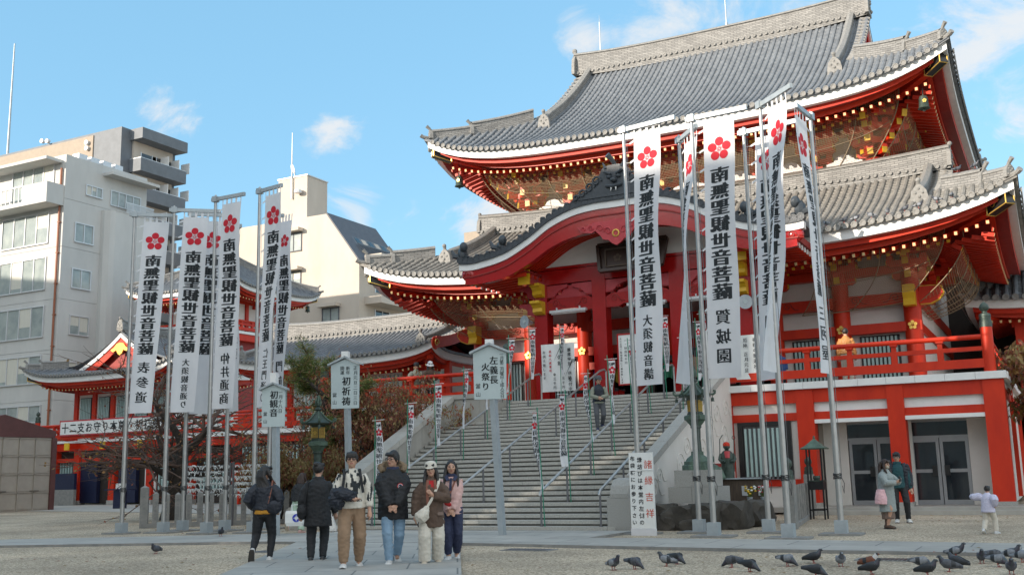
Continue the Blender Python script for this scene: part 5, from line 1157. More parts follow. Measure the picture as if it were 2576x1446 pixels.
t = thing('rider_statue', 'small green bronze figure half hidden behind the lantern shaft', 'statue', (-8.15, 26.7, .62), .4); mb = MB(); mb.rings([[(rx*cos(a*pi/7), ry*sin(a*pi/7), z) for a in range(14)] for z, rx, ry in ((0, .24, .22), (.3, .22, .2), (.62, .25, .2), (.85, .2, .16), (.92, .08, .08))], 'bronzegreen'); mb.ell((0, -.03, 1.03), (.1, .11, .13), 'bronzegreen', 12, 9); mb.tube([(-.2, 0, .8), (-.3, -.1, .55), (-.15, -.24, .5)], [.07, .07, .05], 'bronzegreen', 8); mb.tube([(.2, 0, .8), (.3, -.1, .55), (.15, -.24, .5)], [.07, .07, .05], 'bronzegreen', 8); mb.build('body', t, smooth=60); mb = MB(); mb.lathe([(.34, 0), (.34, .1), (.28, .12)], 'bronze', (0, 0, -.1), 14); mb.build('base', t)
# flowers in metal vases
for i, (x, y, cols, lb) in enumerate(((_cc.x+.55, _cc.y-.75, ('yellow', 'white'), 'vase of yellow and white chrysanthemums beside the candle case'), (_cc.x+.85, _cc.y-.6, ('pinkred', 'white'), 'vase of pink and white flowers right of the yellow chrysanthemums'))):
    t = thing('flower_vase', lb, 'flowers', (x, y, .42)); mb = MB(); mb.lathe([(.06, 0), (.07, .02), (.05, .1), (.075, .26), (.07, .26)], 'galv', n=12); mb.build('vase', t); r = random.Random(i); fl, lv = MB(), MB()
    for k in range(16):
        a, q = r.uniform(0, 6.28), r.uniform(.02, .19); e = V((q*cos(a), q*sin(a), .42+r.uniform(-.08, .12))); lv.tube([(0, 0, .2), e*.6+V((0, 0, .12)), e], .006, 'pine', 4)
        for _ in range(2): c = e*r.uniform(.55, .95)+V((0, 0, .08)); lv.face([c, c+V((r.uniform(-.06, .06), r.uniform(-.06, .06), .03)), c+V((r.uniform(-.06, .06), r.uniform(-.06, .06), -.04))], 'pine')
        m_ = cols[0] if k % 3 else cols[1]; fl.ell(e, (.035, .035, .022), m_, 7, 4)
    lv.build('stems', t); fl.build('blossoms', t)
# stone fence right, with bronze-capped posts
def stone_post(mb, x, y, w_, h, m='stonegrey'): mb.box(x-w_/2, x+w_/2, y-w_/2, y+w_/2, 0, h, m); mb.lathe([(w_*.7, 0), (.0, .06)], m, (x, y, h), 4, rot=pi/4)
a, b = atZ(1992, 1330), atZ(2042, 1296); t = thing('stone_fence', 'short stone fence with round bronze post caps right of the rocks', 'fence', (a.x, a.y, 0)); d = b-a
for i, q in enumerate((V((0, 0, 0)), d)):
    mb = MB(); mb.box(q.x-.13, q.x+.13, q.y-.13, q.y+.13, 0, 1.12 if i == 0 else 1.18, 'stonegrey'); p_ = mb.build('post', t); mb = MB(); mb.lathe([(.13, 0), (.13, .1), (.115, .11), (.115, .2), (.06, .23), (.06, .26), (.11, .33), (.1, .42), (.02, .5)], 'bronze', (q.x, q.y, 1.12+.06*i), 14); mb.build('finial', p_, smooth=50)
mb = MB(); n_ = 9
for i in range(n_): q = d*((i+.8)/(n_+.6)); mb.cbox((q.x, q.y, .48), (.11, .11, .96), 'stonegrey', rz=atan2(d.y, d.x))
mb.bar(V((0, 0, .05)), d+V((0, 0, .05)), .2, .1, 'stonegrey'); mb.build('slats', t)
q = atZ(2062, 1305); zr = atY(2048, 1125, q.y).z; t = thing('incense_stand', 'black iron incense stand with a small green copper roof', 'incense stand', (q.x, q.y, 0))
mb = MB()
for sx in (-1, 1):
    for sy in (-1, 1): mb.bar((sx*.19, sy*.19, 0), (sx*.19, sy*.19, zr), .04, .04, 'black')
mb.bar((-.19, -.19, .25), (.19, -.19, .25), .04, .04, 'black'); mb.bar((-.19, .19, .25), (.19, .19, .25), .04, .04, 'black'); mb.build('frame', t); mb = MB(); mb.lathe([(.44, -.05), (.46, -.02), (.30, .05), (.18, .13), (.08, .2), (.03, .23), (.04, .26), (.02, .32)], 'bronzegreen', (0, 0, zr), 4, rot=pi/4); mb.build('copper_roof', t); mb = MB(); mb.box(-.2, .2, -.18, .18, .78, 1.0, 'black'); mb.box(-.22, .22, -.2, .2, 1.0, 1.03, 'bronze'); mb.lathe([(.08, 0), (.1, .06), (.09, .12)], 'bronze', (0, 0, 1.03), 12); mb.build('burner', t)
# stone name-post fence on the left, with lines of fortune slips behind it
a, b = atZ(361, 1328), atZ(720, 1316); t = thing('stone_fence', 'row of grey inscribed stone posts under the bare tree on the left', 'fence', (a.x, a.y, 0)); d = b-a; n_ = int(d.length/.30); rnd = random.Random(5); mb = MB(); lt = MB(); dr = d.normalized(); nn = V((dr.y, -dr.x, 0))
for i in range(n_):
    q = d*(i/(n_-1)); tall = i % 8 == 0; w_ = .24 if tall else .17; h = 1.22 if tall else 1.0+rnd.uniform(-.03, .03); mb.cbox((q.x, q.y, h/2), (w_, w_, h), 'stonegrey', rz=atan2(d.y, d.x)); mb.lathe([(w_*.68, 0), (0, .07)], 'stonegrey', (q.x, q.y, h), 4, rot=pi/4+atan2(d.y, d.x))
    for k in range(6): put_glyph(lt, rnd.choice('大田中山本川村林金木正一郎信子'), lambda x, y: q+dr*x+nn*(w_/2+.006)+V((0, 0, y)), 0, h-.16-.115*k, .085, .085, 'steeldark')
mb.bar(V((0, 0, .07)), d+V((0, 0, .07)), .28, .14, 'stonegrey'); pp = mb.build('posts', t); lt.build('lettering', pp, fix=False)
for (fx0, fx1, lb, seed) in ((405, 520, 'wire rack of white paper fortunes left of the fourth banner pole', 1), (525, 640, 'wire rack of white paper fortunes behind the right part of the stone posts', 2)):
    a2, b2 = atZ(fx0, 1326)+V((.1, .9, 0)), atZ(fx1, 1322)+V((.1, .9, 0)); t = thing('fortune_rack', lb, 'fortune rack', (a2.x, a2.y, 0), group='wire racks of tied paper fortunes'); d2 = b2-a2; mb = MB(); sl = MB(); r = random.Random(seed)
    for q in (V((0, 0, 0)), d2): mb.bar(q, q+V((0, 0, 1.95)), .05, .05, 'steeldark')
    for k in range(6): mb.tube([V((0, 0, .95+.18*k)), d2+V((0, 0, .95+.18*k))], .006, 'galv', 4)
    mb.build('frame', t)
    for k in range(330):
        z = .95+.18*r.choice((0, 1, 2, 3, 4, 5, 1, 2, 3)); q = d2*r.random()+V((0, 0, z)); 
        for s_ in (-1, 1): e = q+V((s_*r.uniform(.01, .08), r.uniform(-.05, .05), r.uniform(-.13, .03))); w2 = V((r.uniform(-.02, .02), 0, .022)); sl.face([q-w2*.5, q+w2*.5, e+w2, e-w2], 'paper')
    sl.build('paper_slips', t, kind='stuff', fix=False)
t = thing('lectern_stand', 'small black stand in front of the left hall doorway', 'stand', (-44.5, 40.2, .03), .2); mb = MB(); mb.box(-.28, .28, -.2, .2, 0, .95, 'navy'); mb.build('base', t); mb = MB(); mb.box(-.8, .8, -.3, .3, .95, 1.02, 'navy'); mb.box(-.3, .3, .0, .05, 1.02, 1.3, 'paper'); mb.build('top', t)
# ================================================================ trees and shrubs
def limb(mb, lv, p, d, L, r, lev, P, rnd):
    n = 4; pts = [p]; dd = d.normalized()
    for i in range(n):
        dd = (dd+V((rnd.uniform(-1, 1), rnd.uniform(-1, 1), rnd.uniform(-.6, .8)))*P['wob']+V((0, 0, P['lift']))*.12+V((0, 0, -P.get('droop', 0)*lev*.06))).normalized(); pts.append(pts[-1]+dd*L/n)
    r1 = r*(.55 if lev < P['lev'] else .35); mb.tube(pts, [r+(r1-r)*i/n for i in range(n+1)], 'bark' if lev < 2 else 'twig', 8 if lev < 2 else (5 if lev < 3 else 4), caps=False)
    if lev < P['lev']:
        k = P['kids'][lev]
        for i in range(k):
            t_ = rnd.uniform(.3, 1) if i else 1.0; j = min(int(t_*n), n-1); q = pts[j].lerp(pts[j+1], t_*n-j); ax = V((rnd.gauss(0, 1), rnd.gauss(0, 1), rnd.gauss(0, .7)*P.get('vert', 1))).normalized(); nd = (dd*P['fwd']+ax*P['spr']); limb(mb, lv, q, nd, L*rnd.uniform(*P.get('shr', (.5, .8))), r1*rnd.uniform(.6, .9), lev+1, P, rnd)
    if lev >= P['lev']-1:
        for _ in range(P['leaves']):
            t_ = rnd.random(); j = min(int(t_*n), n-1); q = pts[j].lerp(pts[j+1], t_*n-j); s = P['ls']*rnd.uniform(.6, 1.3); a = V((rnd.gauss(0, 1), rnd.gauss(0, 1), rnd.gauss(0, .6)-P.get('hang', .4))).normalized(); b = a.cross(V((rnd.gauss(0, 1), rnd.gauss(0, 1), rnd.gauss(0, 1)))).normalized(); w_ = P.get('lw', .35)
            q = q+V((rnd.gauss(0, 1), rnd.gauss(0, 1), rnd.gauss(0, 1)))*P.get('sc', .03); lv.face([q, q+a*s*.5+b*s*w_, q+a*s, q+a*s*.5-b*s*w_], rnd.choice(P['lm']))
def tree(name, label, cat, loc, P, seed, stems=1, group=None, h0=1.6, r0=.2, L0=1.9, lean=(0, 0, 1)):
    t = thing(name, label, cat, loc, group=group); rnd = random.Random(seed); mb, lv = MB(), MB()
    for s_ in range(stems):
        d = V(lean) if stems == 1 else V((rnd.uniform(-.7, .7), rnd.uniform(-.7, .7), 1)); limb(mb, lv, V((rnd.uniform(-.25, .25)*(stems > 1), rnd.uniform(-.25, .25)*(stems > 1), -.05)), d, L0, r0, 0, P, rnd)
    mb.build('trunk', t, smooth=60, fix=False); lv.build('crown', t, fix=False); return t
PC = dict(wob=.20, lift=.05, lev=4, kids=(8, 6, 5, 4), fwd=.6, spr=1.05, vert=.5, shr=(.6, .95), leaves=1, ls=.11, lm=('leafyellow', 'leafred', 'leafyellow'), hang=.8, sc=.02)
tp = ground_at(425, 38); tree('cherry_tree', 'bare cherry tree with a few yellow leaves behind the stone posts', 'tree', (tp.x, tp.y, 0), PC, 11, L0=2.7, r0=.36, lean=(.12, 0, 1))
PS = dict(wob=.22, lift=.6, lev=3, kids=(4, 4, 4), fwd=.9, spr=.6, leaves=22, ls=.14, lw=.16, lm=('leafred', 'leafolive', 'leafred', 'leafolive'), hang=1.4, sc=.07, droop=.7)
for i, (x, y, s_, L, lb, lm) in enumerate(((-20.9, 29.6, 6, 2.5, 'tall leggy shrub with reddish drooping leaves beside the left parapet', ('leafred', 'leafred', 'leafolive')), (-22.3, 30.2, 6, 2.4, 'leggy reddish shrub behind the tall post of the 初祈祷 board', ('leafred', 'leafred', 'leafolive')), (-20.0, 30.6, 5, 2.4, 'leggy shrub with sparse leaves close behind the stair parapet', ('leafred', 'leafolive')), (-21.8, 27.0, 5, 1.15, 'dense olive brown shrub under the 初観音 board', ('leafolive', 'leafolive', 'leafred')), (-23.0, 27.4, 5, 1.1, 'low yellowish shrub behind the paper fortunes', ('leafolive', 'leafyellow', 'leafred')), (-20.6, 27.6, 4, 1.1, 'olive shrub at the foot of the left bronze lantern', ('leafolive', 'leafolive', 'leafred')))):
    P2 = dict(PS); P2['lm'] = lm; P2['leaves'] = 15 if L > 1.5 else 38
    tree('leafy_shrub', lb, 'shrub', (x, y, 0), P2, 30+i, stems=s_, L0=L, r0=.05, group='autumn shrubs left of the stairs')
PP = dict(wob=.15, lift=.1, lev=3, kids=(9, 6, 5), fwd=.6, spr=1.0, vert=.35, shr=(.28, .46), leaves=60, ls=.24, lw=.045, lm=('pine', 'pine', 'pine', 'leafolive'), hang=-.3, sc=.08)
pq_ = ground_at(752, 35.5); tree('pine_tree', 'small green pine behind the white notice boards on the left', 'tree', (pq_.x, pq_.y, 0), PP, 5, L0=4.3, r0=.16, lean=(.05, 0, 1))
PW = dict(wob=.2, lift=.1, lev=3, kids=(7, 6, 6), fwd=.8, spr=.9, leaves=26, ls=.22, lw=.2, lm=('leafred', 'leafyellow', 'leafolive', 'leafred'), hang=1.5, sc=.08, droop=1.6)
q = atY(2572, 1000, 34); tree('maple_tree', 'drooping tree with rusty autumn leaves at the right edge beside the red podium', 'tree', (q.x+.9, 34, 0), PW, 8, L0=3.3, r0=.14)
# ================================================================ left hall, corridor, tower, right hall
lh = thing('side_hall', 'red two-storey side hall with a gable facing front, behind the bare tree', 'temple', (-52.7, 52.0, 0), pi/2)
R = Roof(0, -4.2, 4.6, 6.9, 8.35, 11.3, 2.5, .75, .10, .30, .09); 
rf = R.tiles(lh); R.ridges(lh, rf, h=.55, w=.4, ku=0, hip_h=.4); R.gable(lh, inset=.5); R.eaves(lh, wall=2.4, tiers=1, drop=.3)
mb = MB(); x_ = -4.6                                 # local x points away from the viewer
prof = [(0, .5), (.4, .42), (.7, .1), (1.1, -.05), (.8, -.25), (.4, -.1), (.25, -.4), (0, -.55)]
mb.prism(prof+[(-a_, b_) for a_, b_ in reversed(prof[1:-1])], lambda y, z, d: V((-2.46+d, 2.7+y*.8, 10.2+z*.8)), -.06, .04, 'gold'); mb.build('gable_carving', lh)
mb = MB(); mb.box(-2.0, 4.2, -1.7, 7.1, 4.1, 8.4, 'plaster'); mb.box(-1.6, 4.2, -6.4, 6.4, .1, 4.0, 'plaster'); mb.build('wall', lh)
mb = MB()
for i in range(6):
    y = -1.7+i*1.76; mb.box(-2.16, -1.9, y-.17, y+.17, 4.1, 8.4, 'red')
    if i < 5:
        mb.box(-2.05, -2.0, y+.35, y+1.41, 4.9, 7.1, 'black')
        for k in range(7): mb.box(-2.12, -2.06, y+.40+k*.15, y+.47+k*.15, 4.95, 7.05, 'slat')
mb.box(-2.14, -1.95, -1.8, 7.2, 7.3, 7.6, 'red'); mb.box(-2.14, -1.95, -1.8, 7.2, 4.5, 4.8, 'red'); mb.build('column', lh)
mb = MB()
for y in (-17, -13.6, -10, -6.4, -3.2, 0, 3.2, 5.4): mb.box(-5.15, -4.65, y-.25, y+.25, .3, 3.75, 'red'); mb.box(-5.2, -4.6, y-.3, y+.3, .05, .3, 'granite')
mb.build('podium_column', lh)
mb = MB(); mb.box(-5.2, -1.6, -17.3, 7.3, 3.92, 4.06, 'white'); mb.build('floor_edge', lh)
mb = MB(); mb.box(-5.1, -4.7, -17.3, 8.0, 3.42, 3.9, 'red'); mb.box(-5.05, -4.75, -17.3, 5.6, 2.7, 2.95, 'red')
for y in (5.4, 3.2, 0, -3.2, -6.4): mb.box(-5.9, -4.7, y-.15, y+.15, 3.5, 3.85, 'red'); mb.box(-5.98, -5.9, y-.2, y+.2, 3.45, 3.9, 'yellow')
mb.ell((-4.9, 8.0, 3.62), (.2, .2, .3), 'red', 10, 7); mb.build('beam', lh)
mb = MB(); mb.box(-4.7, -4.6, -17, 5.4, .1, 3.42, 'interior'); 
for y in (2.2, -1.2): mb.box(-5.0, -4.72, y-.75, y+.75, .15, 2.7, 'navy')
mb.build('doors', lh); mb = MB()
for y in (-4.6, -8, -11.6, -15.2, 4.4):
    for k in range(8): mb.box(-4.82, -4.72, y-.9+k*.25, y-.8+k*.25, .9, 2.7, 'slat')
mb.build('window_slats', lh)
mb = MB(); mb.box(-4.98, -4.9, -3.6, -2.7, .75, 2.2, 'paper'); f = lambda x, y: V((-5.0, -3.15-x, 1.5+y))
for k in range(4): column(mb, '御案内御祈祷', f, .3-.2*k, .6, (.12, .12), .17, 'ink')
mb.build('notice_sheet', lh, fix=False)
baluster_rail(lh, [(0, 7.1), (-5.1, 7.1), (-5.1, -17.2)], 4.06, newels=(1,), post=1.6)
s0, s1 = atY(150, 1078, 46.7), atY(430, 1062, 46.7); sw = (s1.x-s0.x)/2; t = thing('long_signboard', 'long white signboard with a red border on the railing of the left side hall', 'sign', ((s0.x+s1.x)/2, 46.72, s0.z-.48)); mb = MB(); mb.box(-sw, sw, -.03, .03, -.02, .98, 'pinkred'); mb.build('border', t); mb = MB(); mb.box(-sw+.1, sw-.1, -.045, -.031, .07, .89, 'paper'); b_ = mb.build('board', t); mb = MB()
for k, ch in enumerate('十二支お守り本尊御祈祷受付'): put_glyph(mb, ch, lambda x, y: V((-sw+.55+k*(2*sw-1)/12+x, -.05, .48+y)), 0, 0, .66, .66, 'ink', bold=.02)
mb.build('lettering', b_, fix=False)
co = thing('covered_corridor', 'long red corridor with a grey tiled roof between the side hall and main hall', 'corridor', (-33.0, 46, 0))
R = Roof(0, -3.4, 6.6, 3.6, 7.35, 9.0, 6.6, .55, .34, .29, .085); rf = R.tiles(co, sides=False); R.ridges(co, rf, h=.75, w=.4, ku=.9, kd=.3, corner=False, hip_h=.3); R.eaves(co, wall=2.0, tiers=1, corner_box=False)
mb = MB()
for k in (-1, 1):
    for q in (0, 1):
        for i in range(8):
            d0, d1 = R.D*i/8, R.D*(i+1)/8; p = lambda dx, d, z: (lambda v: V((v.x, v.y if not q else 2*(R.y0+R.D)-v.y, v.z)))(R.front(k*(R.W+dx), d, z)); mb.hexa([p(.06, d0, .02), p(.16, d0, .02), p(.16, d1, .02), p(.06, d1, .02), p(.06, d0, -.5), p(.16, d0, -.5), p(.16, d1, -.5), p(.06, d1, -.5)], 'orange')
    c_ = R.front(k*(R.W+.1), -.05, -.25); mb.ell(c_, (.09, .32, .32), 'orange', 10, 8); mb.tube([c_+V((k*.1, .22*cos(a_*.7)*(1-a_/13), .22*sin(a_*.7)*(1-a_/13))) for a_ in range(12)], .03, 'gold', 5)
mb.build('barge_board', co)
mb = MB(); mb.box(-6.2, 6.2, -1.4, 2, 4.05, 7.4, 'plaster'); mb.box(-6.2, 7.2, -2.6, 2, .1, 3.7, 'interior'); mb.build('wall', co); mb = MB()
for i in range(6): x = -6.2+i*2.48; mb.box(x-.16, x+.16, -1.55, -1.3, 4.05, 7.4, 'red'); mb.box(x-.22, x+.22, -2.85, -2.5, .1, 3.7, 'red')
mb.box(-6.3, 6.3, -1.52, -1.35, 6.6, 6.95, 'red'); mb.box(-6.3, 7.2, -2.8, -2.5, 3.3, 3.72, 'red'); mb.build('column', co); mb = MB(); mb.box(-6.4, 7.3, -3.0, 2, 3.74, 3.95, 'white'); mb.build('floor_edge', co)
mb = MB()
for i in range(5):
    for k in range(9): x = -5.9+i*2.48+k*.23; mb.box(x, x+.08, -1.46, -1.38, 4.6, 6.5, 'slat'); mb.box(x, x+.08, -2.72, -2.62, .9, 3.1, 'slat')
mb.build('window_slats', co)
baluster_rail(co, [(-6.4, -2.85), (7.2, -2.85)], 3.95)
tw = thing('temple_tower', 'red tower with a flared grey tiled roof rising behind the side hall', 'tower', (-62.05, 66.45, 0))
R = Roof(0, -5.45, 6.0, 5.45, 16.45, 19.9, .7, .8, .42, .30, .09); rf = R.tiles(tw); R.ridges(tw, rf, h=.5, w=.4, ku=0, hip_h=.45); R.eaves(tw, wall=2.2, tiers=1)
mb = MB(); mb.box(-3.2, 3.2, -2.8, 2.8, 9, 16.6, 'plaster'); mb.box(-3.6, 3.6, -3.2, 3.2, 0, 13.0, 'reddark'); mb.build('wall', tw); mb = MB()
for x in (-3.2, -1.07, 1.07, 3.2): mb.box(x-.16, x+.16, -2.95, -2.75, 13.2, 16.6, 'red')
for y in (-2.8, -.9, .9, 2.8): mb.box(3.1, 3.36, y-.16, y+.16, 13.2, 16.6, 'red')
for z0, z1 in ((15.6, 15.9), (13.9, 14.2)): mb.box(-3.3, 3.38, -2.92, -2.7, z0, z1, 'red'); mb.box(3.12, 3.34, -2.7, 2.9, z0, z1, 'red')
mb.build('column', tw); mb = MB(); mb.box(-4.3, 4.3, -3.9, 3.9, 12.95, 13.15, 'white'); mb.box(-4.2, 4.2, -3.8, 3.8, 12.4, 12.94, 'red'); mb.build('balcony_floor', tw); baluster_rail(tw, [(-4.2, 3.7), (-4.2, -3.75), (4.2, -3.75), (4.2, 3.7)], 13.15, h=.85)
place_brackets(tw, [-3.1, 0, 3.1], -2.85, 15.3, .7, [(3.25, y, pi/2) for y in (-2.8, 0, 2.8)], 2)
wind_bell((-62.05+5.2, 66.45+4.6, 16.3), 'small bronze wind bell under the right tip of the tower roof', .9)
rr = atY(2420, 765, 46); rh = thing('side_hall', 'red hall with a grey tiled eave at the right edge behind the main hall', 'temple', (rr.x+5.6, 50.0, 0)); R = Roof(0, -4, 5.6, 4.2, rr.z+.05, rr.z+3.1, 3.4, .25, .5, .36, .11); rf = R.tiles(rh); R.ridges(rh, rf, h=.5, hip_h=.4); R.eaves(rh, wall=2.0, tiers=1, corner_box=False); z_ = rr.z
mb = MB(); mb.box(-3.6, 3.6, -2, 4, 0, z_+.4, 'interior'); mb.box(-9, -3.6, 3, 4, 0, z_+3.6, 'interior'); mb.build('wall', rh); mb = MB()  # left box: dark bulk added to stand in for dark trees beyond
for x in (-3.6, -1.2, 1.2, 3.6): mb.box(x-.2, x+.2, -2.3, -1.95, 0, z_+.2, 'red')
mb.box(-3.9, 3.9, -2.25, -2.0, z_-.9, z_-.6, 'red'); mb.build('column', rh)
# ================================================================ city buildings
def win(bd, P, w_, h, panes=2, m='glasscity', frame='alu', d=.06, sill=True):
    """P(u, v, d): a point on the wall, u right, v up, d outwards; window centred on the origin"""
    mb = MB(); a_ = w_/2; b_ = h/2; e = .09
    def bx(u0, u1, v0, v1, d0, d1, mm, mb): mb.hexa([P(u0, v0, d0), P(u1, v0, d0), P(u1, v0, d1), P(u0, v0, d1), P(u0, v1, d0), P(u1, v1, d0), P(u1, v1, d1), P(u0, v1, d1)], mm)
    bx(-a_-e, a_+e, b_, b_+e, -.05, d+.04, frame, mb); bx(-a_-e, a_+e, -b_-e, -b_, -.05, d+.08, frame, mb); bx(-a_-e, -a_, -b_, b_, -.05, d+.04, frame, mb); bx(a_, a_+e, -b_, b_, -.05, d+.04, frame, mb)
    for i in range(1, panes): u = -a_+w_*i/panes; bx(u-.04, u+.04, -b_, b_, -.05, d+.02, frame, mb)
    o = mb.build('window', bd); mb = MB(); bx(-a_, a_, -b_, b_, -.04, .015, m, mb)
    rnd = random.Random(int(abs(w_*1000+h*77+P(0, 0, 0).z*31)))
    for i in range(panes):
        if rnd.random() < .55: u0 = -a_+w_*i/panes+.05; u1 = u0+w_/panes-.1; bx(u0, u1, -b_*rnd.uniform(-.2, 1), b_-.02, .018, .024, 'curtain', mb)
    mb.build('pane', o); return o
def city(name, label, x0, x1, y0, y1, h, m, cat='building', grooves=()):
    t = thing(name, label, cat, ((x0+x1)/2, (y0+y1)/2, 0)); ox, oy = (x0+x1)/2, (y0+y1)/2; mb = MB()
    hz = [0]+list(grooves)+[h]
    for a_, b_ in zip(hz[:-1], hz[1:]): mb.box(x0-ox, x1-ox, y0-oy, y1-oy, a_+(.03 if a_ else 0), b_, m)
    mb.box(x0-ox+.05, x1-ox-.05, y0-oy+.05, y1-oy-.05, 0, h-.1, m)
    mb.build('wall', t); return t, ox, oy
WX, WY = -72.0, 57.8; hW = atX(168, 388, WX).z; yW = atX(370, 470, WX).y
gz = [atY(80, y, WY).z for y in (1010, 885, 760, 632, 515)]
wb, ox, oy = city('office_block', 'white concrete office block on the left with a rusty drainpipe at its corner', -100, WX, WY, yW, hW, 'citywhite', grooves=gz)
for (x0, y0, x1, y1, n_) in ((36, 437, 133, 500, 4), (10, 557, 120, 610, 4), (3, 667, 112, 727, 4), (-8, 787, 107, 846, 4), (-8, 907, 100, 962, 4), (-8, 1028, 100, 1060, 4)):
    a_, b_ = atY(x0, y0, WY), atY(x1, y1, WY); c_ = (a_+b_)/2; win(wb, lambda u, v, d, c_=c_: V((c_.x-ox+u, WY-oy-d, c_.z+v)), abs(b_.x-a_.x), abs(a_.z-b_.z), n_)
for (x0, y0, x1, y1, n_) in ((190, 560, 231, 617, 2), (182, 675, 224, 731, 2), (176, 793, 219, 846, 2), (218, 466, 254, 500, 3), (280, 480, 350, 535, 4), (290, 578, 301, 626, 1), (284, 688, 296, 738, 1), (343, 600, 353, 650, 1), (168, 910, 212, 960, 2)):
    a_, b_ = atX(x0, y0, WX), atX(x1, y1, WX); c_ = (a_+b_)/2; win(wb, lambda u, v, d, c_=c_: V((WX-ox+d, c_.y-oy+u, c_.z+v)), abs(b_.y-a_.y), abs(a_.z-b_.z)*.95, n_)
mb = MB(); a_, b_ = atY(0, 535, WY), atY(158, 470, WY); zb, zt = a_.z, b_.z+.3; xr = b_.x-ox+.2; mb.box(-13, xr, WY-oy-1.7, WY-oy, zb-.5, zb-.15, 'citywhite'); mb.box(xr-3.0, xr, WY-oy-1.7, WY-oy-1.5, zb-.15, zb+1.25, 'citywhite'); mb.box(xr-.2, xr, WY-oy-1.5, WY-oy, zb-.15, zb+1.25, 'citywhite')
for i in range(44): mb.box(-13+i*(xr+10)/44, -13+i*(xr+10)/44+.06, WY-oy-1.66, WY-oy-1.6, zb-.15, zb+1.2, 'white')
mb.box(-13, xr-3, WY-oy-1.7, WY-oy-1.56, zb+1.15, zb+1.28, 'white'); mb.build('balcony', wb)
zc = atY(100, 420, WY).z; mb = MB(); mb.box(-13, xr-.4, WY-oy-1.6, WY-oy, zc-.1, zc+.15, 'citywhite'); mb.build('canopy', wb); 
ya, yb_ = atX(253, 480, WX).y-oy, yW-oy; z1 = atX(300, 545, WX).z
mb = MB(); mb.rings([[V((WX-ox+dx, y, z)) for dx, y in ((-.1, ya+.2), (.35, ya+.25), (.75, ya+.55), (.9, ya+1.0), (.9, yb_+.2), (-.1, yb_+.2))] for z in (2, z1+.15)], 'citywhite'); mb.box(WX-ox+.6, WX-ox+.95, ya+1.0, yb_+.2, z1+.15, z1+.22, 'citywhite')
for i in range(26): y = ya+2.2+i*(yb_-ya-2.2)/25; mb.box(WX-ox+.84, WX-ox+.88, y, y+.05, z1+.2, z1+1.15, 'alu')
mb.box(WX-ox+.82, WX-ox+.9, ya+2.0, yb_+.1, z1+1.12, z1+1.2, 'alu'); mb.build('rounded_bay', wb)
z2 = atX(300, 470, WX).z; mb = MB(); mb.box(WX-ox, WX-ox+1.2, ya+.2, yb_+.4, z2+.55, z2+.8, 'citywhite'); mb.build('canopy', wb)
mb = MB(); mb.tube([(WX-ox-.35, WY-oy-.14, .5), (WX-ox-.35, WY-oy-.14, hW-1.2)], .09, 'pipe', 8); 
for i in range(9): mb.box(WX-ox-.5, WX-ox-.2, WY-oy-.2, WY-oy, 2+i*2.6, 2.08+i*2.6, 'pipe')
mb.build('drainpipe', wb, smooth=40)
for i in range(4):
    mb = MB(); y = -2.6+i*1.3; mb.box(WX-ox-1.5, WX-ox-.7, y, y+.9, hW, hW+.7, 'alu'); mb.lathe([(.28, 0), (.28, .05)], 'steeldark', (WX-ox-1.1, y+.45, hW+.7), 10); mb.build('roof_unit', wb)
for y in (672, 785, 900): 
    pass
GY = 80.0; c0 = atY(307, 312, GY); GX = c0.x; GE = atX(466, 372, GX+1.6).y
gb, ox, oy = city('apartment_block', 'grey and tan apartment block with dark balconies behind the white office block', -140, GX, GY, GE, c0.z-.3, 'citygrey')
mb = MB(); xs = atY(237, 340, GY).x; mb.box(-38, xs-ox, GY-oy-.12, GY-oy, 0, c0.z-.6, 'citytan'); mb.build('tan_cladding', gb)
for xx, yy in ((112, 357), (125, 357), (224, 361), (224, 375)):
    q = atY(xx, yy, GY); mb = MB(); mb.tube([(q.x-ox, GY-oy-.1, q.z), (q.x-ox, GY-oy-.45, q.z)], .28, 'alu', 8); mb.build('wall_vent', gb)
YE = GE-oy; y0_ = GY-oy+1.2
mb = MB(); mb.box(GX-ox-.2, GX-ox+.25, y0_+.4, YE-.6, 8, c0.z-1.6, 'citybeige'); mb.build('recessed_wall', gb)
for i in range(8):
    zt = c0.z-3.9-i*3.35
    mb = MB(); mb.box(GX-ox, GX-ox+1.9, y0_, YE, zt-1.5, zt, 'citygrey'); mb.box(GX-ox+.1, GX-ox+1.9, y0_, YE, zt, zt+.06, 'alu'); bl = mb.build('balcony', gb)
    for k in range(3):
        y = y0_+1.5+k*(YE-y0_-2)/3; mb = MB(); mb.box(GX-ox+.25, GX-ox+.3, y, y+2.2, zt-1, zt+1.15, 'glassdark'); mb.box(GX-ox+.25, GX-ox+.34, y-.1, y, zt-1, zt+1.25, 'alu'); mb.box(GX-ox+.25, GX-ox+.34, y+2.2, y+2.3, zt-1, zt+1.25, 'alu'); mb.box(GX-ox+.25, GX-ox+1.6, y+2.9, y+2.96, zt, zt+1.3, 'white'); mb.box(GX-ox+.4, GX-ox+.8, y-.9, y-.1, zt-.6, zt+.25, 'alu'); mb.build('window', gb)
mb = MB(); mb.box(GX-ox, GX-ox+2.0, y0_, YE, c0.z-1.6, c0.z-.35, 'citygrey'); mb.build('roof_edge', gb)
q = atY(22, 345, GY+2); mb = MB(); mb.tube([(q.x-ox, GY+2-oy, c0.z-.5), (q.x-ox, GY+2-oy, atY(38, 110, GY+2).z)], [.16, .08], 'galv', 6); mb.build('mast', gb)
BY = 90.0; P = lambda x, y: atY(700*.805+x/2.225*.805, 400*.805+y/2.225*.805, BY)
A, B, C_ = P(380, 635), P(710, 597), P(940, 930); xL = P(-60, 735).x
bb = thing('apartment_block', 'cream apartment block with a slate mansard roof behind the tower', 'building', (-75, 95, 0)); ox, oy = -75, 95
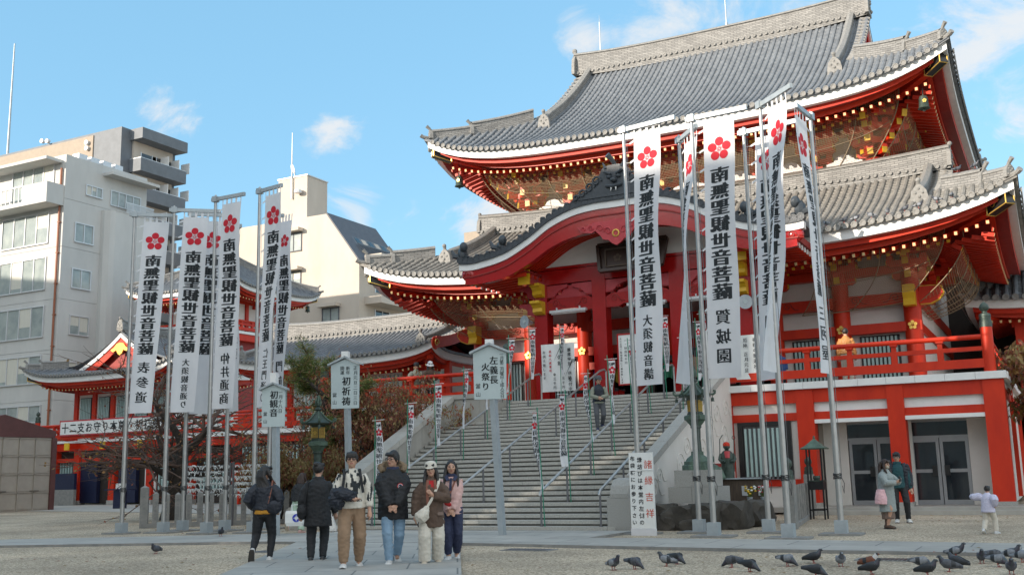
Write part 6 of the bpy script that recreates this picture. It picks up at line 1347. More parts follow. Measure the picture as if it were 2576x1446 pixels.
L = atX(1050*.362+563.5, 745*.362+322, B.x).y-BY
mb = MB(); pf = [(xL, 0), (C_.x, 0), (C_.x, C_.z), (B.x, B.z), (P(100, 650).x, B.z), (xL, P(-60, 735).z)]
mb.prism(pf, lambda x, z, d: V((x-ox, BY-oy+d, z)), 0, L, 'citybeige'); mb.build('wall', bb)
mb = MB(); s_ = V((C_.x-B.x, 0, C_.z-B.z)); nn = V((-s_.z, 0, s_.x)).normalized()*-1
nn = nn if nn.x > 0 else -nn
f = lambda u, v, d: V((B.x-ox, BY-oy, B.z))+s_*v+V((0, u*L, 0))+nn*d
mb.hexa([f(.0, 0, .02), f(1, 0, .02), f(1, 1, .02), f(0, 1, .02), f(0, -.01, .15), f(1, -.01, .15), f(1, 1.02, .15), f(0, 1.02, .15)], 'slate'); mb.build('mansard_roof', bb)
mb = MB(); mb.hexa([f(.2, .42, .16), f(.92, .42, .16), f(.92, .42, -.6), f(.2, .42, -.6), f(.2, .74, .16), f(.92, .74, .16), f(.92, .74, -.2), f(.2, .74, -.2)], 'citygrey')
for i in range(5): mb.hexa([f(.24+i*.135, .44, .18), f(.33+i*.135, .44, .18), f(.33+i*.135, .44, .1), f(.24+i*.135, .44, .1), f(.24+i*.135, .62, .18), f(.33+i*.135, .62, .18), f(.33+i*.135, .62, .1), f(.24+i*.135, .62, .1)], 'glassdark' if i % 2 == 0 else 'citybeige')
for i in range(36): p_, q_ = f(.2+i*.02, .60, .35), f(.2+i*.02, .78, .35); mb.bar(p_, q_, .05, .05, 'steeldark')
mb.bar(f(.2, .60, .35), f(.92, .60, .35), .1, .1, 'steeldark'); mb.build('dormer', bb)
for (x0, y0, x1, y1) in ((432, 745, 537, 848), (430, 1012, 532, 1078), (688, 1262, 797, 1362)):
    a_, b_ = P(x0, y0), P(x1, y1); c_ = (a_+b_)/2; w_ = b_.x-a_.x; win(bb, lambda u, v, d, c_=c_: V((c_.x-ox+u, BY-oy-d, c_.z+v)), w_, a_.z-b_.z, 2, frame='slate'); mb = MB(); mb.box(c_.x-ox-w_*.62, c_.x-ox+w_*.62, BY-oy-.9, BY-oy, c_.z+(a_.z-b_.z)/2+.15, c_.z+(a_.z-b_.z)/2+.5, 'citybeige'); mb.build('window_hood', bb)
a_, b_ = P(360, 350), P(560, 322); zt = b_.z; ye = atX(718*.362+563.5, 398*.362+322, b_.x).y
mb = MB(); mb.box(a_.x-ox, b_.x-ox, BY-oy+.5, ye-oy, B.z-.5, zt, 'citybeige'); mb.box(a_.x-ox-.1, b_.x-ox+.1, BY-oy+.4, ye-oy+.1, zt, zt+.12, 'alu'); mb.build('penthouse', bb)
q = P(460, 350); mb = MB(); mb.tube([(q.x-ox, BY-oy+.3, zt-2.5), (q.x-ox, BY-oy+.3, P(460, 30).z)], [.1, .05], 'galv', 6); mb.build('antenna_mast', bb)
q = P(478, 285); mb = MB(); R3 = Matrix.Rotation(-.6, 3, 'Z') @ Matrix.Rotation(1.9, 3, 'X'); mb.rings([[V((q.x-ox, BY-oy+.2, q.z+.1))+R3@V((r*cos(k*pi/9), r*sin(k*pi/9), z)) for k in range(18)] for r, z in ((.02, 0), (.3, .04), (.52, .12), (.54, .15))], 'white'); mb.tube([(q.x-ox, BY-oy+.3, q.z), (q.x-ox, BY-oy+.4, zt)], .07, 'galv', 6); mb.build('dish_antenna', bb)
q = P(515, 440); mb = MB(); mb.lathe([(.45, 0), (.45, .3), (.1, .5)], 'alu', (q.x-ox, BY-oy, q.z-.2), 10); mb.build('wall_vent', bb)
for (zz, i) in ((P(960, 1175).z, 0), (P(960, 1175).z+4.6, 1), (P(960, 1175).z-4.6, 2)):
    mb = MB(); mb.box(C_.x-ox, C_.x-ox+2.2, BY-oy+1.0, L+BY-oy, zz-.6, zz+.2, 'walltile' if 0 else 'citybeige'); mb.build('balcony', bb); mb = MB()
    for k in range(3): y = BY-oy+3+k*5.5; mb.box(C_.x-ox, C_.x-ox+.05, y, y+2.6, zz-3.6, zz-1.0, 'glassdark'); mb.box(C_.x-ox, C_.x-ox+.08, y-.15, y, zz-3.7, zz-.9, 'alu'); mb.box(C_.x-ox, C_.x-ox+.08, y+2.6, y+2.75, zz-3.7, zz-.9, 'alu'); mb.box(C_.x-ox+.0, C_.x-ox+.08, y+1.25, y+1.35, zz-3.6, zz-1.0, 'alu')
    mb.build('window', bb)
t, ox, oy = city('tan_building', 'plain brown block showing beyond the mansard roof', -74, -62, 128, 145, atY(985, 612, 128).z, 'citytan')
# shed with panelled doors, left edge
SX = -48.4; t = thing('storage_shed', 'beige panelled storage shed with a maroon gable at the left edge', 'shed', (SX-2.5, 36.0, 0)); zt = atX(100, 1100, SX).z; ye = 38.95-36; ys = 33.0-36
mb = MB(); mb.box(-2.5, 2.46, ys, ye, 0, zt, 'shed'); mb.build('wall', t); mb = MB(); rz_ = atX(82, 1045, SX).z
mb.prism([(ys-.1, zt), (ye+.15, zt), (ye+.2, zt+.35), ((ys+ye)/2, rz_), (ys-.2, zt+.35)], lambda y, z, d: V((2.4+d, y, z)), -4.6, .12, 'maroon'); mb.build('gable_roof', t)
mb = MB(); mb.box(2.46, 2.56, ye-.05, ye+.25, 0, zt, 'maroon'); mb.build('corner_post', t)
n_ = 6
for i in range(n_):
    y0_, y1_ = ys+(ye-ys-.1)*i/n_+.02, ys+(ye-ys-.1)*(i+1)/n_; mb = MB()
    for k in range(4): z0_, z1_ = .06+(zt-.1)*k/4, .06+(zt-.1)*(k+1)/4; mb.box(2.47, 2.49, y0_+.05, y1_-.05, z0_+.05, z1_-.05, 'shed'); mb.box(2.46, 2.53, y0_, y1_, z1_-.05, z1_, 'shed')
    mb.box(2.46, 2.53, y0_, y0_+.06, 0, zt-.02, 'shed'); d_ = mb.build('door_panel', t)
    if i % 2: mb = MB(); mb.bar((2.56, y0_-.25, 1.05), (2.56, y0_+.3, 1.05), .03, .03, 'black'); mb.build('bolt', d_)
# low wall strip between shed and hall
mb = MB(); mb.box(0, 3.6, 0, .2, 0, 1.0, 'stonegrey'); t = thing('garden_wall', 'low grey wall with a dark blue panel between the shed and the side hall', 'wall', (-58.6, 46, 0)); mb.build('wall', t); mb = MB(); mb.box(0, 3.6, 0, .2, 1.0, 2.0, 'navy'); mb.build('panel', t)
# unseen city blocks added behind the viewer, heights shaped to keep low sun off the courtyard
T_ = V((.866, -.5, 0)); tn = math.tan(SUN_EL)
for i, (s0, s1, hh, dist) in enumerate(BLOCKS if 'BLOCKS' in globals() else ((-23.3, 40, 12.9, 46), (-34.8, -23.4, 19.0, 47), (-37.5, -34.9, 13.0, 50), (-62, -37.6, 15.0, 46), (-80, -62.1, 13.4, 48), (-135, -80.1, 22.0, 46))):
    c_ = SUN_AZ*dist+T_*((s0+s1)/2); H = hh+dist*tn; t = thing('shade_block', ('broad beige', 'tall narrow grey', 'slim white', 'wide grey', 'low brown', 'far tall white')[i]+' shade-casting block added unseen behind the viewpoint', 'building', (c_.x, c_.y, 0), atan2(T_.y, T_.x)); hw = (s1-s0)/2; mb = MB(); mb.box(-hw, hw, -9, 0, 0, H, ('citybeige', 'citygrey', 'citywhite', 'citywhite', 'citytan', 'citywhite')[i]); mb.build('wall', t); mb = MB()
    for k in range(int(H/3.4)):
        mb.box(-hw+.6, hw-.6, 0, .04, 1.2+3.4*k, 2.9+3.4*k, 'glasscity')
    mb.build('window_band', t)

# fallen leaves blown against the fences and kerbs
rnd = random.Random(9); mb = MB()
for k in range(420):
    if k < 240: q = atZ(rnd.uniform(380, 860), rnd.gauss(1328, 7))
    elif k < 330: q = atZ(rnd.uniform(1900, 2560), rnd.gauss(1302, 8))
    else: q = atZ(rnd.uniform(0, 2576), rnd.uniform(1385, 1446))
    a = rnd.uniform(0, 6.28); s_ = rnd.uniform(.025, .05); c_, d_ = cos(a)*s_, sin(a)*s_; z = .064 if 1335 < proj((q.x, q.y, 0))[1] < 1400 else .012
    mb.face([(q.x-c_, q.y-d_, z), (q.x-d_*.5, q.y+c_*.5, z+.012), (q.x+c_, q.y+d_, z+.004), (q.x+d_*.5, q.y-c_*.5, z+.01)], rnd.choice(('leafyellow', 'leafred', 'leafolive')))
mb.build('fallen_leaves', None, kind='stuff', fix=False)
# ================================================================ people
for nm, c1, c2, ro in (('cblack', (.016, .017, .02), (.01, .011, .013), .75), ('cnavy', (.014, .018, .03), (.009, .012, .02), .6), ('cyellow', (.55, .27, .03), (.48, .22, .025), .8), ('cmint', (.42, .55, .44), (.36, .48, .38), .8), ('ckhaki', (.30, .195, .12), (.24, .155, .095), .85), ('cjean', (.27, .40, .53), (.20, .31, .43), .85), ('cbrown', (.105, .066, .046), (.08, .05, .036), .85), ('ccream', (.62, .58, .50), (.54, .50, .43), .85), ('cpink', (.62, .40, .37), (.54, .34, .315), .75), ('cnavyp', (.022, .03, .075), (.016, .022, .055), .75), ('cgrey', (.10, .105, .115), (.07, .074, .082), .85), ('csage', (.24, .25, .20), (.2, .21, .165), .85), ('cred', (.42, .012, .015), (.36, .01, .012), .8), ('cgreycoat', (.30, .335, .33), (.25, .285, .28), .9), ('cskirt', (.19, .135, .11), (.155, .11, .09), .9), ('cteal', (.02, .075, .085), (.015, .06, .07), .9), ('clav', (.58, .57, .70), (.5, .49, .62), .95), ('cleather', (.50, .22, .06), (.40, .165, .045), .5), ('cpinkbag', (.72, .45, .48), (.66, .4, .43), .8), ('clilac', (.45, .22, .36), (.38, .18, .3), .85), ('cbeige', (.5, .44, .35), (.44, .38, .3), .85), ('fur', (.30, .22, .14), (.16, .115, .075), .95), ('cstrap', (.22, .075, .045), (.18, .06, .035), .6), ('cblue', (.03, .07, .2), (.02, .05, .16), .8)):
    mat(nm, c1, ro, c2, 9, .25, 22)
def fuse(mb, name, parent, vox, m, sm=3, wr=0.0, wf=9.0, seed=0.0, matfn=None, extra=None):
    me = bpy.data.meshes.new('tmp'); me.from_pydata(mb.v, [], mb.f); bm = bmesh.new(); bm.from_mesh(me); bmesh.ops.recalc_face_normals(bm, faces=bm.faces); bm.to_mesh(me); bm.free()
    o = bpy.data.objects.new('tmp', me); COL.objects.link(o)
    r = o.modifiers.new('r', 'REMESH'); r.mode = 'VOXEL'; r.voxel_size = vox; r.adaptivity = 0
    if sm: s = o.modifiers.new('s', 'SMOOTH'); s.iterations = sm; s.factor = .5
    me2 = bpy.data.meshes.new_from_object(o.evaluated_get(bpy.context.evaluated_depsgraph_get())); bpy.data.objects.remove(o); bpy.data.meshes.remove(me); me2.name = name
    if wr:
        nn = [v.normal.copy() for v in me2.vertices]
        for v, n_ in zip(me2.vertices, nn):
            q = v.co*wf+V((seed, seed*2, 0)); v.co += n_*wr*(noise.noise(V((q.x, q.y, q.z*1.6)))+.6*noise.noise(q*2.3))
    ms = [m] if not matfn else matfn[0]
    for k in ms: me2.materials.append(MATS[k])
    if matfn: me2.polygons.foreach_set('material_index', [matfn[1](p.center) for p in me2.polygons])
    me2.polygons.foreach_set('use_smooth', [True]*len(me2.polygons)); me2.update()
    return link(name, me2, parent)
def ik(a, c, l1, l2, pole):
    d = c-a; L = min(d.length, (l1+l2)*.999); u = d.normalized(); x = (l1*l1-l2*l2+L*L)/(2*L); h = sqrt(max(0, l1*l1-x*x)); p = (V(pole)-u*V(pole).dot(u)).normalized(); return a+u*x+p*h, a+u*L
def hand(mb, w_, d, nrm, side, curl=.5, k=1):
    d = d.normalized(); nrm = (nrm-d*nrm.dot(d)).normalized(); s = d.cross(nrm)*side
    mb.tube([w_-d*.015, w_+d*.03*k, w_+d*.085*k], [.026*k, .036*k, .034*k], 'skin', 10, sx=1.0, up=tuple(nrm))
    for i, (o_, L) in enumerate(((-.030, .066), (-.010, .076), (.011, .072), (.030, .055))):
        p = w_+d*.080*k+s*o_*k; dd = d.copy(); pts = [p]
        for j in range(3): dd = (dd+nrm*curl*(.5+.12*i)).normalized(); pts.append(pts[-1]+dd*L*k*(.45, .32, .23)[j])
        mb.tube(pts, [.0105*k, .0098*k, .009*k, .0075*k], 'skin', 7)
    p = w_+d*.02*k-s*.03*k; mb.tube([p, p+(d*.6-s*.7+nrm*.25).normalized()*.036*k, p+(d*.85-s*.4+nrm*.4).normalized()*.068*k], [.014*k, .012*k, .009*k], 'skin', 7)
def person(label, feet, top, face, S, z=0.0, at=None, group=None):
    """feet/top: pixels of feet and head top; face: degrees turned from facing the camera; S: clothes and pose"""
    if at: p = V(at)
    else: p = atZ(feet[0], feet[1], z)
    h = S.get('h') or (atY(feet[0], top, p.y).z-p.z); k = h/1.72; dc = CAM-p
    t = thing('person', label, 'person', (p.x, p.y, p.z), atan2(dc.y, dc.x)+pi/2+radians(face), group); t.scale = (k, k, k)
    lean = S.get('lean', 0.0); sh = S.get('sh', .185); vox = S.get('vox', .0085); sd = sum(map(ord, label)) % 97
    ln = lambda x, y, zz: V((x, y-lean*max(0, zz-.95), zz))
    hips = [V((-.095, 0, .90)), V((.095, 0, .90))]; fd = S.get('feet', [(-.1, 0, 0, 0), (.1, 0, 0, 0)])
    ank, kn = [], []
    for s_, (x, y, zz, pit) in zip((-1, 1), fd):
        a = V((x, y+.03, .085+zz)); q, a = ik(hips[(s_+1)//2], a, .43, .425, (s_*.12, -1, 0)); kn.append(q); ank.append(a)
    shd = [ln(-sh, 0, 1.365), ln(sh, 0, 1.365)]; hd = S.get('hands', [(-.24, -.05, .80), (.24, -.05, .80)]); pol = S.get('poles', [(-.6, .8, -.2), (.6, .8, -.2)]); el, wr = [], []
    for i in (0, 1): e, w_ = ik(shd[i], V(hd[i]), .29, .255, pol[i]); el.append(e); wr.append(w_)
    hc = ln(0, -.025, 1.605)+V(S.get('hoff', (0, 0, 0))); R = Matrix.Rotation(radians(S.get('yaw', 0)), 3, 'Z') @ Matrix.Rotation(radians(S.get('pit', 0)), 3, 'X') @ Matrix.Rotation(radians(S.get('roll', 0)), 3, 'Y')
    H = lambda x, y, zz: hc+R@V((x, y, zz))
    b = MB(); B = lambda q, r, n=10: b.tube(q, r, 'skin', n)
    B([V((0, .01, .84)), V((0, .01, .98)), ln(0, .01, 1.12), ln(0, .0, 1.26), ln(0, .01, 1.36), ln(0, .015, 1.44)], [.11, .115, .105, .115, .085, .055], 14)
    B([ln(0, .02, 1.42), ln(0, 0, 1.49), H(0, .01, -.06)], [.06, .052, .052])
    for i in (0, 1):
        B([hips[i], kn[i], ank[i]], [.085, .058, .042]); B([ln(0, .01, 1.33), shd[i], el[i], wr[i]], [.06, .045, .040, .028])
        hand(b, wr[i], (V(S['hd'][i]) if S.get('hd') else (wr[i]-el[i])), V(S.get('hn', [(0, -.4, .2), (0, -.4, .2)])[i]), (1, -1)[i], S.get('curl', .5))
        f_ = V((0, -1, 0)); B([ank[i], ank[i]+V((0, -.1, -.05))], [.04, .03])
    b.ell(hc, (.078, .095, .112), 'skin', 16, 12, R); b.ell(H(0, -.030, -.055), (.056, .064, .062), 'skin', 12, 9, R); b.ell(H(0, -.052, -.088), (.03, .034, .025), 'skin', 9, 7, R)
    b.tube([H(0, -.088, .022), H(0, -.104, -.004), H(0, -.112, -.022), H(0, -.092, -.032)], [.010, .013, .016, .010], 'skin', 8)
    for s_ in (-1, 1): b.ell(H(s_*.078, .005, -.008), (.012, .02, .032), 'skin', 7, 6, R); b.ell(H(s_*.048, -.062, -.018), (.022, .022, .02), 'skin', 8, 6, R)
    Ri = R.transposed()
    def mf(c):
        q = Ri@(V(c)-hc); 
        if abs(q.z) < .15 and q.y < -.05:
            if abs(abs(q.x)-.033) < .016 and abs(q.z-.010) < .0075: return 1
            if abs(abs(q.x)-.034) < .019 and abs(q.z-.034) < .006: return 1
            if abs(q.x) < .024 and abs(q.z+.057) < .0085: return 2
        return 0
    fuse(b, 'body', t, vox, 'skin', 2, matfn=(['skin', 'eye', 'lip'], mf))
    for f in S['wear']:
        if f: f(dict(t=t, hips=hips, kn=kn, ank=ank, sh=shd, el=el, wr=wr, hc=hc, H=H, R=R, ln=ln, sd=sd, fd=fd, S=S, lean=lean))
    return t
def trousers(m, rs=(.115, .105, .085, .075), vox=.013, wr=.010, end=0.0):
    def f(c):
        mb = MB(); mb.tube([V((0, .01, .80)), V((0, .01, .90)), V((0, .005, 1.02))], [.115, .14, .125], m, 14)
        for i in (0, 1): a = c['ank'][i]+(c['kn'][i]-c['ank'][i])*end; mb.tube([c['hips'][i]+V((0, 0, .02)), c['hips'][i].lerp(c['kn'][i], .45), c['kn'][i], c['kn'][i].lerp(a, .55), a+V((0, 0, .005))], [q_*.88 for q_ in (rs[0], (rs[0]+rs[1])/2, rs[1], rs[2], rs[3])], m, 12)
        fuse(mb, 'trousers', c['t'], vox, m, 4, wr*.65, 13, c['sd'])
    return f
def shoes(m='shoewhite', m2='sole', r=1.0, boot=0, lift=(0, 0)):
    def f(c):
        for i in (0, 1):
            x, y, zz, pit = c['fd'][i]; a = c['ank'][i]; Rx = Matrix.Rotation(radians(pit), 3, 'X') @ Matrix.Rotation(radians((-8, 8)[i]), 3, 'Z'); Q = lambda q: a+Rx@(V(q)*r*1.12)
            mb = MB(); mb.rings([[Q((w_*cos(k*pi/7), yy, zo+hh*sin(k*pi/7))) for k in range(14)] for yy, w_, zo, hh in ((.075, .026, -.035, .03), (.055, .038, -.025, .05), (0, .042, -.02, .055), (-.06, .045, -.035, .042), (-.12, .048, -.045, .03), (-.165, .040, -.050, .022), (-.185, .022, -.055, .012))], m)
            if boot: mb.tube([Q((0, .01, -.03)), Q((0, .01, boot))], [.045, .052], m, 10)
            o = mb.build('shoe', c['t'], smooth=60); mb = MB(); mb.rings([[Q((w_*cos(k*pi/7), yy, zo+.011*sin(k*pi/7))) for k in range(14)] for yy, w_, zo in ((.082, .03, -.07), (.05, .042, -.07), (-.05, .049, -.072), (-.12, .052, -.072), (-.17, .043, -.068), (-.193, .02, -.062))], m2); mb.build('sole', o)
    return f
def jacket(m, hem=.80, rx=.20, ry=.145, sl=(.085, .075, .062), open_=0, vox=.013, wr=.012, flare=1.06, collar=.0, name='jacket', cuff=.0, fat=0.0, wf=9):
    def f(c):
        ln = c['ln']; mb = MB(); rows = []
        for zz, a_, b_ in ((hem, flare, flare), (hem+.02, flare, flare), (1.02, .96, 1.0), (1.18, .98, 1.0), (1.27, .95, 1.0), (1.34, .85, .92), (1.39, .70, .78), (1.43, .52, .64), (1.46, .39, .52), (1.482, .32, .45)):
            if zz < hem+.03 and zz > hem+.021: continue
            q = ln(0, .012, zz); rows.append([q+V((rx*.93*a_*cos(k*pi/11), ry*b_*sin(k*pi/11)*(1.08 if sin(k*pi/11) < 0 else .95), 0)) for k in range(22)])
        mb.rings(rows, m)
        for i in (0, 1): e = c['wr'][i]+(c['el'][i]-c['wr'][i])*cuff; mb.tube([ln(0, .01, 1.27), c['sh'][i]+V((0, 0, .050-sl[0])), c['sh'][i].lerp(c['el'][i], .5), c['el'][i], c['el'][i].lerp(e, .6), e], [sl[0]*.8, sl[0], (sl[0]+sl[1])/2+fat, sl[1]+fat*.5, (sl[1]+sl[2])/2+fat*.6, sl[2]], m, 12)
        if collar: mb.lathe([(.105, 0), (.10, collar), (.075, collar), (.07, .0)], m, tuple(ln(0, .01, 1.445)), 16)
        return fuse(mb, name, c['t'], vox, m, 4, wr*.6, wf*1.4, c['sd'])
    return f
def hair(m='hair', long=0, fringe=.6, vox=.009, top=.012, vol=0, bun=0, wid=.075, side=1):
    def f(c):
        H = c['H']; mb = MB(); g_ = .010+vol; Rr = c['R']; mb.ell(H(0, .020, .026), (.079+g_, .092+g_, .098+top), m, 16, 12, Rr)
        if fringe:
            for x in (-.055, -.028, 0, .028, .055): mb.tube([H(x, -.06, .10), H(x*1.08, -.094, .075), H(x*1.15, -.100, .075-.055*fringe)], [.026, .022, .012], m, 7)
        for s_ in (-1, 1): mb.tube([H(s_*.070, -.02, .06), H(s_*.082, -.02, .0), H(s_*.080, -.005, -.03)], [.025, .018, .010], m, 7)
        if long:
            L = long
            for x in (-.07, -.035, 0, .035, .07): mb.tube([H(x*.8, .08, .04), H(x*1.0, .11, -.08), c['hc']+V((x*1.25, .125+.02*cos(x*30), -.1-L*.45)), c['hc']+V((x*1.1, .14, -.1-L))], [.045, .05, .045, .018], m, 8)
            if side:
                for s_ in (-1, 1): mb.tube([H(s_*.074, .0, .05), H(s_*.094, -.012, -.05), c['hc']+V((s_*.112, -.045, -.16)), c['hc']+V((s_*.12, -.10, -.12-L*.8))], [.028, .036, .034, .012], m, 8)
        if bun: mb.ell(H(0, .10, .09), (.05, .05, .05), m, 9, 7)
        fuse(mb, 'hair', c['t'], vox, m, 3, .003, 40, c['sd'])
    return f
def cap(m, brim=1, bucket=0):
    def f(c):
        H = c['H']; mb = MB(); R_ = c['R']
        rs = [[H(r*.102*cos(k*pi/9), .01+r*.120*sin(k*pi/9), zz) for k in range(18)] for r, zz in ((1.04, .038), (1.06, .07), (1.0, .11), (.8, .142), (.45, .16), (.05, .165))]; mb.rings(rs, m)
        if bucket: mb.rings([[H(r*.102*cos(k*pi/9), .01+r*.120*sin(k*pi/9), zz) for k in range(18)] for r, zz in ((1.05, .055), (1.5, .0), (1.52, -.004), (1.08, .045))], m)
        elif brim: mb.rings([[H(w_*cos(k*pi/7), yy, zz+.006*sin(k*pi/7)) for k in range(14)] for yy, w_, zz in ((-.06, .08, .045), (-.11, .078, .042), (-.15, .06, .032), (-.17, .025, .026))], m)
        mb.build('cap', c['t'], smooth=50)
    return f
def glasses(m='black'):
    def f(c):
        H = c['H']; mb = MB()
        for s_ in (-1, 1): mb.tube([H(s_*.036+.026*cos(a*pi/7), -.108, .008+.02*sin(a*pi/7)) for a in range(15)], .004, m, 5); mb.tube([H(s_*.062, -.106, .012), H(s_*.086, -.05, .012), H(s_*.086, .0, .008)], .004, m, 5)
        mb.tube([H(-.01, -.11, .012), H(.01, -.11, .012)], .004, m, 5); mb.build('glasses', c['t'])
    return f
def lump(name, m, pieces, vox=.012, wr=.01, wf=14, top=None):
    """a garment or bag made of fused tubes and ellipsoids, in the person's own frame"""
    def f(c):
        mb = MB()
        for q in pieces:
            if q[0] == 't': mb.tube([V(p) for p in q[1]], q[2], m, 10)
            else: mb.ell(V(q[1]), q[2], m, 12, 9)
        o = fuse(mb, name, c['t'], vox, m, 2, wr, wf, c['sd'])
        if top:
            o.parent = None; o.matrix_world = Matrix.LocRotScale(c['t'].location, c['t'].rotation_euler, c['t'].scale); tag(o, top[0], top[1])
    return f
def strip(name, m, pts, w_=.02, th=.006):
    def f(c):
        mb = MB(); P = [V(p) for p in pts]
        for a, b in zip(P[:-1], P[1:]): mb.bar(a, b, w_*2, th*2, m, up=(0, -1, .3))
        mb.build(name, c['t'])
    return f
def brush(c):                                       # black brush strokes printed on the pale sweater
    o = [q for q in c['t'].children if q.name.startswith('sweater')][0]; me = o.data; me.materials.append(MATS['ink'])
    def hit(p): 
        q = V((p.x*24+.8*noise.noise(p*8), p.z*7.0+(floor(p.x*16)*.53), p.y*9)); return noise.noise(q+V((3, 1, 7))) > .13
    for p in me.polygons:
        if hit(p.center) and p.center.z > .99: p.material_index = 1
S_ = lambda **k: k
person('woman in a black puffer jacket walking away, leftmost of the front group', (663, 1414), 1172, 168, S_(sh=.17, feet=[(-.12, .02, 0, 0), (.13, .30, .13, 62)], yaw=-38, hands=[(-.23, -.08, .92), (.22, -.12, .95)], wear=[trousers('cblack', (.135, .095, .075, .055)), jacket('cyellow', .86, .195, .15, (.07, .06, .05), name='shirt'), jacket('cnavy', .93, .215, .165, (.10, .085, .06), wr=.018, fat=.01), shoes(), hair('hair', .42, .5), glasses(), lump('shoulder_bag', 'cnavy', [('e', (-.20, .13, .98), (.15, .07, .13)), ('t', [(-.07, .12, 1.06), (-.33, .13, 1.06)], .03)], top=('black shoulder bag with a brown strap carried by the leftmost walking woman', 'bag')), strip('bag_strap', 'cstrap', [(-.09, .15, 1.05), (-.13, .12, 1.25), (-.15, .04, 1.46), (-.17, -.08, 1.40), (-.26, .06, 1.1), (-.31, .12, 1.05)], .014)]))
person('woman in mint trousers with a brown bob stepping away behind the front group', (752, 1340), 1190, 150, S_(sh=.165, lean=.22, feet=[(-.13, .10, 0, 0), (.12, .42, .22, 60)], hands=[(-.26, -.12, .86), (.25, -.05, .80)], wear=[trousers('cmint', (.13, .12, .115, .105), wr=.014), jacket('cmint', .95, .19, .15, (.075, .07, .055), name='sweater'), jacket('cblack', .92, .22, .18, (.10, .09, .065), wr=.02, fat=.015), shoes('cpink', 'cbeige'), hair('hairbrown', .16, .5, vol=.008)]))
person('person in a long black coat seen from behind, beside the man with the patterned sweater', (799, 1413), 1170, 176, S_(h=1.66, sh=.19, feet=[(-.09, 0, 0, 0), (.11, .12, .0, 8)], yaw=-25, hands=[(-.30, -.14, .80), (.30, -.02, .84)], wear=[trousers('cblack', (.125, .10, .085, .07)), jacket('cblack', .62, .235, .18, (.095, .08, .062), flare=1.14, wr=.014, collar=.03), shoes('black', 'black'), hair('hair', 0, .4, vol=.006, bun=1), lump('shoulder_bag', 'cblack', [('e', (.27, .06, .88), (.10, .13, .14))], top=('black bag under the arm of the person in the long black coat', 'bag')), strip('bag_strap', 'cblack', [(.24, .10, .98), (.17, .10, 1.42), (.15, -.05, 1.42)], .012)]))
SW = jacket('ccream', .89, .205, .155, (.085, .072, .058), name='sweater', cuff=.28, wr=.014)
person('tall man in a white sweater with black brush strokes and khaki trousers', (884, 1432), 1137, 4, S_(sh=.19, feet=[(-.13, -.22, .0, -12), (.12, .12, .0, 6)], yaw=-8, pit=-4, hands=[(-.02, -.24, 1.04), (.26, -.10, .84)], poles=[(-1, .35, -.4), (.6, .8, -.2)], hn=[(0, 0, .6), (-.5, -.2, 0)], wear=[trousers('ckhaki', (.125, .112, .098, .072), wr=.014, end=.08), SW, brush, shoes(r=1.05), hair('hair', 0, .9, vol=.004), glasses('black'), lump('folded_jacket', 'cnavy', [('t', [(-.30, -.12, 1.10), (-.16, -.20, 1.12), (.04, -.24, 1.06)], [.09, .10, .07]), ('t', [(-.28, -.12, .98), (-.16, -.20, .96)], [.08, .09]), ('e', (-.24, -.16, 1.02), (.12, .09, .13))], wr=.024, wf=17, top=('dark padded jacket bundled over the arm of the man in the brush stroke sweater', 'jacket')), strip('backpack_strap', 'cblack', [(-.115, .12, 1.42), (-.115, -.02, 1.47), (-.125, -.145, 1.34), (-.15, -.165, 1.15)], .02), strip('backpack_strap', 'cblack', [(.115, .12, 1.42), (.115, -.02, 1.47), (.125, -.145, 1.34), (.16, -.14, 1.12)], .02), lump('backpack', 'cblack', [('e', (0, .21, 1.2), (.15, .09, .21))])]))
def patch(c):
    mb = MB(); q = V((.105, -.207, 1.20)); mb.rings([[q+V((r*cos(k*pi/9), y, r*sin(k*pi/9))) for k in range(18)] for r, y in ((.047, .03), (.047, 0), (.036, -.002))], 'cred'); mb.rings([[q+V((r*cos(k*pi/9), y, r*sin(k*pi/9))) for k in range(18)] for r, y in ((.036, .0), (.036, -.004), (.001, -.004))], 'cloth'); mb.rings([[q+V((r*cos(k*pi/9), y, r*sin(k*pi/9))) for k in range(18)] for r, y in ((.029, .0), (.029, -.006), (.001, -.006))], 'cnavyp'); mb.ell(q+V((0, -.006, -.004)), (.018, .003, .011), 'cloth', 10, 6); mb.build('round_patch', c['t'])
person('man in a big black parka with a fur hood and a round red patch', (989, 1422), 1137, 2, S_(sh=.195, feet=[(-.06, -.10, 0, -4), (.07, .26, .06, 30)], yaw=-42, hands=[(-.055, -.27, .86), (.04, -.25, .90)], poles=[(-1, .3, -.3), (1, .3, -.3)], hd=[(.7, -.2, -.4), (-.7, -.3, -.3)], hn=[(0, .5, -.5), (0, .5, -.5)], wear=[trousers('cjean', (.115, .095, .082, .074), wr=.014), jacket('cnavyp', 1.2, .16, .13, (.06, .05, .05), name='shirt', collar=.05), jacket('cblack', .70, .255, .18, (.115, .105, .075), wr=.022, fat=.02, flare=1.0, collar=.03), shoes(r=1.05), hair('hair', 0, .35, top=.03, vol=.002), glasses(), lump('fur_hood', 'fur', [('t', [(-.15, .02, 1.42), (-.19, .10, 1.50), (-.10, .17, 1.55), (0, .18, 1.56), (.10, .17, 1.55), (.19, .10, 1.50), (.15, .02, 1.42)], .048), ('e', (0, .14, 1.44), (.16, .08, .09))], wr=.02, wf=40), patch]))
def bag_top(label, m, name, pieces, **k): return lump(name, m, pieces, top=(label, 'bag'), **k)
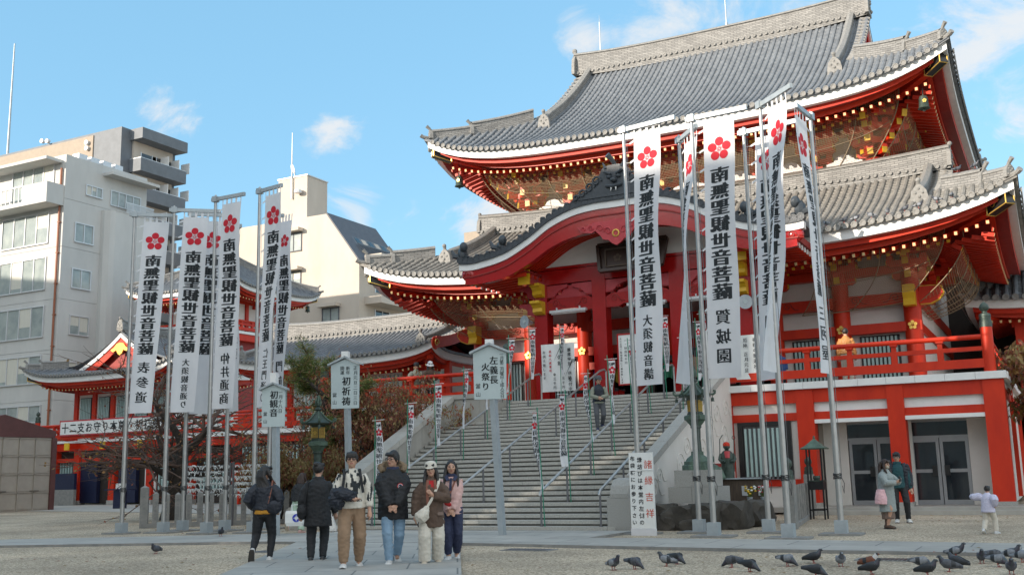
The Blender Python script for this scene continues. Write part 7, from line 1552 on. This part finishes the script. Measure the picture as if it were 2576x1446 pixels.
person('girl in a brown hooded jacket, white cap and cream wide trousers', (1086, 1421), 1165, 2, S_(sh=.165, feet=[(-.12, -.10, .0, -3), (.11, .10, .02, 10)], yaw=-10, roll=-4, hands=[(-.27, -.06, .84), (.03, -.215, 1.17)], poles=[(-.7, .7, -.2), (1, .2, -.5)], hn=[(.5, 0, 0), (0, .5, .2)], hd=[(-.1, -.1, -1), (-.6, -.1, .55)], wear=[trousers('ccream', (.13, .125, .125, .13), wr=.012), jacket('cred', 1.0, .17, .135, (.06, .05, .05), name='shirt'), jacket('cbrown', .64, .24, .20, (.10, .095, .075), wr=.018, flare=1.04, fat=.012), shoes('cbeige', 'ckhaki'), hair('hair', .30, .3, vol=.004), cap('ccream'), strip('shirt_front', 'cred', [(0, -.152, 1.43), (0, -.178, 1.32), (0, -.188, 1.2)], .04), strip('lapel', 'cstrap', [(-.06, -.15, 1.44), (-.075, -.192, 1.25), (-.06, -.205, 1.0)], .022), strip('lapel', 'cstrap', [(.06, -.15, 1.44), (.075, -.192, 1.28)], .022), strip('bag_strap', 'ccream', [(.14, -.05, 1.46), (.12, -.17, 1.36), (.02, -.225, 1.14), (-.10, -.24, .95)], .022), bag_top('cream sling bag worn across the brown jacket of the girl in the white cap', 'ccream', 'sling_bag', [('t', [(-.07, -.24, 1.0), (-.13, -.25, .88), (-.20, -.24, .80)], [.04, .10, .11]), ('e', (-.17, -.24, .83), (.13, .07, .10))]), strip('pocket_flap', 'cskirt', [(.10, -.185, .87), (.20, -.15, .87)], .03)]))
person('girl in a pink jacket and navy trousers, rightmost of the front group', (1138, 1411), 1158, -3, S_(sh=.165, feet=[(-.06, -.08, 0, -4), (.07, .10, .02, 10)], pit=5, yaw=6, hands=[(-.03, -.22, .84), (.03, -.20, .87)], poles=[(-1, .35, -.3), (1, .35, -.3)], hd=[(.6, -.2, -.5), (-.6, -.3, -.4)], hn=[(0, .5, -.4), (0, .5, -.4)], wear=[trousers('cnavyp', (.12, .108, .105, .07), wr=.012, end=.1), jacket('cnavyp', 1.2, .15, .125, (.06, .05, .05), name='shirt', collar=.06), jacket('cpink', .80, .205, .155, (.088, .08, .062), wr=.014, flare=1.05), shoes(), hair('hair', .36, 0, top=.006), strip('collar', 'cnavyp', [(-.10, -.08, 1.47), (-.05, -.155, 1.38)], .03), strip('collar', 'cnavyp', [(.10, -.08, 1.47), (.05, -.155, 1.38)], .03), strip('zip_front', 'cnavyp', [(0, -.15, 1.42), (-.01, -.178, 1.25), (-.02, -.18, 1.08)], .022), strip('bag_strap', 'cstrap', [(.10, -.10, 1.44), (.0, -.18, 1.2), (-.10, -.20, 1.0)], .015), bag_top('small red and gold flower bag at the waist of the girl in pink', 'cred', 'flower_bag', [('e', (-.07, -.225, 1.0), (.05, .03, .05)), ('e', (-.10, -.22, 1.04), (.035, .025, .035)), ('e', (-.03, -.23, .97), (.04, .03, .04))], vox=.009)]))
# things carried or standing by the front group
q = atZ(728, 1352); t = thing('tote_bag', 'white tote bag printed with a blue quatrefoil, hanging by the mint trousers', 'bag', (q.x, q.y+.2, .27), radians(22)); mb = MB(); mb.rings([[(sx*w_, sy*d_, z_) for sx, sy in ((-1, -1), (1, -1), (1, 1), (-1, 1))] for w_, d_, z_ in ((.19, .07, 0), (.22, .09, .08), (.225, .08, .30), (.21, .05, .36))], 'paper'); mb.build('bag_body', t); mb = MB()
def lens(mb, cx, cz, r, an):
    pts = [(r*(cos(u)-.707), r*sin(u)) for u in [-pi/4+i*pi/16 for i in range(9)]]; pts += [(-x, z) for x, z in reversed(pts[1:-1])]; mb.face([V((cx+x*cos(an)-z*sin(an), -.098, cz+x*sin(an)+z*cos(an))) for x, z in pts], 'cblueprint')
mat('cblueprint', (.03, .05, .45), .7)
for cx, cz in ((.06, .19),): 
    for i in range(4): a = i*pi/2+pi/4; lens(mb, cx+.068*cos(a), cz+.068*sin(a), .096, a)
mb.build('print', t); mb = MB()
for s_ in (-1, 1): mb.tube([(-.09, s_*.05, .35), (-.08, s_*.04, .50), (.08, s_*.04, .50), (.09, s_*.05, .35)], .01, 'paper', 6)
mb.build('handle', t)
q = atZ(828, 1342); t = thing('wheeled_bag', 'small white wheeled bag rolling behind the black coat', 'bag', (q.x, q.y, 0), .5); mb = MB(); mb.rings([[(sx*w_, sy*d_, z_) for sx, sy in ((-1, -1), (1, -1), (1, 1), (-1, 1))] for w_, d_, z_ in ((.19, .12, .07), (.19, .12, .14), (.10, .08, .40), (.05, .04, .50))], 'shoewhite'); mb.build('bag_body', t)
for x in (-.15, .15):
    for y in (-.1, .1): mb = MB(); mb.rings([[(x+dx, y+r*cos(k*pi/6), .035+r*sin(k*pi/6)) for k in range(12)] for r, dx in ((.034, -.015), (.034, .015))], 'black'); mb.build('wheel', t)
person('man in a navy vest and grey cap coming down the stairs, hands clasped', (1494, 1085), 955, 6, S_(h=1.66, sh=.185, feet=[(-.08, -.16, -.0, 0), (.09, .12, .13, 0)], yaw=24, pit=6, hands=[(-.03, -.24, 1.02), (.04, -.23, 1.04)], poles=[(-1, .3, -.3), (1, .3, -.3)], hd=[(.7, -.2, .0), (-.7, -.2, .1)], hn=[(0, .5, -.2), (0, .5, -.2)], wear=[trousers('cgrey', (.115, .095, .08, .07)), jacket('csage', .86, .195, .155, (.085, .075, .058)), jacket('cnavy', .92, .215, .17, (.06, .03, .03), name='vest', cuff=.99), shoes('cnavyp', 'shoewhite'), hair('hair', 0, 0), cap('cgrey')]), at=(-12.5, 29.75, 2.61))
person('woman in a long grey coat and mask looking at a phone before the glass doors', (2238, 1329), 1155, 62, S_(sh=.165, pit=10, feet=[(-.08, -.03, 0, 0), (.08, .06, 0, 0)], hands=[(-.07, -.30, 1.14), (.05, -.32, 1.16)], poles=[(-1, .2, -.6), (1, .2, -.6)], hd=[(.3, -.6, .4), (-.3, -.6, .4)], hn=[(0, .4, .5), (0, .4, .5)], wear=[lump('skirt', 'cskirt', [('t', [(0, .01, .95), (0, .01, .6), (0, 0, .24)], [.17, .175, .165])], wr=.008), jacket('cgreycoat', .42, .235, .18, (.10, .09, .07), flare=1.08, wr=.012, collar=.03), shoes('cbrown', 'black', boot=.18), hair('hairbrown', .14, .6), (lambda c: (lambda mb: (mb.ell(c['H'](0, -.062, -.058), (.058, .052, .048), 'cbeige', 12, 9, c['R']), mb.build('face_mask', c['t'], smooth=60)))(MB())), bag_top('pale pink tote bag on the arm of the woman in the grey coat', 'cpinkbag', 'tote_bag', [('t', [(-.27, .02, .98), (-.27, .02, .78), (-.27, .03, .62)], [.10, .15, .15])]), lump('phone', 'black', [('t', [(-.01, -.41, 1.17), (-.01, -.38, 1.30)], .03)], wr=0, top=('black phone held up by the woman in the grey coat', 'phone'))]))
person('young man in a teal sweater and open navy jacket standing beside the woman in grey', (2269, 1314), 1137, 5, S_(sh=.185, feet=[(-.10, -.02, 0, 0), (.16, -.06, 0, 0)], yaw=-14, pit=5, hands=[(-.20, -.14, .86), (.28, -.04, .82)], wear=[trousers('cblack', (.115, .095, .08, .072)), jacket('cteal', .84, .19, .15, (.07, .06, .05), name='sweater', collar=.05), lump('jacket', 'cnavy', [('t', [(-.13, .02, 1.44), (-.17, -.02, 1.3), (-.17, -.01, 1.0), (-.17, 0, .80)], [.06, .085, .085, .085]), ('t', [(.13, .02, 1.44), (.17, -.02, 1.3), (.17, -.01, 1.0), (.17, 0, .80)], [.06, .085, .085, .085]), ('e', (0, .09, 1.15), (.19, .10, .34)), ('t', [(.185, 0, 1.41), (.27, .05, 1.14), (.28, -.03, .88)], [.085, .085, .068]), ('t', [(-.185, 0, 1.41), (-.27, .05, 1.14), (-.22, -.10, .92)], [.085, .085, .068])], wr=.014), shoes(r=1.05), hair('hair', 0, .9, vol=.006), glasses('steeldark')]))
person('small child in a lavender fleece running away with one arm pointing left', (2492, 1342), 1222, 160, S_(sh=.17, feet=[(-.16, -.18, .0, 0), (.14, .2, .07, 30)], lean=.12, hands=[(-.25, .02, 1.02), (.62, -.16, 1.34)], wear=[trousers('ccream', (.145, .12, .105, .095)), jacket('clav', .78, .25, .205, (.125, .12, .085), wr=.022, wf=18, fat=.02), shoes('alu', 'paper', r=1.15), hair('hair', 0, .5, vol=.02, bun=1)]))
z_ = 3.95; q = atY(2131, 900, 33.9)
person('man in a tan leather jacket on the balcony with his back to the courtyard', None, None, 178, S_(h=1.72, wear=[trousers('cbeige', (.12, .10, .09, .08)), jacket('cleather', .90, .225, .165, (.10, .085, .065), wr=.018), shoes('black'), hair('hair', 0, .3)]), at=(q.x, q.y, z_))
for px, nm, w_ in ((1046, 'person in a dark beanie and olive coat leaning on the left terrace railing', [jacket('csage', .8, .23, .17, (.10, .09, .065)), trousers('cblack'), hair('hair', 0, .4), cap('cblack', 0)]), (1081, 'person in a white bucket hat and brown quilted jacket at the left terrace railing', [jacket('cbrown', .85, .225, .17, (.10, .09, .065)), trousers('cblack'), hair('hair', .1, .4), cap('cloth', 0, 1)])):
    q = atY(px, 950, 33.15); person(nm, None, None, 10, S_(h=1.6, pit=22, lean=.15, hands=[(-.14, -.34, 1.02), (.14, -.34, 1.02)], poles=[(-1, .3, -.3), (1, .3, -.3)], wear=w_+[shoes('black')]), at=(q.x, q.y, z_))
q = atY(1963, 900, 34.3); person('child in a blue coat and beige hat behind the balcony rail', None, None, 15, S_(h=1.22, vox=.012, wear=[jacket('cblue', .7, .23, .18, (.11, .1, .08)), trousers('cblack'), shoes('black'), hair('hair', 0, .5, vol=.01), cap('cbeige', 0, 1)]), at=(q.x, q.y, z_))
q = atY(1762, 960, 34.8); person('woman in a khaki coat near the right porch notice board, behind the lantern', None, None, 150, S_(h=1.58, wear=[jacket('ckhaki', .6, .225, .17, (.10, .09, .065)), trousers('cblack'), shoes('black'), hair('hairbrown', .2, .4)]), at=(q.x, q.y, z_))
person('little girl in a lilac coat half hidden behind a banner pole beside the flowers', (1921, 1299), 1212, 70, S_(sh=.17, vox=.012, wear=[trousers('cbeige', (.12, .10, .09, .08)), jacket('clilac', .55, .24, .19, (.11, .10, .08)), shoes('clav', 'paper'), hair('hair', .2, .5, vol=.01)]))
# ================================================================ pigeons
mat('pg', (.105, .115, .135), .6, (.05, .055, .068), 30, .2, 60); mat('pdark', (.028, .032, .038), .5, (.02, .024, .03), 20); mat('pwing', (.26, .275, .30), .6, (.17, .185, .21), 30); mat('pneck', (.03, .055, .05), .35, (.05, .03, .06), 25); mat('pwhite', (.55, .54, .52), .7); mat('prust', (.20, .075, .04), .7, (.14, .05, .03), 20); mat('pleg', (.35, .07, .06), .6)
def pigeon_mesh(pose, pal):
    body, wing, neck = pal; mb = MB()
    if pose == 'peck': sp = [((0, .20, .135), .012, .022), ((0, .12, .135), .026, .036), ((0, .06, .125), .055, .058), ((0, -.01, .115), .068, .066), ((0, -.07, .095), .056, .056), ((0, -.11, .068), .036, .036), ((0, -.135, .045), .025, .025), ((0, -.155, .03), .021, .022), ((0, -.175, .018), .008, .008)]
    elif pose == 'rest': sp = [((0, .19, .07), .012, .022), ((0, .10, .085), .034, .036), ((0, .03, .10), .062, .062), ((0, -.04, .12), .066, .068), ((0, -.085, .15), .050, .048), ((0, -.10, .185), .032, .033), ((0, -.115, .21), .028, .028), ((0, -.135, .212), .017, .018), ((0, -.16, .205), .005, .005)]
    else: sp = [((0, .20, .09), .012, .022), ((0, .11, .10), .030, .034), ((0, .04, .11), .060, .060), ((0, -.03, .125), .068, .068), ((0, -.085, .15), .052, .050), ((0, -.112, .19), .031, .033), ((0, -.125, .225), .027, .027), ((0, -.145, .232), .018, .019), ((0, -.172, .225), .005, .005)]
    rs = []; n = 12
    for i, (c, a, b) in enumerate(sp):
        t = (V(sp[min(i+1, len(sp)-1)][0])-V(sp[max(0, i-1)][0])).normalized(); u = V((1, 0, 0)); w_ = u.cross(t)
        rs.append([V(c)+u*a*cos(2*pi*k/n)+w_*b*sin(2*pi*k/n) for k in range(n)])
    i0 = len(mb.f); mb.rings(rs, body)
    for f in range(i0+4*n, i0+6*n): mb.m[f] = neck
    for f in range(i0+6*n, i0+7*n): mb.m[f] = 'pdark'
    b = MB(); 
    for s_ in (-1, 1):
        rs = []
        for (y, z, w_, h) in ((-.075, .135, .012, .03), (-.03, .135, .018, .05), (.03, .125, .016, .05), (.09, .115, .010, .032), (.17, .10, .004, .012)):
            dz = .01 if pose == 'peck' else 0; dz += (.02 if pose == 'peck' and y > .05 else 0); x = .058*(1-max(0, y)*2.6); rs.append([V((s_*(x+w_*cos(k*pi/4)), y, z+dz+h*sin(k*pi/4)-.006)) for k in range(8)])
        j = len(b.f); b.rings(rs, wing)
        for f in range(j+16, j+24): b.m[f] = 'pdark' if wing != 'pdark' else wing
    l = MB()
    for s_ in (-1, 1):
        x = s_*.026; l.tube([(x, -.005, .075), (x, .005, .035), (x, -.005, .004)], [.012, .006, .005], 'pleg', 6)
        for a in (-.5, 0, .5): l.tube([(x, -.005, .005), (x+.03*sin(a), -.005-.03*cos(a), .003)], .004, 'pleg', 4)
        l.tube([(x, -.005, .005), (x, .018, .003)], .004, 'pleg', 4)
    return mb, b, l
PAL = {'grey': ('pg', 'pwing', 'pneck'), 'dark': ('pdark', 'pdark', 'pneck'), 'mid': ('pg', 'pg', 'pneck'), 'rust': ('prust', 'prust', 'pwhite'), 'pale': ('pwing', 'pwing', 'pg')}
PROTO = {}
def pigeon(label, loc, rz, pose, pal, sc=.92, group='pigeons on the gravel'):
    k = (pose, pal)
    if k not in PROTO:
        t = thing('pigeon', label, 'pigeon', loc, rz, group); a, b, l = pigeon_mesh(pose, PAL[pal]); a.build('body', t, smooth=80); b.build('wings', t, smooth=60); l.build('legs', t); t.scale = (sc,)*3; PROTO[k] = t; return t
    return dup(PROTO[k], loc, rz, label, group, sc)
random.seed(12)
c8 = lambda x, y: ((1800+x/2.4257)*.805, (1200+y/2.4257)*.805); c3 = lambda x, y: ((2500+x/2.077)*.805, (1100+y/2.077)*.805)
PG = [(c8(285, 1408), 60, 'stand', 'grey', 'grey pigeon with its head raised, leftmost of the birds right of the path'), (c8(445, 1400), 75, 'peck', 'mid', 'grey pigeon pecking, second from the left right of the path'), (c8(688, 1378), 265, 'rest', 'grey', 'grey pigeon with a barred wing, in front of an overlapping dark one'), (c8(765, 1362), 80, 'peck', 'dark', 'dark pigeon pecking just behind a barred grey one'), (c8(1182, 1388), 275, 'peck', 'mid', 'slate pigeon pecking to the left, below the placard and poles'), (c8(1318, 1420), 80, 'peck', 'dark', 'dark hunched pigeon with its head tucked down'), (c8(1605, 1378), 85, 'peck', 'grey', 'grey pigeon with a long level tail pecking near the kerb'),
 (c3(90, 1368), 80, 'rest', 'dark', 'dark pigeon resting near the kerb left of the drain grate'), (c3(265, 1390), 20, 'rest', 'pale', 'pale grey pigeon seen from behind beside the drain grate'), (c3(455, 1400), 80, 'rest', 'rust', 'rust brown and white pigeon, partly behind a dark one'), (c3(465, 1440), 80, 'rest', 'dark', 'dark pigeon in front of the rust brown one'), (c3(795, 1408), 95, 'peck', 'grey', 'grey barred pigeon pecking at the bottom edge right of the rust brown bird'), (c3(830, 1450), 90, 'rest', 'dark', 'dark pigeon cut off by the bottom edge of the view'), (c3(970, 1424), 280, 'rest', 'mid', 'slate pigeon walking left, left of a dark round one'), (c3(1025, 1400), 260, 'rest', 'dark', 'round dark pigeon between two slate ones'), (c3(1015, 1332), 70, 'stand', 'grey', 'grey pigeon standing at the kerb, farthest back of the right-hand flock'), (c3(1182, 1370), 20, 'rest', 'mid', 'slate pigeon facing away in the middle of the right-hand flock'), (c3(1268, 1358), 100, 'peck', 'mid', 'slate pigeon half hidden behind a pecking grey one'), (c3(1290, 1392), 85, 'peck', 'grey', 'grey barred pigeon pecking in the middle of the right-hand flock'), (c3(1372, 1348), 75, 'stand', 'grey', 'grey pigeon with raised head near the right edge by the kerb'), (c3(1445, 1362), 70, 'stand', 'pale', 'pale grey pigeon cut by the right edge of the view'), (c3(1375, 1440), 10, 'rest', 'mid', 'slate pigeon facing away at the bottom right corner'), (c3(105, 1462), 85, 'peck', 'dark', 'dark pigeon barely showing above the bottom edge below the pale bird'),
 ((555, 1354), 70, 'stand', 'dark', 'dark pigeon standing on the paved strip left of the walking group'), ((392, 1392), 15, 'rest', 'mid', 'lone bluish pigeon on the gravel at the left, seen from behind')]
for (px, py), rz, pose, pal, lb in PG:
    p = atZ(px, py, 0); z_ = .056 if 'paved strip' in lb else 0; pigeon(lb, (p.x, p.y, z_), radians(rz+random.uniform(-12, 12)), pose, pal)
for i in range(13):
    u = 4.6+.52*i+random.uniform(-.1, .1); p = RL.front(u, .15+random.uniform(0, .3), .1); pigeon('pigeon perched in the row along the right-hand lower eave', tuple(p), random.uniform(0, 6.28), random.choice(('rest', 'stand')), random.choice(('pale', 'grey', 'mid')), 1.0, 'pigeons in a row on the right lower eave')
for i, lb in enumerate(('pigeon on the corner ridge at the far right, highest one', 'pigeon on the corner ridge at the far right, just below the highest')): p = RL.front(RL.W-1.2-.6*i, .95+.6*i, .62); pigeon(lb, tuple(p), 1.0+i, 'stand', 'mid', 1.0, 'pigeons on the right corner ridge')
